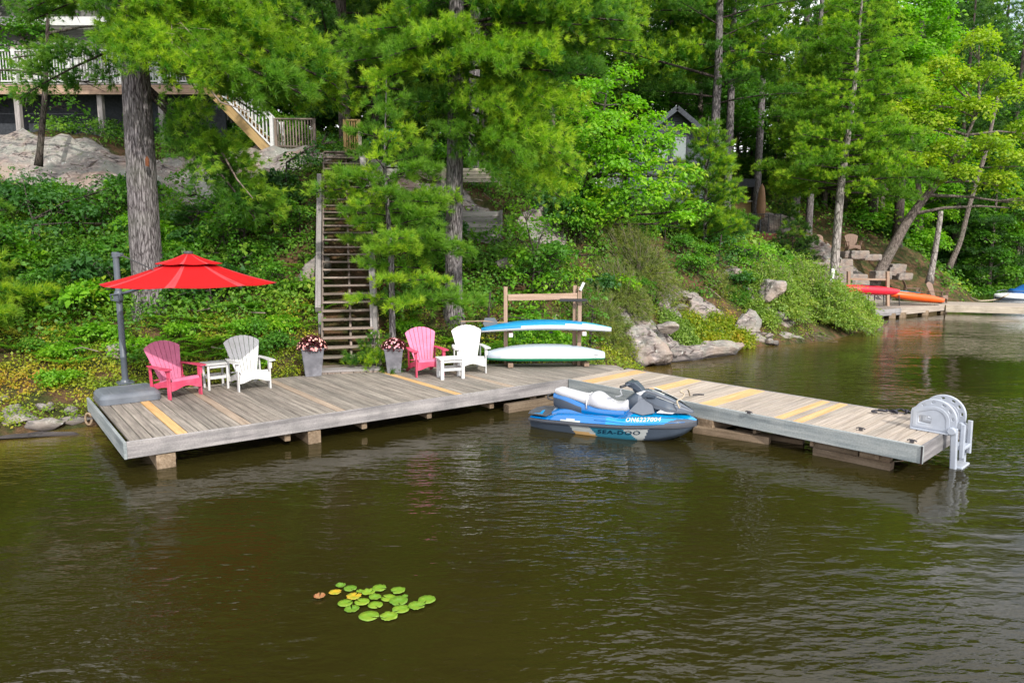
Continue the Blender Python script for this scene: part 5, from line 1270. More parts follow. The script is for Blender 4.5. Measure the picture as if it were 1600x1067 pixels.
# stone steps, fire pit and chairs
ss = thing('stone_steps', 'broad steps of rough pink grey granite blocks above the far dock', 'steps')
M['step_stone'] = mat_granite('step_granite', 1.6)
rr = random.Random(8)
def slab_mesh(d, seed):
    """rough hewn block: a subdivided box with broken faces"""
    bm = bmesh.new(); bmesh.ops.create_cube(bm, size=1); bmesh.ops.subdivide_edges(bm, edges=bm.edges[:], cuts=4, use_grid_fill=True); o_ = Vector((seed, seed * 1.7, 0))
    for v in bm.verts:
        p = v.co.copy(); e = sum(1 for c in p if abs(c) > .49); q = Vector((p.x * d[0], p.y * d[1], p.z * d[2])) * (1 - .03 * (e > 1) - .04 * (e > 2)); v.co = q + Vector((noise.noise(q * 3 + o_), noise.noise(q * 3.3 - o_), noise.noise(q * 3.7 + o_ * 2))) * .09 * min(d)
    me = bpy.data.meshes.new('stone_block'); bm.to_mesh(me); bm.free(); return me
def block(root, px, py, Y, wpx, hpx, d=.7):
    p = at(px, py, Y); sc_ = Y / 1067; me = slab_mesh((wpx * sc_, d, hpx * sc_ * 1.05), rr.randint(1, 999))
    me.materials.clear(); me.materials.append(M['step_stone']); o = bpy.data.objects.new('stone_block', me); link(o); o.parent = root; o.location = p; return o
for px, py, Y, w_, hh in ((1282, 398, 36.4, 46, 9), (1270, 402, 36.2, 26, 14), (1288, 407, 36.0, 40, 8), (1285, 414, 35.7, 48, 8), (1300, 420, 35.4, 52, 9), (1318, 411, 35.8, 20, 12), (1317, 422, 35.2, 22, 11), (1316, 431, 34.8, 22, 12), (1338, 432, 34.8, 26, 7), (1340, 443, 34.3, 28, 12), (1318, 442, 34.4, 20, 10), (1340, 398, 36.6, 28, 12), (1325, 398, 36.8, 20, 10), (1360, 402, 36.6, 26, 9), (1295, 430, 35.0, 30, 9)):
    block(ss, px, py, Y, w_, hh)
for px, py, Y, w_, hh, lab in ((1376, 430, 36.5, 26, 12, 'flat grey boulder at the foot of the leaning yellow maple'), (1400, 420, 37.5, 22, 14, 'rounded grey boulder on the brown bank above the far chairs'), (1392, 424, 37.2, 14, 12, 'orange tinted boulder beside the leaning maple'), (1410, 432, 37.0, 22, 10, 'pale boulder on the brown bank behind the far chairs')):
    o = block(None, px, py, Y, w_, hh); o.name = 'boulder'; tag(o, lab, 'rock')
fp = make_chair('tan slatted chair by the fire pit, left of the leaning grey trunk', 'tan_paint', 'tan_paint', 'tan slatted chairs beyond the point')
q = at(1288, 395, 37.4); fp.location = q; fp.rotation_euler = (0, 0, math.radians(30)); TF = [(c, kids(c)) for c in kids(fp)]
dup(fp, tuple(at(1332, 394, 37.6)), math.radians(-10), 'tan slatted chair by the fire pit, right of the leaning grey trunk', tree=TF)

# ------------------------------------------------------------------ far dock
FD = .42
f0, f1, f2, f3_ = on(1365, 487, FD), on(1408, 481.5, FD), on(1476, 475.5, FD), on(1340, 470, FD)
fd = thing('far_dock', 'weathered grey dock with kayaks beyond the bushy point', 'dock')
dx = (f2 - f1).normalized(); bk = Vector((-dx.y, dx.x, 0)); bk = bk if bk.y > 0 else -bk
poly = [f1 - dx * .0, f2, f2 + bk * 4.5, f1 + bk * 4.5]
n = 44
for k in range(n):
    a = f1.lerp(f2, (k + .5) / n); board(fd, 'plank', a, a + bk * 4.2, .035, (f2 - f1).length / n - .012, 'pier_tan')
lf = (on(1368, 484, FD) - f1).normalized(); lb = Vector((-lf.y, lf.x, 0)); lb = lb if lb.y > 0 else -lb
for k in range(26): a = f1 + lf * (k + .5) * .16; board(fd, 'plank', a + lb * .0, a + lb * 3.6, .035, .148, 'deck_grey')
board(fd, 'fascia_board', f1 + Vector((0, 0, -.15)), f2 + Vector((0, 0, -.15)), .28, .05, 'pier_tan'); board(fd, 'fascia_board', f1 + Vector((0, 0, -.152)), f1 + lf * 4.4 + Vector((0, 0, -.152)), .28, .05, 'fascia_grey')
for a, w_ in ((f1 + dx * .1, .5), (f1 - lf * -.6, .4), (f1.lerp(f2, .55), .35), (f2, .3)): board(fd, 'support_timber', Vector((a.x, a.y + .15, -.2)), Vector((a.x, a.y + .15, FD - .2)), w_, .3, 'timber_brown', up=(0, 1, 0))
# rail over the far dock
for px, pt_, pb in ((1326, 424, 470), (1387, 424, 480)): a = at(px, pb, 31.0); b = at(px, pt_, 31.0); board(fd, 'rail_post', a, b, .13, .13, 'rack_wood', up=(0, 1, 0))
board(fd, 'top_rail', at(1326, 436, 31.0), at(1388, 437, 31.0), .09, .05, 'rack_wood')
def far_kayak(label, px0, py0, px1, py1, Y0, Y1, mat, hh=.34):
    a, b = at(px0, py0, Y0), at(px1, py1, Y1); L = (b - a).length
    k = thing('kayak', label, 'kayak', (a + b) / 2); k.rotation_euler = (0, -math.atan2(b.z - a.z, math.hypot(b.x - a.x, b.y - a.y)), math.atan2(b.y - a.y, b.x - a.x))
    hull_obj('hull', k, L, .62, hh, [M[mat]], lambda t, s, c: 0, rocker=.0, top=.5, st=24, n=16)
    mb = MB(); mb.lathe([(.16, hh * .42), (.22, hh * .5), (.2, hh * .52)], 14); mb.v = [(x * 1.8, y, z) for x, y, z in mb.v]; mb.obj('cockpit_rim', M['black'], k); return k
far_kayak('long red kayak lying on a low stand on the far dock', 1306, 450, 1406, 456, 30.6, 31.2, 'kayak_red', .42)
far_kayak('orange kayak angled down across the edge of the far dock', 1384, 458, 1476, 470, 31.2, 31.6, 'kayak_orange', .38)
far_kayak('blue kayak lying behind the orange one on the far dock', 1396, 457, 1446, 463, 32.2, 32.6, 'kayak_aqua', .3)
kn = thing('kayak_stand', 'thin black metal stand holding up the red kayak', 'stand')
for px in (1350, 1374, 1398):
    a = at(px, 461, 31.0); mb = MB(); mb.tube([a + Vector((-.2, 0, 0)), Vector((a.x - .2, a.y, FD + .02)), Vector((a.x + .25, a.y, FD + .02)), a + Vector((.2, 0, 0))], .025, 6); mb.obj('leg_frame', M['black'], kn)
fc = dup(fp, tuple(on(1464, 473, FD)), math.radians(38), 'tan slatted chair on the far dock, the right one facing the water', tree=TF); fc.scale = (1.0,) * 3
fc = dup(fp, tuple(on(1424, 467, FD)), math.radians(70), 'tan slatted chair on the far dock behind the blue kayak', tree=TF)
# floating dock and covered boat
fl = thing('floating_dock', 'long pale floating dock running out of frame at the right', 'dock')
a, b = on(1478, 477, .38), on(1680, 482, .38); dxx = (b - a).normalized(); bb = Vector((-dxx.y, dxx.x, 0)); bb = bb if bb.y > 0 else -bb
for k in range(13): board(fl, 'plank', a + bb * (k * .19 + .09), b + bb * (k * .19 + .09), .04, .18, 'pier_tan')
board(fl, 'fascia_board', a + Vector((0, -.02, -.16)), b + Vector((0, -.02, -.16)), .3, .05, 'light_wood')
bt = thing('motorboat', 'white and grey motorboat under a blue canvas cover at the right edge', 'boat', on(1622, 466, .05), math.radians(184))
def s3(t, s, c): return 0 if s > .1 else 1
hull_obj('hull', bt, 5.6, 2.1, 1.05, [M['kayak_white'], M['ski_dark']], s3, rocker=.12, top=.35, st=30, n=20)
M['blue_canvas'] = mat_fabric('blue_canvas_cover', (.01, .12, .40))
R = []
for i in range(20):
    t = i / 19; x = -2.6 + 4.4 * t; w_ = .95 * (1 - max(0, (t - .5) * 2) ** 2 * .75); hh = .34 + .62 * math.sin(math.pi * min(1, t * 1.15)) + .05 * math.sin(t * 25)
    R.append([(x, w_ * math.cos(a_), .28 + hh * max(0, math.sin(a_)) ** .8) for a_ in np.linspace(0, math.pi, 11)] + [(x, -w_, .2), (x, w_, .2)])
v_, f_ = loft(R); mb = MB(); mb.add(v_, f_); mb.obj('canvas_cover', M['blue_canvas'], bt, smooth=True)
mb = MB(); mb.tube([(2.5, -.2, .42), (1.6, -.75, .48), (1.2, -.8, .40)], .025, 6); mb.tube([(2.5, .2, .42), (1.6, .75, .48), (1.2, .8, .40)], .025, 6); mb.obj('bow_rail', M['grey_metal'], bt, smooth=True)
rope('boat_line', [at(1576, 460, 33.5), at(1568, 464, 33.3), on(1558, 468, .42), on(1530, 470, .42), on(1517, 465, .46)], .035, M['rope'], 'pale mooring line slack between the covered boat and the floating dock', 'rope')
# beam leaning on the conical pine
o = board(None, 'white_plank', at(1302, 420, 31.2), at(1297, 455, 31.0), .16, .06, 'white', up=(1, 0, 0)); tag(o, 'white plank propped against the leaning grey pine trunk', 'plank')
# ------------------------------------------------------------------ foliage materials
M['pine'] = mat_leaf('pine_needles', [(0, (.035, .13, .02)), (.5, (.07, .22, .024)), (1, (.13, .30, .026))], tips=(.27, .40, .025), trans=.45, big=.7, rough=.55, shade_var=.25)
M['pine_bright'] = mat_leaf('sun_brightened_young_pine_needles', [(0, (.06, .18, .02)), (.5, (.12, .30, .024)), (1, (.21, .40, .028))], tips=(.33, .47, .04), trans=.45, big=.7, rough=.55, shade_var=.2)  # new-growth green, lightened further as sunlight on sapling, slanting pine and some boughs
M['pine_dark'] = mat_leaf('shade_darkened_pine_needles', [(0, (.02, .075, .018)), (.5, (.04, .125, .022)), (1, (.075, .19, .024))], tips=(.16, .28, .02), trans=.35, big=.5, rough=.55, shade_var=.2)  # dark green needles with the forest's shade put into their colour
M['leaf_mid'] = mat_leaf('green_leaves', [(0, (.04, .15, .016)), (.5, (.085, .25, .02)), (1, (.17, .35, .024))], tips=(.2, .28, .03), trans=.40, big=.8, shade_var=.18)
M['leaf_bright'] = mat_leaf('bright_maple_leaves', [(0, (.08, .24, .014)), (.5, (.16, .38, .018)), (1, (.30, .50, .022))], tips=(.3, .38, .03), trans=.45, big=.8, shade_var=.1)
M['leaf_yellow'] = mat_leaf('yellowing_maple_leaves', [(0, (.12, .25, .015)), (.5, (.25, .38, .018)), (1, (.42, .48, .02))], tips=(.55, .50, .03), trans=.45, big=.5, shade_var=.06)
M['leaf_dark'] = mat_leaf('shade_darkened_green_leaves', [(0, (.02, .08, .02)), (.5, (.042, .135, .026)), (1, (.08, .20, .034))], trans=.35, big=.7, shade_var=.2)  # dark foliage, lowered further so background crowns carry painted shade
M['juniper'] = mat_leaf('juniper_scrub', [(0, (.07, .12, .025)), (.5, (.14, .20, .035)), (1, (.24, .28, .05))], tips=(.26, .25, .06), trans=.25, big=1.2, shade_var=.1)
M['shore_leaf'] = mat_leaf('shore_shrub_leaves', [(0, (.09, .18, .03)), (.5, (.19, .31, .05)), (1, (.32, .42, .08))], tips=(.3, .33, .05), trans=.35, big=1.0, shade_var=.1)
M['cover'] = mat_leaf('huckleberry_ground_cover', [(0, (.05, .12, .010)), (.25, (.11, .20, .014)), (.45, (.20, .28, .018)), (.65, (.33, .34, .025)), (.85, (.40, .27, .03)), (1, (.36, .13, .04))], trans=.35, big=1.1, shade_var=0)
M['cover_dark'] = mat_leaf('woodland_ground_cover', [(0, (.03, .11, .014)), (.4, (.08, .21, .02)), (.7, (.17, .30, .024)), (.88, (.30, .36, .03)), (1, (.34, .22, .05))], trans=.38, big=.8, shade_var=0)
M['bark_pine'] = mat_bark('grey_pine_bark', (.060, .050, .052), (.27, .245, .25)); M['bark_dark'] = mat_bark('dark_bark', (.035, .028, .024), (.12, .095, .085))
M['bark_pale'] = mat_bark('pale_grey_bark', (.16, .14, .13), (.42, .38, .35), (5, 5, 2.5)); M['bark_brown'] = mat_bark('tan_grey_bark', (.10, .08, .07), (.30, .25, .22))
M['twig'] = mat_plain('dead_grey_twigs', (.24, .19, .16), .9, .1, var=.3)

# ------------------------------------------------------------------ foliage geometry
def norm(a): return a / (np.linalg.norm(a, axis=-1, keepdims=True) + 1e-9)
def needles(P, D, tip, K, L, W, rng, spread=.62):
    n = len(P); d = norm(D[:, None, :] + spread * rng.normal(size=(n, K, 3))); ll = L * (.7 + .45 * rng.random((n, K, 1)))
    base = P[:, None, :] + d * ll * .06 - D[:, None, :] * L * .25 * rng.random((n, K, 1))
    sv = norm(np.cross(d, rng.normal(size=(n, K, 3)))) * W / 2
    V = np.stack([base - sv, base + sv, base + d * ll], 2).reshape(-1, 3); F = np.arange(len(V)).reshape(-1, 3)
    rnd = np.repeat(np.clip(rng.random(n)[:, None] + .15 * rng.normal(size=(n, K)), 0, 1).ravel(), 3)
    tp = np.repeat(np.repeat(tip, K), 3)
    return V, F, rnd, tp
def frame(az): return np.array([math.cos(az), math.sin(az), 0.]), np.array([-math.sin(az), math.cos(az), 0.])
def bough(rng, p0, az, L, rise, droop, sp=.085, tw=.22, wide=.42, wob=.15, start=.22, upt=.45):
    """one flat pine branch: tuft points, directions, new-growth flags, and its wood as polylines"""
    f, s = frame(az); Ps, Ds, Ts, wood = [], [], [], []
    bend = rng.normal() * .12
    def pos(t): return p0 + f * (t * L) + s * (bend * L * t * t) + np.array([0, 0, rise * L * t - droop * L * t * t])
    wood.append((np.array([pos(t) for t in (0, .25, .5, .75, 1.)]), .012 * L ** .9 + .006))
    t = start; side = 1
    while t < 1.0:
        ang = math.radians(62 - 34 * t) * side + rng.normal() * .12; d = f * math.cos(ang) + s * math.sin(ang) + np.array([0, 0, rng.normal() * wob + rise * .3 - droop * .5 * t])
        tl = (wide * L * (1 - t) ** .75 * min(1, .45 + t * 1.6) + .18) * rng.uniform(.7, 1.15); b = pos(t)
        k = max(2, int(tl / sp)); q = np.linspace(.22, 1, k)[:, None]; sag = -.10 * tl * q * q
        P = b + d * tl * q + np.concatenate([np.zeros((k, 2)), sag], 1) + rng.normal(size=(k, 3)) * .025
        Ps.append(P); Ds.append(np.tile(norm(d * .75 + np.array([0, 0, upt])), (k, 1)) + rng.normal(size=(k, 3)) * .2); Ts.append((q[:, 0] > .7) * rng.uniform(.3, 1.))
        wood.append((np.array([b, b + d * tl]), .006))
        if tl > .55:       # second order sprays
            for u in np.arange(.3, .9, .2):
                sg = rng.choice([-1, 1]); d2 = norm(d + s * sg * .7 * math.cos(ang) - f * sg * .7 * math.sin(ang) * .6); l2 = tl * .4 * (1.1 - u) + .1
                k2 = max(2, int(l2 / sp)); q2 = np.linspace(.3, 1, k2)[:, None]; c = b + d * tl * u
                Ps.append(c + d2 * l2 * q2 + rng.normal(size=(k2, 3)) * .02); Ds.append(np.tile(norm(d2 * .75 + np.array([0, 0, upt])), (k2, 1)) + rng.normal(size=(k2, 3)) * .2); Ts.append((q2[:, 0] > .8) * rng.uniform(.2, .9))
        t += tw / L * rng.uniform(.7, 1.2); side *= -1
    e = pos(1.); Ps.append(e + rng.normal(size=(4, 3)) * .04); Ds.append(np.tile(norm(f + np.array([0, 0, .4])), (4, 1))); Ts.append(np.full(4, .9))
    return np.vstack(Ps), np.vstack(Ds), np.concatenate(Ts), wood
def crown_mesh(name, boughs, K, L, W, rng, spread=.62, thin=1.0, extra=None):
    P = np.vstack([b[0] for b in boughs]); D = np.vstack([b[1] for b in boughs]); T = np.concatenate([b[2] for b in boughs])
    if thin < 1: m = rng.random(len(P)) < thin; P, D, T = P[m], D[m], T[m]
    V, F, r, t = needles(P, norm(D), T, K, L, W, rng, spread)
    return np_mesh(name, V, F, {'rnd': r, 'tip': t})
def wood_mesh(name, polys, mat, parent, n=5):
    mb = MB()
    for p, r in polys: mb.tube(p, list(np.linspace(r, r * .35, len(p))), n, cap=False)
    return mb.obj(name, mat, parent, smooth=True)
def trunk_mesh(name, path, radii, mat, parent, ridges=True, n=28, step=.22, flare=.75, ks=None):
    path = [np.array(p, float) for p in path]; seg = [np.linalg.norm(path[i + 1] - path[i]) for i in range(len(path) - 1)]; tot = sum(seg); cum = np.concatenate([[0], np.cumsum(seg)])
    m = max(6, int(tot / step)); pts, rad = [], []
    for i in range(m + 1):
        s = tot * i / m; pts.append([np.interp(s, cum, [p[k] for p in path]) for k in range(3)]); r = np.interp(s, cum, radii); rad.append(r * (1 + flare * math.exp(-s / (radii[0] * 1.6))))
    mb = MB(); mb.tube(pts, rad, n, cap=True)
    if ridges:
        for j in range(m + 1):
            for k in range(n):
                v = Vector(mb.v[j * n + k]); c = Vector(pts[j]); r = (v - c); a = 2 * math.pi * k / n
                w_ = noise.noise(Vector((math.cos(a) * 4, math.sin(a) * 4, v.z * .9 + 7))) * .09 + noise.noise(Vector((math.cos(a) * 1.2, math.sin(a) * 1.2, v.z * .3))) * .08
                if j < 6: w_ += .28 * (1 - j / 6) * max(0, math.cos(a * 4 + 1))
                mb.v[j * n + k] = tuple(c + r * (1 + w_))
    return mb.obj(name, mat, parent, smooth=True)
# prototype branches: one shared mesh per length class, used again and again as parts
BOUGHS = {}
def tri_tube(pts, r0, r1, n=4):
    mb = MB(); mb.tube(pts, list(np.linspace(r0, r1, len(pts))), n, cap=False); V = np.array([tuple(v) for v in mb.v]); Q = np.array(mb.f); return V, np.vstack([Q[:, [0, 1, 2]], Q[:, [0, 2, 3]]])
def bough_mesh(L, seed, K, nl, nw, sp, tw, wide=.42, droop=.10, fluff=.10, spread=.62, wood=True, upt=.45):
    rng = np.random.default_rng(seed); P, D, T, W_ = bough(rng, np.zeros(3), 0.0, L, .10, droop, sp, tw, wide, .22, .16, upt)
    fz = rng.random((len(P), 1)) ** 1.5; T = np.clip(T + (fz[:, 0] > .45) * .45, 0, 1); P = P + np.array([0, 0, 1]) * fz * fluff * min(1.5, L / 2) + rng.normal(size=P.shape) * .02
    V, F, r, t = needles(P, norm(D), T, K, nl, nw, rng, spread); nF = len(F); mi = np.zeros(nF, int)
    if wood:
        for p, rr in W_:
            if rr < .0062 and rng.random() < .5: continue
            v, f = tri_tube(p, rr, rr * .3, 4); F = np.vstack([F, f + len(V)]); V = np.vstack([V, v]); r = np.concatenate([r, np.zeros(len(v))]); t = np.concatenate([t, np.zeros(len(v))])
        mi = np.concatenate([mi, np.ones(len(F) - nF, int)])
    me = np_mesh('bough', V, F, {'rnd': r, 'tip': t}); me.polygons.foreach_set('material_index', mi.astype(np.int32)); me.materials.append(M['pine']); me.materials.append(M['bark_dark']); return me
def get_bough(L, style):
    """nearest class of branch length; style = fine (near trees), coarse (far trees)"""
    cls = min((.6, 1.0, 1.7, 2.7, 3.9), key=lambda c: abs(math.log(c / L))); v = random.Random(int(L * 1e5)).randint(0, 1); k = (cls, style, v)
    if k not in BOUGHS:
        sd_ = int(cls * 100) + v * 7 + (1000 if style == 'coarse' else 0)
        if style == 'fine': BOUGHS[k] = bough_mesh(cls, sd_, 24, .135, .0125, .062, .115, fluff=.20, spread=.52)
        elif style == 'soft': BOUGHS[k] = bough_mesh(cls, sd_, 28, .145, .012, .06, .11, fluff=.12, wide=.36, spread=.5)
        else: BOUGHS[k] = bough_mesh(cls, sd_, 18, .17, .026, .11, .18, wide=.42, fluff=.2, droop=.08)
    return cls, BOUGHS[k]
def make_pine(label, base, height, r0, lo, hi, nb, Lfun, seed, mat='pine', bark='bark_pine', lean=(0, 0), rise=.12, custom=None, name='pine_tree', group=None, ridges=False, trn=16, style='fine', front=1.0, **kw):
    """trunk + branch parts; lo..hi = branch height range; Lfun(u) = branch length over that range"""
    rng = np.random.default_rng(seed); t = thing(name, label, 'tree', base, group=group)
    top = np.array([lean[0], lean[1], height]); path = [np.array([0, 0, -.4]), top * .33, top * .66, top]; wob = rng.normal(size=(2, 3)) * [.08, .08, 0] * min(1, height / 16); path[1] = path[1] + wob[0]; path[2] = path[2] + wob[1]
    trunk_mesh('trunk', path, [r0, r0 * .82, r0 * .5, r0 * .06], M[bark], t, ridges, n=trn)
    specs = []
    for i in range(nb):
        u = (i + .5) / nb; z = lo + (hi - lo) * u; az = i * 2.399 + rng.normal() * .4
        L = Lfun(u) * rng.uniform(.72, 1.12) * (front + (1 - front) * min(1, max(0, 1 + math.sin(az)) * 1.3)); c = [np.interp(z, [p[2] for p in path], [p[k] for p in path]) for k in (0, 1)] + [z]
        specs.append((c, az, L, rise * .6 + rng.normal() * .07 + u * .22))
    nc = len(specs)
    for c, az, L, r_ in (custom or []):
        cz = float(c[2]); c = [np.interp(cz, [p[2] for p in path], [p[k] for p in path]) for k in (0, 1)] + [cz]; specs.append((c, az, L, r_))
    for ib, (c, az, L, r_) in enumerate(specs):
        cls, me = get_bough(max(L, .4), style); s = L / cls; o = bpy.data.objects.new('bough', me); link(o); o.parent = t
        o.location = c; o.rotation_euler = (rng.normal() * .2, -math.atan(r_), az); zs = s * (1 if rng.random() < .8 else 1.15); o.scale = (s, s * rng.uniform(.85, 1.15), zs)
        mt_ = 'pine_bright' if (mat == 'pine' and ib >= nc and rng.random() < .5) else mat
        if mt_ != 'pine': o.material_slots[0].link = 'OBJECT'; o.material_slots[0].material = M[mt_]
    return t, specs
# leafy sprays
def sprays(C, Nn, rad, per, L, W, rng, tipfrac=.0, jit=.45):
    n = len(C); a = rng.random((n, per)) * 2 * np.pi; r = np.sqrt(rng.random((n, per))) * np.asarray(rad).reshape(-1, 1)
    x = norm(np.cross(Nn, rng.normal(size=(n, 3)))); y = np.cross(Nn, x)
    off = x[:, None] * (r * np.cos(a))[..., None] + y[:, None] * (r * np.sin(a))[..., None]
    P = (C[:, None] + off + Nn[:, None] * (rng.normal(size=(n, per, 1)) * .12 * np.asarray(rad).reshape(-1, 1, 1))).reshape(-1, 3)
    D = norm(off.reshape(-1, 3) + rng.normal(size=(n * per, 3)) * .06 + np.array([0, 0, -.02])); Nm = norm(np.repeat(Nn, per, 0) + jit * rng.normal(size=(n * per, 3)))
    ll = L * (.65 + .6 * rng.random(n * per)) * np.repeat(.65 + .8 * rng.random(n) ** 1.5, per); V, F = leaf_quads(P, D, Nm, ll, ll * W, rng)
    rr = np.repeat(np.clip(np.repeat(rng.random(n), per) * .6 + .4 * rng.random(n * per), 0, 1), 4)
    tp = np.repeat((np.repeat(rng.random(n), per) < tipfrac) * .7, 4).astype(float)
    return V, F, rr, tp
def puff_sprays(puffs, dens, rng, flat=.75):
    """spray centres over the outer shell of a set of puffs (x, y, z, r)"""
    C, Nn = [], []
    for x, y, z, r in puffs:
        n = max(4, int(dens * r * r)); u = rand_unit(rng, n); u[:, 2] = np.where(u[:, 2] < -.3, -u[:, 2], u[:, 2]); k = .45 + .6 * rng.random((n, 1)) ** .6
        C.append(np.array([x, y, z]) + u * k * r * np.array([1, 1, flat])); Nn.append(norm(u * .6 + np.array([0, 0, .9]) + rng.normal(size=(n, 3)) * .25))
    return np.vstack(C), np.vstack(Nn)
def make_broadleaf(label, base, path, radii, puffs, mat, bark, seed, dens=26, rad=.28, per=13, L=.11, W=.7, name='maple_tree', tipfrac=.12, group=None, limbs=True, cat='tree', limb_extra=(), trunk=True, ridges=False):
    """puffs given relative to the base; each limb runs from the trunk to a puff"""
    rng = np.random.default_rng(seed); t = thing(name, label, cat, base, group=group)
    if trunk: trunk_mesh('trunk', path, radii, M[bark], t, ridges, n=12, step=.4, flare=.3)
    if limbs:
        W_ = []; pth = [np.array(p, float) for p in path]
        for i, (x, y, z, r) in enumerate(puffs):
            c = np.array([x, y, z]); k = rng.uniform(.35, .8) if len(pth) < 3 else None
            best = min(((np.linalg.norm((pth[j] * (1 - q) + pth[j + 1] * q) - c) + .6 * max(0, (pth[j] * (1 - q) + pth[j + 1] * q)[2] - z), j, q) for j in range(len(pth) - 1) for q in (0, .25, .5, .75, 1)))
            a = pth[best[1]] * (1 - best[2]) + pth[best[1] + 1] * best[2]; mid = (a + c) / 2 + np.array([0, 0, r * .1]) + rng.normal(size=3) * .12 * r
            rr = .02 + .018 * np.linalg.norm(c - a); W_.append((np.array([a, mid, c]), min(rr, radii[0] * .6)))
            for q in range(4): e = c + rand_unit(rng, 1)[0] * r * .8; W_.append((np.array([c * .5 + mid * .5, e]), rr * .35))
        W_ += list(limb_extra); wood_mesh('limbs', W_, M[bark], t, 5)
    C, Nn = puff_sprays(puffs, dens, rng); V, F, r, tp = sprays(C, Nn, np.full(len(C), rad), per, L, W, rng, tipfrac)
    mesh_obj('crown', np_mesh('crown', V, F, {'rnd': r, 'tip': tp}), M[mat], t); return t

# ------------------------------------------------------------------ the big pines on the bank
# left pine
b0 = at(236, 487, 15.6); BL = Vector((b0.x - .02, 15.6, b0.z - .1))
rl = lambda px, py, Y: np.array(at(px, py, Y) - BL)
def cust(base, z, tgt, rise=.1, droop=.18, **k):
    """branch spec from height z on the trunk out to a target point relative to the base"""
    d = np.array(tgt) - np.array([0, 0, z]); L = math.hypot(d[0], d[1]); return (np.array([0, 0, z]), math.atan2(d[1], d[0]), math.hypot(L, d[2]), d[2] / L)
cl = [cust(0, 6.3, rl(470, 150, 14.3), droop=.22), cust(0, 6.6, rl(330, 110, 13.9), droop=.2), cust(0, 6.1, rl(400, 180, 14.9), droop=.25), cust(0, 6.9, rl(520, 130, 15.2), droop=.2),
      cust(0, 7.3, rl(420, 60, 15.6)), cust(0, 7.2, rl(300, 40, 16.5)), cust(0, 7.8, rl(470, 30, 16.0)), 
      cust(0, 7.2, rl(40, 30, 15.0)), cust(0, 5.3, rl(425, 345, 16.6), droop=.5), cust(0, 5.2, rl(395, 350, 16.2), droop=.55), cust(0, 6.2, rl(260, 110, 13.8), droop=.25)]
for z_, px_, py_q, Y_ in ((7.4, 20, 20, 14.6), (7.6, 130, 10, 14.2), (6.0, 20, 150, 15.8), (7.0, 380, 95, 14.4), (6.7, 300, 140, 13.9), (7.7, 370, 20, 14.8), (7.7, 250, 5, 14.2), (6.9, 550, 165, 16.4), (7.2, 500, 90, 16.6), (6.8, 210, 110, 13.7)): cl.append(cust(0, z_, rl(px_, py_q, Y_)))
t, _ = make_pine('massive grey barked pine with a fluted trunk behind the red umbrella', BL, 21, .325, 7.6, 20, 60, lambda u: 2.9 * (1 - u) ** .6 + .5, 11, K=16, custom=cl, ridges=True, trn=56, tw=.26, sp=.1)
# broken dead twigs under its lowest branches
rr = np.random.default_rng(4); dead = []
for k in range(26):
    a = rl(rr.uniform(200, 260), rr.uniform(20, 70), 15.1); b = rl(rr.uniform(240, 330), rr.uniform(40, 120), rr.uniform(13.8, 14.8)); dead.append((np.array([a, (a + b) / 2 + rr.normal(size=3) * .12, b]), .012))
dead.append((np.array([rl(250, 60, 15.0), rl(300, 110, 14.4), rl(345, 160, 14.2), rl(390, 175, 14.2)]), .03)); dead.append((np.array([rl(345, 235, 16.2), rl(370, 280, 16), rl(395, 310, 15.9)]), .03))
wood_mesh('dead_branches', dead, M['twig'], t, 5)
M['scar'] = mat_plain('raw_orange_bark_scar', (.13, .05, .025), .9, .1, var=.4, scale=20)
mb = MB(); p = Vector(rl(230, 252, 15.24)); mb.prism([(-.04, -.10), (.03, -.12), (.04, .04), (.0, .11), (-.04, .04)], -.015, .015, Matrix.Translation(p) @ Matrix.Rotation(math.radians(90), 4, 'X')); mb.obj('bark_scar', M['scar'], t)
# centre pine
b0 = at(708, 500, 16.6); BC = Vector((b0.x, 16.6, b0.z - .1)); rc = lambda px, py, Y: np.array(at(px, py, Y) - BC)
tx = [rc(708, 505, 16.6), rc(716, 380, 16.6), rc(722, 250, 16.6), rc(727, 130, 16.5), rc(735, 20, 16.5)]
cc = []
for z, px, py, Y, dr in ((6.9, 560, 45, 15.2, .15), (6.6, 600, 85, 14.6, .18), (6.3, 530, 95, 15.8, .2), (6.8, 660, 60, 14.2, .15), (6.0, 650, 110, 14.6, .22), (6.9, 900, 40, 15.0, .12), (6.7, 980, 60, 15.8, .15), (6.4, 860, 90, 14.4, .2), (6.0, 930, 120, 15.4, .3),
    (5.9, 900, 175, 15.6, .4), (5.6, 870, 240, 15.4, .5), (5.2, 900, 270, 16.0, .5), (4.7, 840, 300, 15.6, .45), (4.7, 780, 285, 15.1, .4), (4.8, 870, 310, 16.3, .45), (6.6, 500, 80, 16.4, .2), (6.2, 570, 130, 15.0, .2), (7.0, 960, 20, 15.0, .1), (5.0, 820, 260, 14.9, .45), (4.9, 680, 210, 15.2, .35), (5.2, 640, 160, 15.3, .3), (5.5, 780, 170, 14.7, .3), (5.4, 620, 190, 16.4, .35), (7.4, 1000, 30, 16.4, .1), (7.6, 880, 5, 14.8, .1), (7.6, 620, 12, 15.2, .1), (6.5, 790, 110, 14.2, .25)):
    cc.append(cust(0, z, rc(px, py, Y), droop=dr, wide=.45))
make_pine('big pine in the centre spreading wide bright boughs over the armchairs', BC, 20, .215, 7.6, 19, 62, lambda u: 2.9 * (1 - u) ** .6 + .5, 12, K=17, custom=cc, ridges=True, trn=40, lean=(.4, 0), tw=.25, sp=.09)
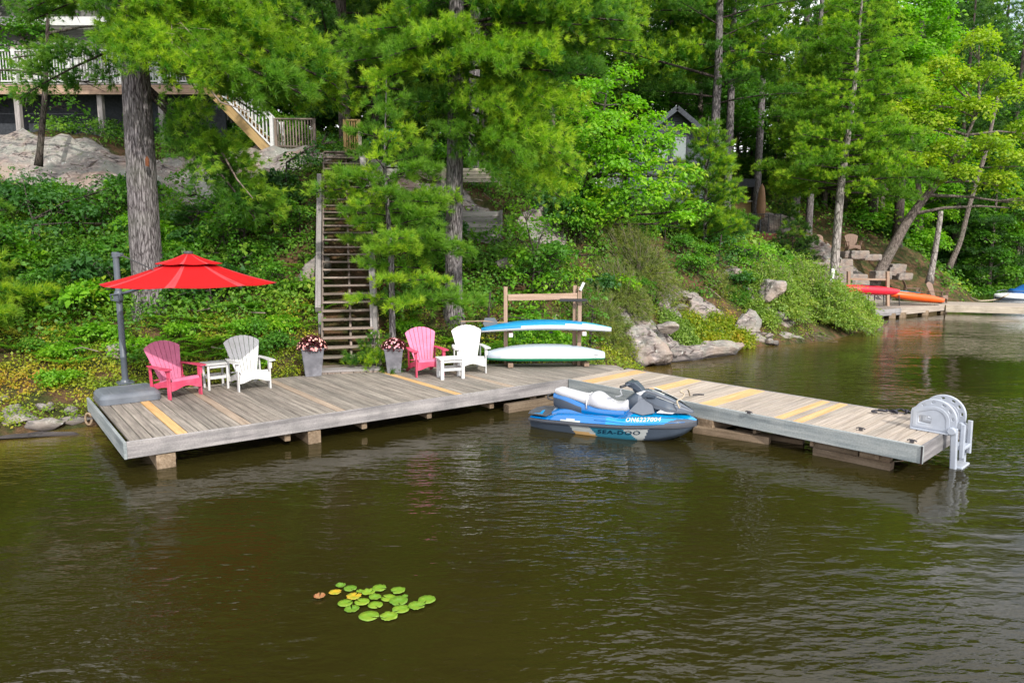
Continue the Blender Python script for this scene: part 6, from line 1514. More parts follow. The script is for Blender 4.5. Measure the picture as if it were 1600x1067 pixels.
# its neighbour's trunk just behind
b0 = at(740, 340, 19.0)
make_pine('second grey pine trunk on the terrace behind the big centre pine', (at(738, 255, 22.6).x, 22.6, 4.9), 17, .19, 5.4, 16.5, 50, lambda u: 3.2 * (1 - u) + .6, 13, K=12, tw=.3, ridges=True, trn=24)
# sapling in front of the stairs
b0 = at(613, 520, 15.2); BS = Vector((b0.x, 15.2, b0.z - .15)); rs = lambda px, py, Y: np.array(at(px, py, Y) - BS)
cs = []
for px, py, Y, o_ in ((545, 470, 14.9, .45), (560, 415, 14.5, .3), (585, 395, 14.2, .2), (640, 480, 14.3, .5), (690, 470, 14.7, .55), (752, 472, 15.2, .5), (700, 440, 14.9, .35), (735, 395, 15.4, .2), (690, 375, 14.8, .2), (640, 390, 14.2, .25), (560, 350, 14.9, .2), (488, 300, 15.4, .1), (560, 320, 14.5, .15), (605, 440, 14.1, .4), (650, 330, 14.6, .15), (700, 320, 15.1, .1), (720, 310, 15.6, .1), (600, 300, 14.7, .1), (650, 280, 15.0, .05), (690, 270, 15.4, .05), (620, 240, 14.9, .0), (670, 230, 15.4, .0), (640, 205, 15.2, .0), (545, 380, 15.6, .2), (660, 420, 15.6, .2), (600, 480, 15.9, .4), (680, 340, 16.2, .1)):
    tg = rs(px, py, Y); z = max(.9, tg[2] + .1 - o_ * .3); cs.append(cust(0, min(z, 5.0), tg, droop=.12 + o_ * .2, sp=.07, tw=.17, wide=.42))
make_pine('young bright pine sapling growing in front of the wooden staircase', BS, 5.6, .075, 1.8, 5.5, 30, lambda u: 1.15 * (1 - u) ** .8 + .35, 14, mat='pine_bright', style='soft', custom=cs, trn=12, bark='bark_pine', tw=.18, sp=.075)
b0 = at(580, 575, 14.5); make_pine('tiny pine seedling at the right foot of the staircase', (b0.x + .1, 14.45, .35), 1.0, .02, .15, .9, 18, lambda u: .5 * (1 - u) + .15, 15, K=18, trn=6, sp=.07, tw=.14, name='pine_seedling')
# dark pines behind the stairs
make_pine('dark pine with a bare straight trunk behind the top of the staircase', tuple(at(541, 240, 23.5) - Vector((0, 0, .6))), 17, .22, 2.6, 16, 46, lambda u: 3.0 * (1 - u) ** .6 + .5, 16, mat='pine_dark', bark='bark_dark', style='coarse')
# pine leaning in from the left edge
make_pine('young yellow tipped pine poking in at the left edge of the view', (-11.55, 13.4, 1.1), 5.0, .08, .5, 4.8, 50, lambda u: 2.0 * (1 - u) + .3, 17, style='soft', K=18, nl=.12, nw=.009, trn=8, tw=.2, sp=.08)
# fluffy young pine right of the cabin
b0 = at(1100, 392, 25.5); make_pine('fluffy young pine with a spiky leader beside the dark cabin', (b0.x, 25.5, b0.z - .2), 5.0, .09, .4, 4.7, 64, lambda u: 1.5 * (1 - u) ** .7 + .3, 18, style='soft', trn=8, rise=.45)
# slim pines right of the cabin
TALL = []
for i, (px, py, Y, hh, r0, lo, Lb, lab) in enumerate(((1110, 330, 31, 21, .21, 5.2, 4.6, 'tall pine with a two toned trunk and long drooping boughs above the cabin'), (1136, 330, 33, 20, .20, 7.0, 3.2, 'straight grey pine trunk right of the cabin, left of the umbrella patio'), (1180, 345, 39.2, 23, .22, 9.0, 3.4, 'slender bare pine trunk rising from the neighbour patio'), (1243, 330, 43, 25, .24, 10, 3.2, 'thin far pine trunk silhouetted against the gap of sky'), (1262, 380, 39.5, 20, .2, 5.5, 2.6, 'brownish pine trunk behind the fire pit'))):
    b0 = at(px, py, Y)
    t, _ = make_pine(lab, (b0.x, Y, h(b0.x, Y) - .2), hh, r0, lo, hh - .6, 56, (lambda Lb: lambda u: Lb * (1 - u) ** .7 + .4)(Lb), 30 + i, style='coarse', trn=10, front=.5)
# the slanting grey pine by the far kayaks: layered flat boughs
Y = 32.0; b0 = at(1301, 452, Y); BK = Vector((b0.x, Y, b0.z - .2)); tp = at(1352, -60, Y) - BK
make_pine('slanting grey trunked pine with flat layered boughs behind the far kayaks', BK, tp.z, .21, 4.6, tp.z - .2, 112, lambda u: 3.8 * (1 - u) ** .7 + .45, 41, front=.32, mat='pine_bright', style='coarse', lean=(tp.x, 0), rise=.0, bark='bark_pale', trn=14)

for px, py, Y, hh, L_, lab in ((1238, 400, 33.0, 3.0, 1.3, 'low bushy dark pine in front of the stone steps'), (1222, 395, 34.5, 1.6, 1.0, 'small spreading pine against the brick face of the patio'), (1228, 350, 38.5, 2.2, .6, 'little spiky pine beside the closed patio umbrella')):
    c = at(px, py, Y); make_pine(lab, (c.x, Y, h(c.x, Y) - .1), hh, .06, .2, hh - .2, 30, (lambda L_: lambda u: L_ * (1 - u) ** .7 + .3)(L_), int(px), mat='pine_dark', bark='bark_dark', style='coarse', trn=6, rise=.3)

# ------------------------------------------------------------------ broadleaf trees
def rel(B, *pts): return [(*tuple(at(px, py, Y) - B), r) for px, py, Y, r in pts]
def rp(B, *pts): return [np.array(at(px, py, Y) - B) for px, py, Y in pts]
# bright maple in front of the cabin
Bm = Vector((*at(905, 400, 22.5).xy, at(905, 400, 22.5).z - .3))
make_broadleaf('bright green young maple spreading in front of the dark cabin', Bm, rp(Bm, (905, 405, 22.5), (912, 300, 22.3), (940, 200, 22), (950, 130, 22)), [.09, .07, .05, .02],
    rel(Bm, (930, 150, 22, .7), (970, 125, 22.5, .6), (910, 190, 21.7, .6), (960, 200, 21.5, .75), (900, 235, 21.5, .7), (935, 260, 21.2, .75), (990, 250, 21.2, .75), (1030, 235, 21.6, .55), (1065, 275, 21.4, .55), (1045, 300, 21.0, .6), (1000, 310, 20.8, .8), (945, 320, 21.0, .7), (900, 300, 21.6, .6), (870, 340, 21.6, .55), (1020, 195, 22.3, .5), (985, 170, 22.3, .5), (1080, 330, 21.4, .45), (930, 215, 21.0, .7), (965, 275, 20.6, .75), (900, 150, 21.8, .6), (1060, 210, 21.8, .4), (1000, 215, 21.2, .55), (1040, 225, 21.4, .4), (1025, 265, 21.0, .5), (960, 240, 20.8, .6), (915, 335, 20.6, .6), (1060, 350, 20.9, .5), (975, 340, 20.6, .5)), 'leaf_bright', 'bark_dark', 51, dens=80, rad=.26, per=13, L=.125)
# oak scrub mid-slope
for i, (px, py, Y, mat, lab, pf) in enumerate((
  (830, 470, 18.0, 'leaf_bright', 'bushy young oak with light green leaves behind the kayak rack', ((820, 330, 19, .4), (800, 370, 18.6, .55), (850, 360, 18.8, .5), (830, 410, 18.2, .65), (880, 400, 18.4, .5), (800, 440, 18, .5), (860, 450, 17.8, .6), (900, 440, 18.2, .45), (920, 400, 18.8, .35), (830, 480, 17.6, .5))),
  (1120, 440, 24.0, 'leaf_dark', 'dark bluish green bush beside the young pine', ((1110, 400, 24, .5), (1130, 380, 24.2, .5), (1090, 420, 23.8, .45), (1140, 410, 23.6, .45))),
  (1180, 440, 25.0, 'leaf_bright', 'bright yellow green bush below the neighbour patio', ((1160, 390, 25, .45), (1190, 400, 24.6, .6), (1170, 420, 24.2, .5), (1215, 420, 24.2, .5), (1145, 385, 25.4, .3))),
  (450, 440, 19.5, 'leaf_dark', 'dark leafy shrub against the left side of the upper staircase', ((470, 260, 20, .6), (450, 300, 19.6, .7), (480, 330, 19.2, .6), (430, 290, 20, .5), (500, 240, 20.3, .45), (455, 350, 19, .5), (520, 220, 20.5, .35))),
  (920, 520, 16.5, 'leaf_mid', 'yellow green shrub behind the right post of the kayak rack', ((915, 470, 16.6, .35), (930, 500, 16.4, .35), (900, 500, 16.2, .35), (925, 540, 16, .3), (890, 540, 16, .3))),
  (760, 540, 16.3, 'leaf_mid', 'leafy shrub filling the gap behind the left rack post', ((770, 480, 16.6, .35), (750, 500, 16.4, .3), (830, 500, 16.4, .35), (800, 530, 16.2, .35), (850, 530, 16.2, .3))),
  (50, 400, 17, 'leaf_dark', 'dark broad leaved shrub on the bank left of the massive pine', ((100, 330, 17.5, .8), (40, 300, 18, .8), (150, 350, 17, .7), (160, 300, 18, .6), (60, 370, 16.6, .6))),
  (380, 420, 17.5, 'leaf_mid', 'spreading green shrub right of the massive pine trunk', ((290, 330, 17.8, .6), (340, 370, 17.2, .6), (300, 400, 16.8, .6), (390, 400, 17, .5), (280, 290, 18.4, .5), (420, 420, 17, .4))),
)):
    B = Vector((*at(px, py, Y).xy, h(at(px, py, Y).x, Y) - .1))
    make_broadleaf(lab, B, [np.array([0, 0, -.1]), np.array([.05, 0, .6]), np.array([.1, 0, 1.2])], [.04, .03, .02], rel(B, *pf), mat, 'bark_dark', 60 + i, dens=60, rad=.2, per=10, L=.095, name='leafy_shrub', cat='shrub', tipfrac=.15)
# yellow leaning maple over the far dock
By = Vector((*at(1362, 448, 37).xy, at(1362, 448, 37).z - .3))
py_ = rp(By, (1360, 452, 37), (1385, 405, 37), (1415, 350, 36.8), (1440, 315, 36.6), (1475, 275, 36.4), (1505, 225, 36.2), (1530, 170, 36))
ex = [(np.array(rp(By, (1438, 318, 36.6), (1432, 270, 36.4), (1425, 220, 36.2), (1418, 180, 36))), .16), (np.array(rp(By, (1425, 335, 36.7), (1475, 325, 36), (1530, 322, 35.6), (1578, 325, 35.4))), .10), (np.array(rp(By, (1465, 285, 36.5), (1500, 250, 36), (1535, 225, 35.6))), .12)]
make_broadleaf('leaning maple with a pale curving trunk and yellow green leaves at the right', By, py_, [.30, .27, .24, .2, .15, .1, .05],
    rel(By, (1530, 70, 36, .9), (1545, 120, 36, 1.0), (1500, 130, 36, .9), (1470, 110, 36.4, .8), (1575, 150, 36, .8), (1520, 175, 35.6, 1.0), (1430, 140, 36.6, .9), (1400, 180, 36.4, .9), (1450, 200, 35.8, 1.0), (1480, 240, 35.4, 1.0), (1550, 235, 35.4, 1.1), (1590, 260, 35.2, 1.0), (1500, 280, 35.0, 1.0), (1440, 260, 35.6, .9), (1560, 290, 35.0, .9), (1400, 240, 36.2, .8), (1610, 210, 35.8, 1.0), (1600, 320, 35.2, .7), (1455, 165, 36.2, .9)), 'leaf_yellow', 'bark_brown', 71, dens=62, rad=.4, per=13, L=.18, limb_extra=ex, tipfrac=.1)
# leafy crowns high right
Bx = Vector((*at(1400, 380, 42).xy, h(at(1400, 380, 42).x, 42) - .3))
make_broadleaf('tall bright maple crown filling the sky right of the slanting pine', Bx, rp(Bx, (1400, 400, 42), (1410, 260, 42), (1400, 100, 42), (1400, -60, 42)), [.3, .25, .2, .08],
    rel(Bx, (1300, 60, 41, 1.3), (1340, 20, 41, 1.4), (1400, 40, 41, 1.5), (1450, 20, 41, 1.4), (1380, 90, 40.5, 1.4), (1430, 90, 40.5, 1.3), (1300, 110, 41, 1.2), (1470, 60, 41, 1.1), (1410, -40, 42, 1.6), (1340, -50, 42, 1.5), (1330, 160, 41, 1.2), (1290, 190, 41, 1.1), (1270, 130, 41.5, 1.1), (1470, -30, 42, 1.3), (1380, 150, 41, 1.1), (1280, 240, 41, 1.0), (1360, 230, 41, 1.1)), 'leaf_bright', 'bark_dark', 72, dens=55, rad=.45, per=13, L=.21)
# birch snag and slim trunks on the far bank
def snag(label, pts, radii, mat, group=None, name='dead_trunk'):
    B = at(*pts[0]); t = thing(name, label, 'tree', B, group=group); trunk_mesh('trunk', [np.array(at(*p) - B) for p in pts], radii, M[mat], t, False, n=10, step=.5, flare=.3); return t
snag('pale broken snag standing right of the leaning maple', [(1452, 443, 36), (1460, 400, 36), (1468, 350, 36), (1470, 330, 36)], [.17, .14, .13, .12], 'bark_pale')
snag('thin leaning brown trunk right of the pale snag', [(1482, 420, 44), (1500, 380, 44), (1515, 320, 44), (1540, 240, 44), (1560, 150, 44)], [.18, .16, .14, .12, .08], 'bark_brown')
snag('thick dark trunk behind the far chairs', [(1432, 415, 46), (1433, 300, 46), (1436, 180, 46), (1440, 20, 46)], [.42, .38, .32, .25], 'bark_dark', name='tree_trunk')
snag('dark trunk on the brown slope above the stone steps', [(1362, 395, 44), (1363, 330, 44), (1366, 200, 44)], [.4, .36, .3], 'bark_dark', name='tree_trunk')
for i, (x0, y0, x1, y1) in enumerate(((1545, 448, 1568, 395), (1556, 448, 1560, 400), (1566, 447, 1562, 380), (1548, 446, 1580, 350), (1590, 446, 1600, 360))):
    snag('thin bare stem leaning over the water at the far right shore', [(x0, y0, 54), ((x0 + x1) / 2 + 2, (y0 + y1) / 2, 54), (x1, y1, 54)], [.09, .07, .05], 'bark_brown' if i % 2 else 'bark_pale', 'thin leaning stems on the far right shore')

# ------------------------------------------------------------------ generic forest behind
def forest_proto(kind, seed):
    rng = np.random.default_rng(seed)
    if kind in ('pine', 'hemlock'):
        hem = kind == 'hemlock'; hh = 16 if hem else 19; nm = 'hemlock_tree' if hem else 'pine_tree'
        t = thing(nm, 'x', 'tree', (0, 0, -200)); trunk_mesh('trunk', [np.array([0, 0, -.4]), np.array([.1, 0, hh / 2]), np.array([0, 0, hh])], [.2, .13, .02], M['bark_dark'], t, False, n=8, step=.8)
        nb = 105 if hem else 84; bs = []
        for i in range(nb):
            u = (i + .5) / nb; z = (.7 if hem else 1.8) + (hh - (1. if hem else 2.2)) * u; L = ((3.3 * (1 - u) ** .8 + .35) if hem else (3.8 * (1 - u) ** .65 + .5)) * rng.uniform(.7, 1.15)
            bs.append(bough(rng, np.array([0, 0, z]), i * 2.399 + rng.normal() * .4, L, (.0 if hem else .1) + u * .2, .16, .16, .27 if hem else .3, .42))
        mesh_obj('crown', crown_mesh('crown', bs, 11, .15 if hem else .19, .036 if hem else .034, rng, .7), M['pine_dark'], t)
    else:
        P = []
        for k in range(44):
            u = rng.random() ** .9; a = rng.random() * 6.28; rad = 2.9 * math.sin(math.pi * min(.97, .14 + u * .84)) * rng.uniform(.45, 1.05); P.append((rad * math.cos(a), rad * math.sin(a), 1.6 + 14.6 * u, rng.uniform(.9, 1.5)))
        t = make_broadleaf('x', (0, 0, -200), [np.array(p, float) for p in ((0, 0, -.4), (.1, 0, 5), (-.1, .2, 10), (0, 0, 16))], [.22, .17, .12, .04], P, 'leaf_mid' if seed % 2 else 'leaf_dark', 'bark_brown', seed, dens=32, rad=.5, per=14, L=.21, name='broadleaf_tree')
    return t, [(c, kids(c)) for c in kids(t)]
PROT = [forest_proto(k, s) for k, s in (('pine', 81), ('hemlock', 82), ('leaf', 83), ('leaf', 84), ('pine', 85))]
FL = {'pine_tree': ('dark forest pine in the woods behind the cottages', 'forest pines behind the cottages'), 'hemlock_tree': ('dense dark hemlock in the woods behind the cottages', 'forest hemlocks behind the cottages'), 'broadleaf_tree': ('leafy forest tree in the woods behind the cottages', 'leafy forest trees behind the cottages')}
used = set()
def plant(kind, px, Y, s=1.0, seed=0, lab=None, dz=0, mat=None):
    r, tr_ = PROT[kind]; x = at(px, 300, Y).x; z = h(x, Y) - .3 + dz; rr_ = random.Random(seed + int(px) * 7 + int(Y))
    nm = r.name.split('.')[0]; l, g_ = FL[nm]
    if kind not in used: used.add(kind); o = r; o.location = (x, Y, z); o.rotation_euler = (0, 0, rr_.random() * 6.28); o.scale = (s,) * 3
    else: o = dup(r, (x, Y, z), rr_.random() * 6.28, tree=tr_, scale=s)
    wh = ('behind the house at upper left' if px < 240 else 'above the staircase' if px < 600 else 'behind the centre pine' if px < 900 else 'around the dark cabin' if px < 1140 else 'behind the neighbour patio' if px < 1340 else 'on the far right bank'); wh += ', nearer row' if Y < 42 else ', further back'
    kd = {'pine_tree': 'dark forest pine ', 'hemlock_tree': 'dense dark hemlock ', 'broadleaf_tree': ('bright leafy ' if mat else 'leafy green ' if kind == 2 else 'dark leafy ') + 'broadleaf tree '}[nm]
    o['label'] = lab or kd + wh
    if not lab: o['group'] = (kd + wh).replace('pine ', 'pines ', 1).replace('hemlock ', 'hemlocks ', 1).replace('tree ', 'trees ', 1)
    elif 'group' in o: del o['group']
    if mat:
        for c in [c for c in bpy.data.objects if c.parent == o and c.name.startswith('crown')]:
            c.material_slots[0].link = 'OBJECT'; c.material_slots[0].material = M[mat]
    return o
# kind: 0 pine, 1 hemlock, 2 mid broadleaf, 3 dark broadleaf, 4 pine
for kind, px, Y, s in ((2, 250, 29, .9), (3, 330, 27, .8), (0, 420, 29, 1.0), (2, 470, 31, .9), (1, 590, 26, .8), (0, 640, 30, 1.0), (2, 680, 28, .8), (3, 760, 26, .75), (1, 820, 28, .85), (2, 860, 31, .9), (4, 930, 34, 1.05), (2, 985, 37, 1.0),
    (0, 90, 37, 1.1), (3, -60, 33, 1.0), (1, -80, 34, 1.1), (2, 160, 38, 1.1), (0, 300, 38, 1.1), (3, 400, 40, 1.2), (1, 520, 38, 1.1), (4, 600, 40, 1.2), (2, 720, 39, 1.1), (0, 800, 40, 1.2), (3, 880, 42, 1.1),
    (4, 1040, 42, 1.0), (1, 1000, 46, 1.1), (3, 1100, 45, 1.0), (2, 1150, 48, .65), (1, 1172, 50, .55), (1, 1196, 52, .5), (3, 1162, 54, .55), (1, 1210, 46, .55), (3, 1250, 52, .55), (2, 1185, 56, .5), (1, 1300, 48, 1.1), (0, 1345, 52, 1.2), (1, 1400, 52, 1.1), (4, 1460, 50, 1.2), (1, 1500, 56, 1.2), (0, 1550, 58, 1.35), (3, 1480, 55, 1.0), (3, 1530, 60, 1.1), (1, 1590, 60, 1.3), (4, 1640, 58, 1.35), (3, 1600, 57, 1.0), (2, 1570, 60, .9), (1, 1700, 60, 1.2), (3, 1660, 60, 1.1),
    (0, 200, 52, 1.2), (1, 450, 54, 1.2), (0, 650, 56, 1.3), (4, 850, 56, 1.2), (1, 1000, 60, 1.2), (0, 1110, 64, .8), (2, 1210, 70, .55), (1, 1290, 66, .8), (4, 1380, 66, 1.4), (0, 1480, 72, 1.5), (4, 1600, 76, 1.6), (1, -20, 50, 1.2), (0, -200, 36, 1.2), (4, -320, 30, 1.1), (2, -220, 24, .9), (0, -420, 20, 1.0), (1, -600, 18, .9), (0, 1800, 62, 1.3), (4, 1950, 64, 1.3), (2, 1900, 58, 1.1), (2, 60, 27, .65), (1, 150, 31, .9), (3, 230, 34, 1.0), (2, 560, 33, 1.0), (3, 640, 35, 1.1), (2, 820, 34, 1.0), (0, 700, 34, 1.1), (3, 960, 44, 1.2), (0, 1060, 50, 1.2), (2, 1090, 38, .85), (4, 1110, 55, 1.0), (1, 1160, 60, .6), (0, 1210, 62, .5), (3, 1320, 46, 1.0), (2, 1420, 48, 1.0), (2, 1560, 47, .7), (2, 1480, 60, 1.4), (4, 1500, 48, 1.2), (0, 1580, 52, 1.3), (1, 1540, 50, 1.1), (3, 1640, 55, 1.2), (4, 1460, 60, 1.5), (1, 350, 48, 1.3), (4, 500, 46, 1.3), (0, 750, 48, 1.3), (1, 900, 50, 1.3), (4, 200, 44, 1.3), (1, 60, 44, 1.2), (4, 280, 33, 1.2), (1, 480, 34, 1.0)):
    plant(kind, px, Y, s)
# low dense bushes along the far right shore
Bf = None
for i, (px, py, Y, mt) in enumerate(((1478, 428, 48, 'leaf_mid'), (1500, 432, 50, 'leaf_dark'), (1525, 425, 52, 'leaf_mid'), (1545, 410, 54, 'leaf_dark'), (1582, 415, 54, 'leaf_mid'), (1610, 405, 54, 'leaf_dark'), (1470, 395, 49, 'leaf_dark'), (1520, 380, 54, 'leaf_mid'), (1590, 370, 56, 'leaf_dark'), (1390, 395, 44, 'leaf_dark'), (1345, 375, 43, 'leaf_mid'))):
    c = at(px, py, Y); B = Vector((c.x, Y, h(c.x, Y) - .2)); hh = max(.6, c.z - B.z); rg = random.Random(i)
    P = [(rg.uniform(-1.3, 1.3), rg.uniform(-.8, .5), rg.uniform(.3, 1.0) * hh + .2, rg.uniform(.6, 1.0)) for _ in range(8)]
    make_broadleaf('dense leafy bush on the far bank behind the neighbour docks', B, [np.array([0, 0, -.1]), np.array([0, 0, .8])], [.05, .03], P, mt if mt != 'pine_dark' else 'leaf_dark', 'bark_dark', 200 + i, dens=17, rad=.42, per=12, L=.2, name='leafy_bush', cat='shrub', group='dense bushes on the far bank', limbs=False)
# juniper and scrub on the point
def scrub(label, px, py, Y, spread, hh, n, mat, seed, K=9, nl=.10, nw=.012, leaf=False, group=None, wood=0, L=.055):
    rng = np.random.default_rng(seed); c = at(px, py, Y); B = Vector((c.x, Y, h(c.x, Y) - .05)); t = thing('juniper_bush' if not leaf else 'shore_shrub', label, 'shrub', B, group=group); wd = []
    Ps, Ds, Ts = [], [], []
    for k in range(n):
        a = rng.random() * 6.28; r = math.sqrt(rng.random()) * spread; e = np.array([r * math.cos(a), r * math.sin(a) * .7, 0]); e[2] = hh * (1 - (r / spread) ** 2 * .65) * rng.uniform(.55, 1.05) + (h(B.x + e[0], Y + e[1]) - h(B.x, Y))
        s = e * np.array([.25, .25, .0]); m = 8; q = np.linspace(.35, 1, m)[:, None]; mid = (s + e) / 2 + np.array([0, 0, .1])
        P = s * (1 - q) ** 2 + 2 * q * (1 - q) * mid + q * q * e + rng.normal(size=(m, 3)) * .06; Ps.append(P); Ds.append(norm(np.tile(e - s, (m, 1)) + rng.normal(size=(m, 3)) * .35)); Ts.append((q[:, 0] > .8) * rng.random())
        wd.append((np.array([s, mid, e]), .012))
    P, D, T = np.vstack(Ps), norm(np.vstack(Ds)), np.concatenate(Ts)
    if leaf:
        V, F, r, tp_ = sprays(P, norm(D * .4 + np.array([0, 0, 1.]) + rng.normal(size=P.shape) * .3), np.full(len(P), .10), K, L, .5, rng, .2, jit=.6)
        mesh_obj('foliage', np_mesh('foliage', V, F, {'rnd': r, 'tip': tp_}), M[mat], t)
    else:
        V, F, r, tp_ = needles(P, D, T, K, nl, nw, rng, .7); mesh_obj('foliage', np_mesh('foliage', V, F, {'rnd': r, 'tip': tp_}), M[mat], t)
    wood_mesh('stems', wd[::2], M['twig'], t, 4)
    return t
for i, (px, py, Y, s, hh, n, lab) in enumerate((
  (1000, 420, 21.0, 1.5, 1.7, 420, 'large olive green juniper bush above the kayak rack at right'), (935, 480, 18.0, 1.0, 1.25, 260, 'scrubby olive juniper bush just right of the rack posts'), (975, 450, 19.4, 1.0, 1.2, 240, 'feathery olive juniper bush between the large juniper and the granite'),
  (960, 510, 17.6, .75, .6, 100, 'low juniper scrub behind the pale granite hump'), (1140, 450, 22.8, .9, .5, 100, 'low brownish juniper mat among the rocks of the point'), (1090, 490, 20.7, .5, .4, 60, 'small juniper tuft below the rust stained outcrop'), (1215, 470, 23.4, .7, .5, 80, 'wispy juniper scrub beside the granite knob'))):
    scrub(lab, px, py, Y, s, hh, n, 'juniper', 300 + i, K=11, nl=.11, nw=.010)
for i, (px, py, Y, s, hh, n, mt, lab) in enumerate((
  (1285, 505, 24.2, 1.8, 2.0, 620, 'shore_leaf', 'large pale green willow like shrub overhanging the water at the tip of the point'), (1215, 512, 23.0, 1.2, 1.5, 340, 'shore_leaf', 'grey green shore shrub left of the large overhanging shrub'), (1335, 495, 26.0, 1.1, 1.5, 320, 'shore_leaf', 'rounded green shrub nearest the far dock'), (1250, 470, 25.0, 1.1, 1.3, 260, 'leaf_bright', 'bright yellow green shrub on top of the point'),
  (1190, 505, 22.2, .6, .6, 120, 'shore_leaf', 'small shrub wedged between the dark layered rock and the knob'), (1100, 515, 20.3, .9, .55, 240, 'cover', 'low bright green shrub with golden leaves above the granite shelf'), (1140, 525, 21.0, .8, .5, 200, 'cover', 'low leafy shrub behind the rocks at the waterline'), (1060, 505, 19.8, .7, .5, 170, 'shore_leaf', 'low green shrub right of the perched dark stone'),
  (1155, 470, 22.6, .5, .4, 80, 'leaf_mid', 'vivid green fern like tuft among the pale rocks'), (1310, 470, 27.5, 1.0, .8, 200, 'leaf_mid', 'green shrub in front of the slanting grey trunk'))):
    scrub(lab, px, py, Y, s, hh, n, mt, 320 + i, K=8, leaf=True, L=.078)
# bare roots at the waterline
rg = np.random.default_rng(9); wd = []
for k in range(34):
    a = np.array(at(1235 + rg.uniform(-30, 25), 512 + rg.uniform(-6, 6), 23.2)); b = np.array(on(1265 + rg.uniform(-55, 45), 532 + rg.uniform(-6, 4), .02 + rg.uniform(0, .12))); wd.append((np.array([a, (a + b) / 2 + rg.normal(size=3) * .08, b]), .016))
o = wood_mesh('bare_branches', wd, M['twig'], None, 5); tag(o, 'bare grey branches trailing into the water under the shore shrub', 'dead branches')

# ------------------------------------------------------------------ ground cover
def cover(name, label, n, box, seed, mat, L, lift, keep, W=.6, per=6, rad=.09):
    rng = np.random.default_rng(seed); X = rng.uniform(box[0], box[1], n * 4); Y = rng.uniform(box[2], box[3], n * 4)
    m = rng.random(n * 4) < np.minimum(1, (box[4] / Y) ** 2); X, Y = X[m], Y[m]; Z = H(X, Y); m = (Z > .06) & keep(X, Y, Z, rng); X, Y, Z = X[m][:n], Y[m][:n], Z[m][:n]
    e = .15; gx = (H(X + e, Y) - H(X - e, Y)) / (2 * e); gy = (H(X, Y + e) - H(X, Y - e)) / (2 * e)
    Nn = norm(np.stack([-gx * .5, -gy * .5 - .25, np.ones(len(X))], 1) + rng.normal(size=(len(X), 3)) * .3)
    cl_ = np.array([noise.noise(Vector((x * 1.1, y * 1.1, 3))) for x, y in zip(X, Y)]) * .5 + .5
    C = np.stack([X, Y, Z + lift * (.15 + .85 * rng.random(len(X))) * (.35 + cl_ * 1.1)], 1)
    V, F, r, tp_ = sprays(C, Nn, np.full(len(X), rad), per, L, W, rng, 0, jit=.5)
    zone = np.array([noise.noise(Vector((x * .45, y * .45, 9))) for x, y in zip(X, Y)])
    r = np.clip(r * .7 + np.repeat(np.repeat(zone, per), 4) * .55 + .12, 0, 1)
    o = mesh_obj(name, np_mesh(name, V, F, {'rnd': r, 'tip': tp_}), M[mat]); return tag(o, label, kind='stuff')
def near_stairs(X, Y): t = (Y - 14.3) / 6.2; xc = -3.42 - 1.44 * t; return (np.abs(X - xc) < .72) & (t > -.15) & (t < 1.1)
def on_dock(X, Y): 
    inside = np.ones(len(X), bool)
    back = np.interp(X, [-9, -7.5, -7.34, -4.4, -2.9, -.5, 1.2, 2.5, 3], [0, 0, 11.75, 13.65, 14.4, 15.2, 15.3, 15.1, 0]); return Y < back
def k1_(X, Y, Z, rng): return (~near_stairs(X, Y)) & (~on_dock(X, Y)) & (rockmask(X, Y) < .25 + .3 * rng.random(len(X))) & (litter(X, Y) > -.22 - .25 * rng.random(len(X))) & ~((X > 15) & (Y > 33) & (Y < 40))
def litter(X, Y): return np.array([noise.noise(Vector((x * .8, y * .8, 5))) for x, y in zip(X, Y)])
def k_low(X, Y, Z, rng): return k1_(X, Y, Z, rng) & (Z < 1.5 + .9 * rng.random(len(X)))
cover('ground_cover', 'low huckleberry and blueberry ground cover in yellow green and rust behind the dock', 26000, (-14, 15, 10, 27, 12), 1, 'cover', .052, .22, k_low)
cover('ground_cover', 'taller leafy woodland undergrowth up the bank', 26000, (-16, 16, 11.5, 30, 14), 2, 'cover_dark', .10, .62, lambda X, Y, Z, rng: k1_(X, Y, Z, rng) & (Z > .9 + 1.0 * rng.random(len(X))) & ((X < 4) | (rng.random(len(X)) < .5)), per=6, rad=.15)
cover('ground_cover', 'distant undergrowth beneath the forest trees', 9000, (-30, 60, 26, 66, 40), 3, 'cover_dark', .2, .6, lambda X, Y, Z, rng: ~((X > 14.5) & (X < 24) & (Y > 33) & (Y < 41)) & ~((X > 11) & (X < 16) & (Y > 35) & (Y < 42)), per=6, rad=.35)
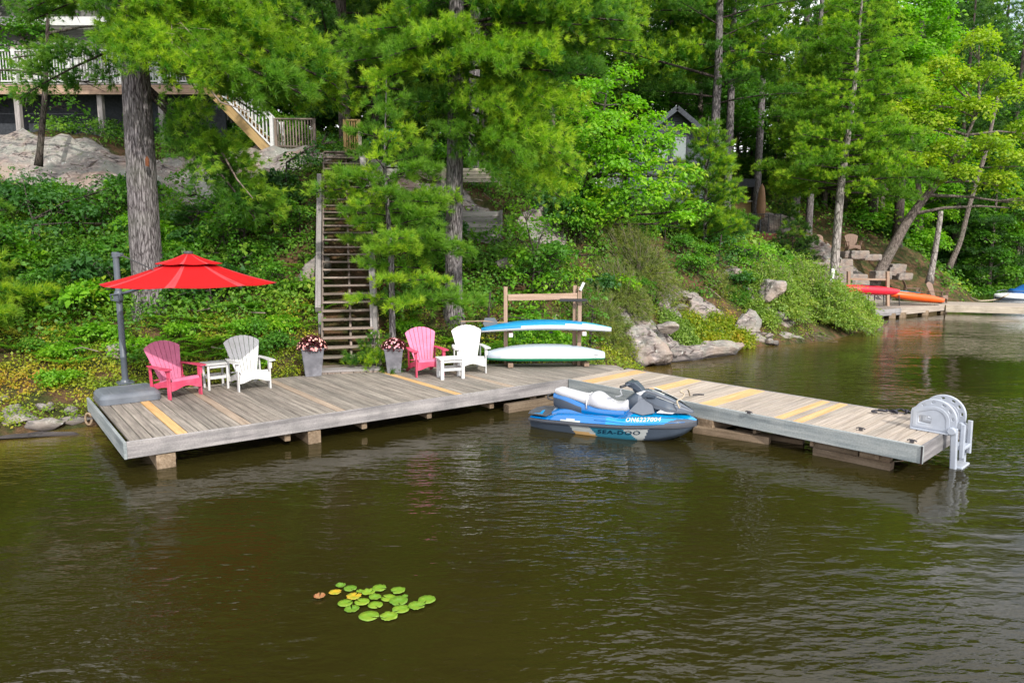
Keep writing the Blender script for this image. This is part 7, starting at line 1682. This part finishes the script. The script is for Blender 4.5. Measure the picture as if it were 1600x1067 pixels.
# ferns
def ferns(n, seed):
    rng = np.random.default_rng(seed); Vs, Fs, R_s, off = [], [], [], 0
    X = rng.uniform(-13, 3, n * 3); Y = rng.uniform(12, 20, n * 3); Z = H(X, Y); m = (Z > .7) & (Z < 3.5) & (~near_stairs(X, Y)) & (~on_dock(X, Y)); X, Y, Z = X[m][:n], Y[m][:n], Z[m][:n]
    for x, y, z in zip(X, Y, Z):
        s = rng.uniform(.35, .6); base = np.array([x, y, z + .02]); rn = rng.random()
        for k in range(7):
            a = k * .9 + rng.normal() * .2; f, sd_ = frame(a); t = np.linspace(.15, 1, 12)[:, None]; P = base + f * s * t + np.array([0, 0, 1]) * (s * .85 * t - s * .55 * t * t)
            for sg in (-1, 1):
                D = sd_ * sg + f * .4; L = s * .24 * np.sin(np.pi * (t[:, 0] * .85 + .12)); V, F = leaf_quads(P, np.tile(D, (12, 1)), np.tile([0, 0, 1.], (12, 1)), L + .01, (L + .01) * .3 + .006, rng, .05); Vs.append(V); Fs.append(F + off); off += len(V); R_s.append(np.full(len(V), rn))
    o = mesh_obj('ferns', np_mesh('ferns', np.vstack(Vs), np.vstack(Fs), {'rnd': np.concatenate(R_s), 'tip': np.zeros(off)}), M['leaf_bright']); tag(o, 'scattered green ferns on the bank behind the dock', kind='stuff')
ferns(210, 5)

# clumps of undergrowth, one shrub each, all over the bank
def shrub_proto(i, mat, r, hh):
    rg = random.Random(i); P = [(rg.uniform(-.5, .5) * r, rg.uniform(-.4, .4) * r, hh * rg.uniform(.3, .85), rg.uniform(.25, .45) * r) for _ in range(7)]
    return make_broadleaf('x', (0, 0, -300), [np.array([0, 0, -.2]), np.array([0, 0, .35 * hh]), np.array([.05, 0, .7 * hh])], [.025, .02, .01], P, mat, 'bark_dark', 500 + i, dens=150, rad=.16, per=9, L=.085 + .02 * (i % 3), name='undergrowth_shrub', cat='shrub', tipfrac=.2)
SP = [shrub_proto(i, m_, 1.0, hh_) for i, (m_, hh_) in enumerate((('leaf_mid', .8), ('leaf_dark', .9), ('leaf_bright', .7), ('leaf_mid', 1.2), ('leaf_bright', .5)))]
SPT = [[(c, kids(c)) for c in kids(o)] for o in SP]; seen = set()
rg = random.Random(21); cnt = 0; tries = 0
names_ = {0: 'mid green', 1: 'dark green', 2: 'bright green', 3: 'tall green', 4: 'low light green'}
while cnt < 150 and tries < 4000:
    tries += 1; x, y = rg.uniform(-14, 14), rg.uniform(12.3, 28); z = h(x, y)
    if z < .45 or rg.random() > (14 / y) ** 1.3: continue
    X, Y_ = np.array([x]), np.array([y])
    t_ = (y - 14.3) / 6.2
    if abs(x - (-3.42 - 1.44 * t_)) < 1.25 or on_dock(X, Y_ - .45)[0] or rockmask(X, Y_)[0] > .45 or (20.6 < y < 24.5 and -19 < x < -5.6): continue
    if abs(x + 8.24) < .9 and 14.3 < y < 16: continue
    if abs(x + 1.45) < .7 and 14 < y < 17: continue
    low = z < 1.3; k = rg.choice([2, 4, 4, 0] if low else [0, 1, 1, 3, 3, 2]); s_ = rg.uniform(.45, .7) if low else rg.uniform(.7, 1.25)
    if x > 3: s_ *= .75
    if k not in seen: o = SP[k]; seen.add(k); o.location = (x, y, z - .05); o.rotation_euler = (0, 0, rg.uniform(0, 6.28)); o.scale = (s_,) * 3
    else: o = dup(SP[k], (x, y, z - .05), rg.uniform(0, 6.28), tree=SPT[k], scale=s_)
    where = ('left of the massive pine' if x < -9 else 'behind the umbrella' if x < -6.8 else 'between the massive pine and the staircase' if x < -3.6 else 'between the staircase and the centre pine' if x < -1.4 else 'behind the kayak rack' if x < 3 else 'on the rocky point')
    where += ', low down' if z < 1.3 else ', midway up the bank' if z < 3 else ', high up the bank'
    o['label'] = names_[k] + ' leafy undergrowth shrub ' + where; o['group'] = names_[k] + ' undergrowth shrubs ' + where; cnt += 1
# darker broadleaf shrubs in front of the ledge
for i, (px, py, Y, sc__, k) in enumerate(((20, 330, 19.0, 1.4, 1), (90, 345, 18.6, 1.3, 1), (160, 340, 18.6, 1.3, 3), (300, 365, 18.2, 1.2, 1), (440, 340, 18.8, 1.1, 1))):
    c = at(px, py, Y); o = dup(SP[k], (c.x, Y, h(c.x, Y) - .05), i * 1.3, tree=SPT[k], scale=sc__); o['label'] = 'large ' + names_[k] + ' shrub half covering the granite ledge under the house'; o['group'] = 'large shrubs along the granite ledge'
# foliage hanging in front of the house
for i, (pts, m_, lab) in enumerate((
   (((20, 90, 20, .5), (80, 115, 20, .45), (125, 75, 20.4, .5), (150, 130, 20.2, .4), (30, 150, 20, .5), (100, 165, 20, .5), (-20, 110, 20, .7), (130, 10, 20.5, .6), (50, 5, 20.5, .7), (175, 40, 20.4, .5)), 'leaf_mid', 'slender broadleaf tree whose crown half hides the house deck'),)):
    B = Vector((at(60, 250, 20).x, 20, h(at(60, 250, 20).x, 20) - .2)); make_broadleaf(lab, B, rp(B, (60, 260, 20), (70, 150, 20), (75, 20, 20)), [.09, .07, .04], rel(B, *pts), m_, 'bark_dark', 600 + i, dens=30, rad=.28, per=10, L=.12)

# fallen sticks
rg = np.random.default_rng(77); wd = []
while len(wd) < 130:
    x, y = rg.uniform(-14, 12), rg.uniform(12.5, 24); z = h(x, y)
    if z < .5 or abs(x - (-3.42 - 1.44 * (y - 14.3) / 6.2)) < .9: continue
    a = rg.random() * 6.28; L = rg.uniform(.3, 1.1); q = np.array([x + L * math.cos(a), y + L * math.sin(a) * .5, 0]); q[2] = h(q[0], q[1]) + rg.uniform(.1, .35)
    wd.append((np.array([[x, y, z + rg.uniform(.1, .4)], (np.array([x, y, z + .3]) + q) / 2 + rg.normal(size=3) * .05, q]), rg.uniform(.008, .02)))
o = wood_mesh('fallen_sticks', wd, M['twig'], None, 4); tag(o, 'scattered fallen sticks and dead stems on the bank', kind='stuff')
# bright broadleaf crowns filling the right side
for px, Y, s in ((1290, 46, .8), (1380, 44, .8), (1250, 50, .7), (1440, 46, .85), (1340, 50, .9), (1500, 52, .9), (1600, 50, .85)):
    plant(2, px, Y, s, seed=9, lab=None, mat='leaf_bright')
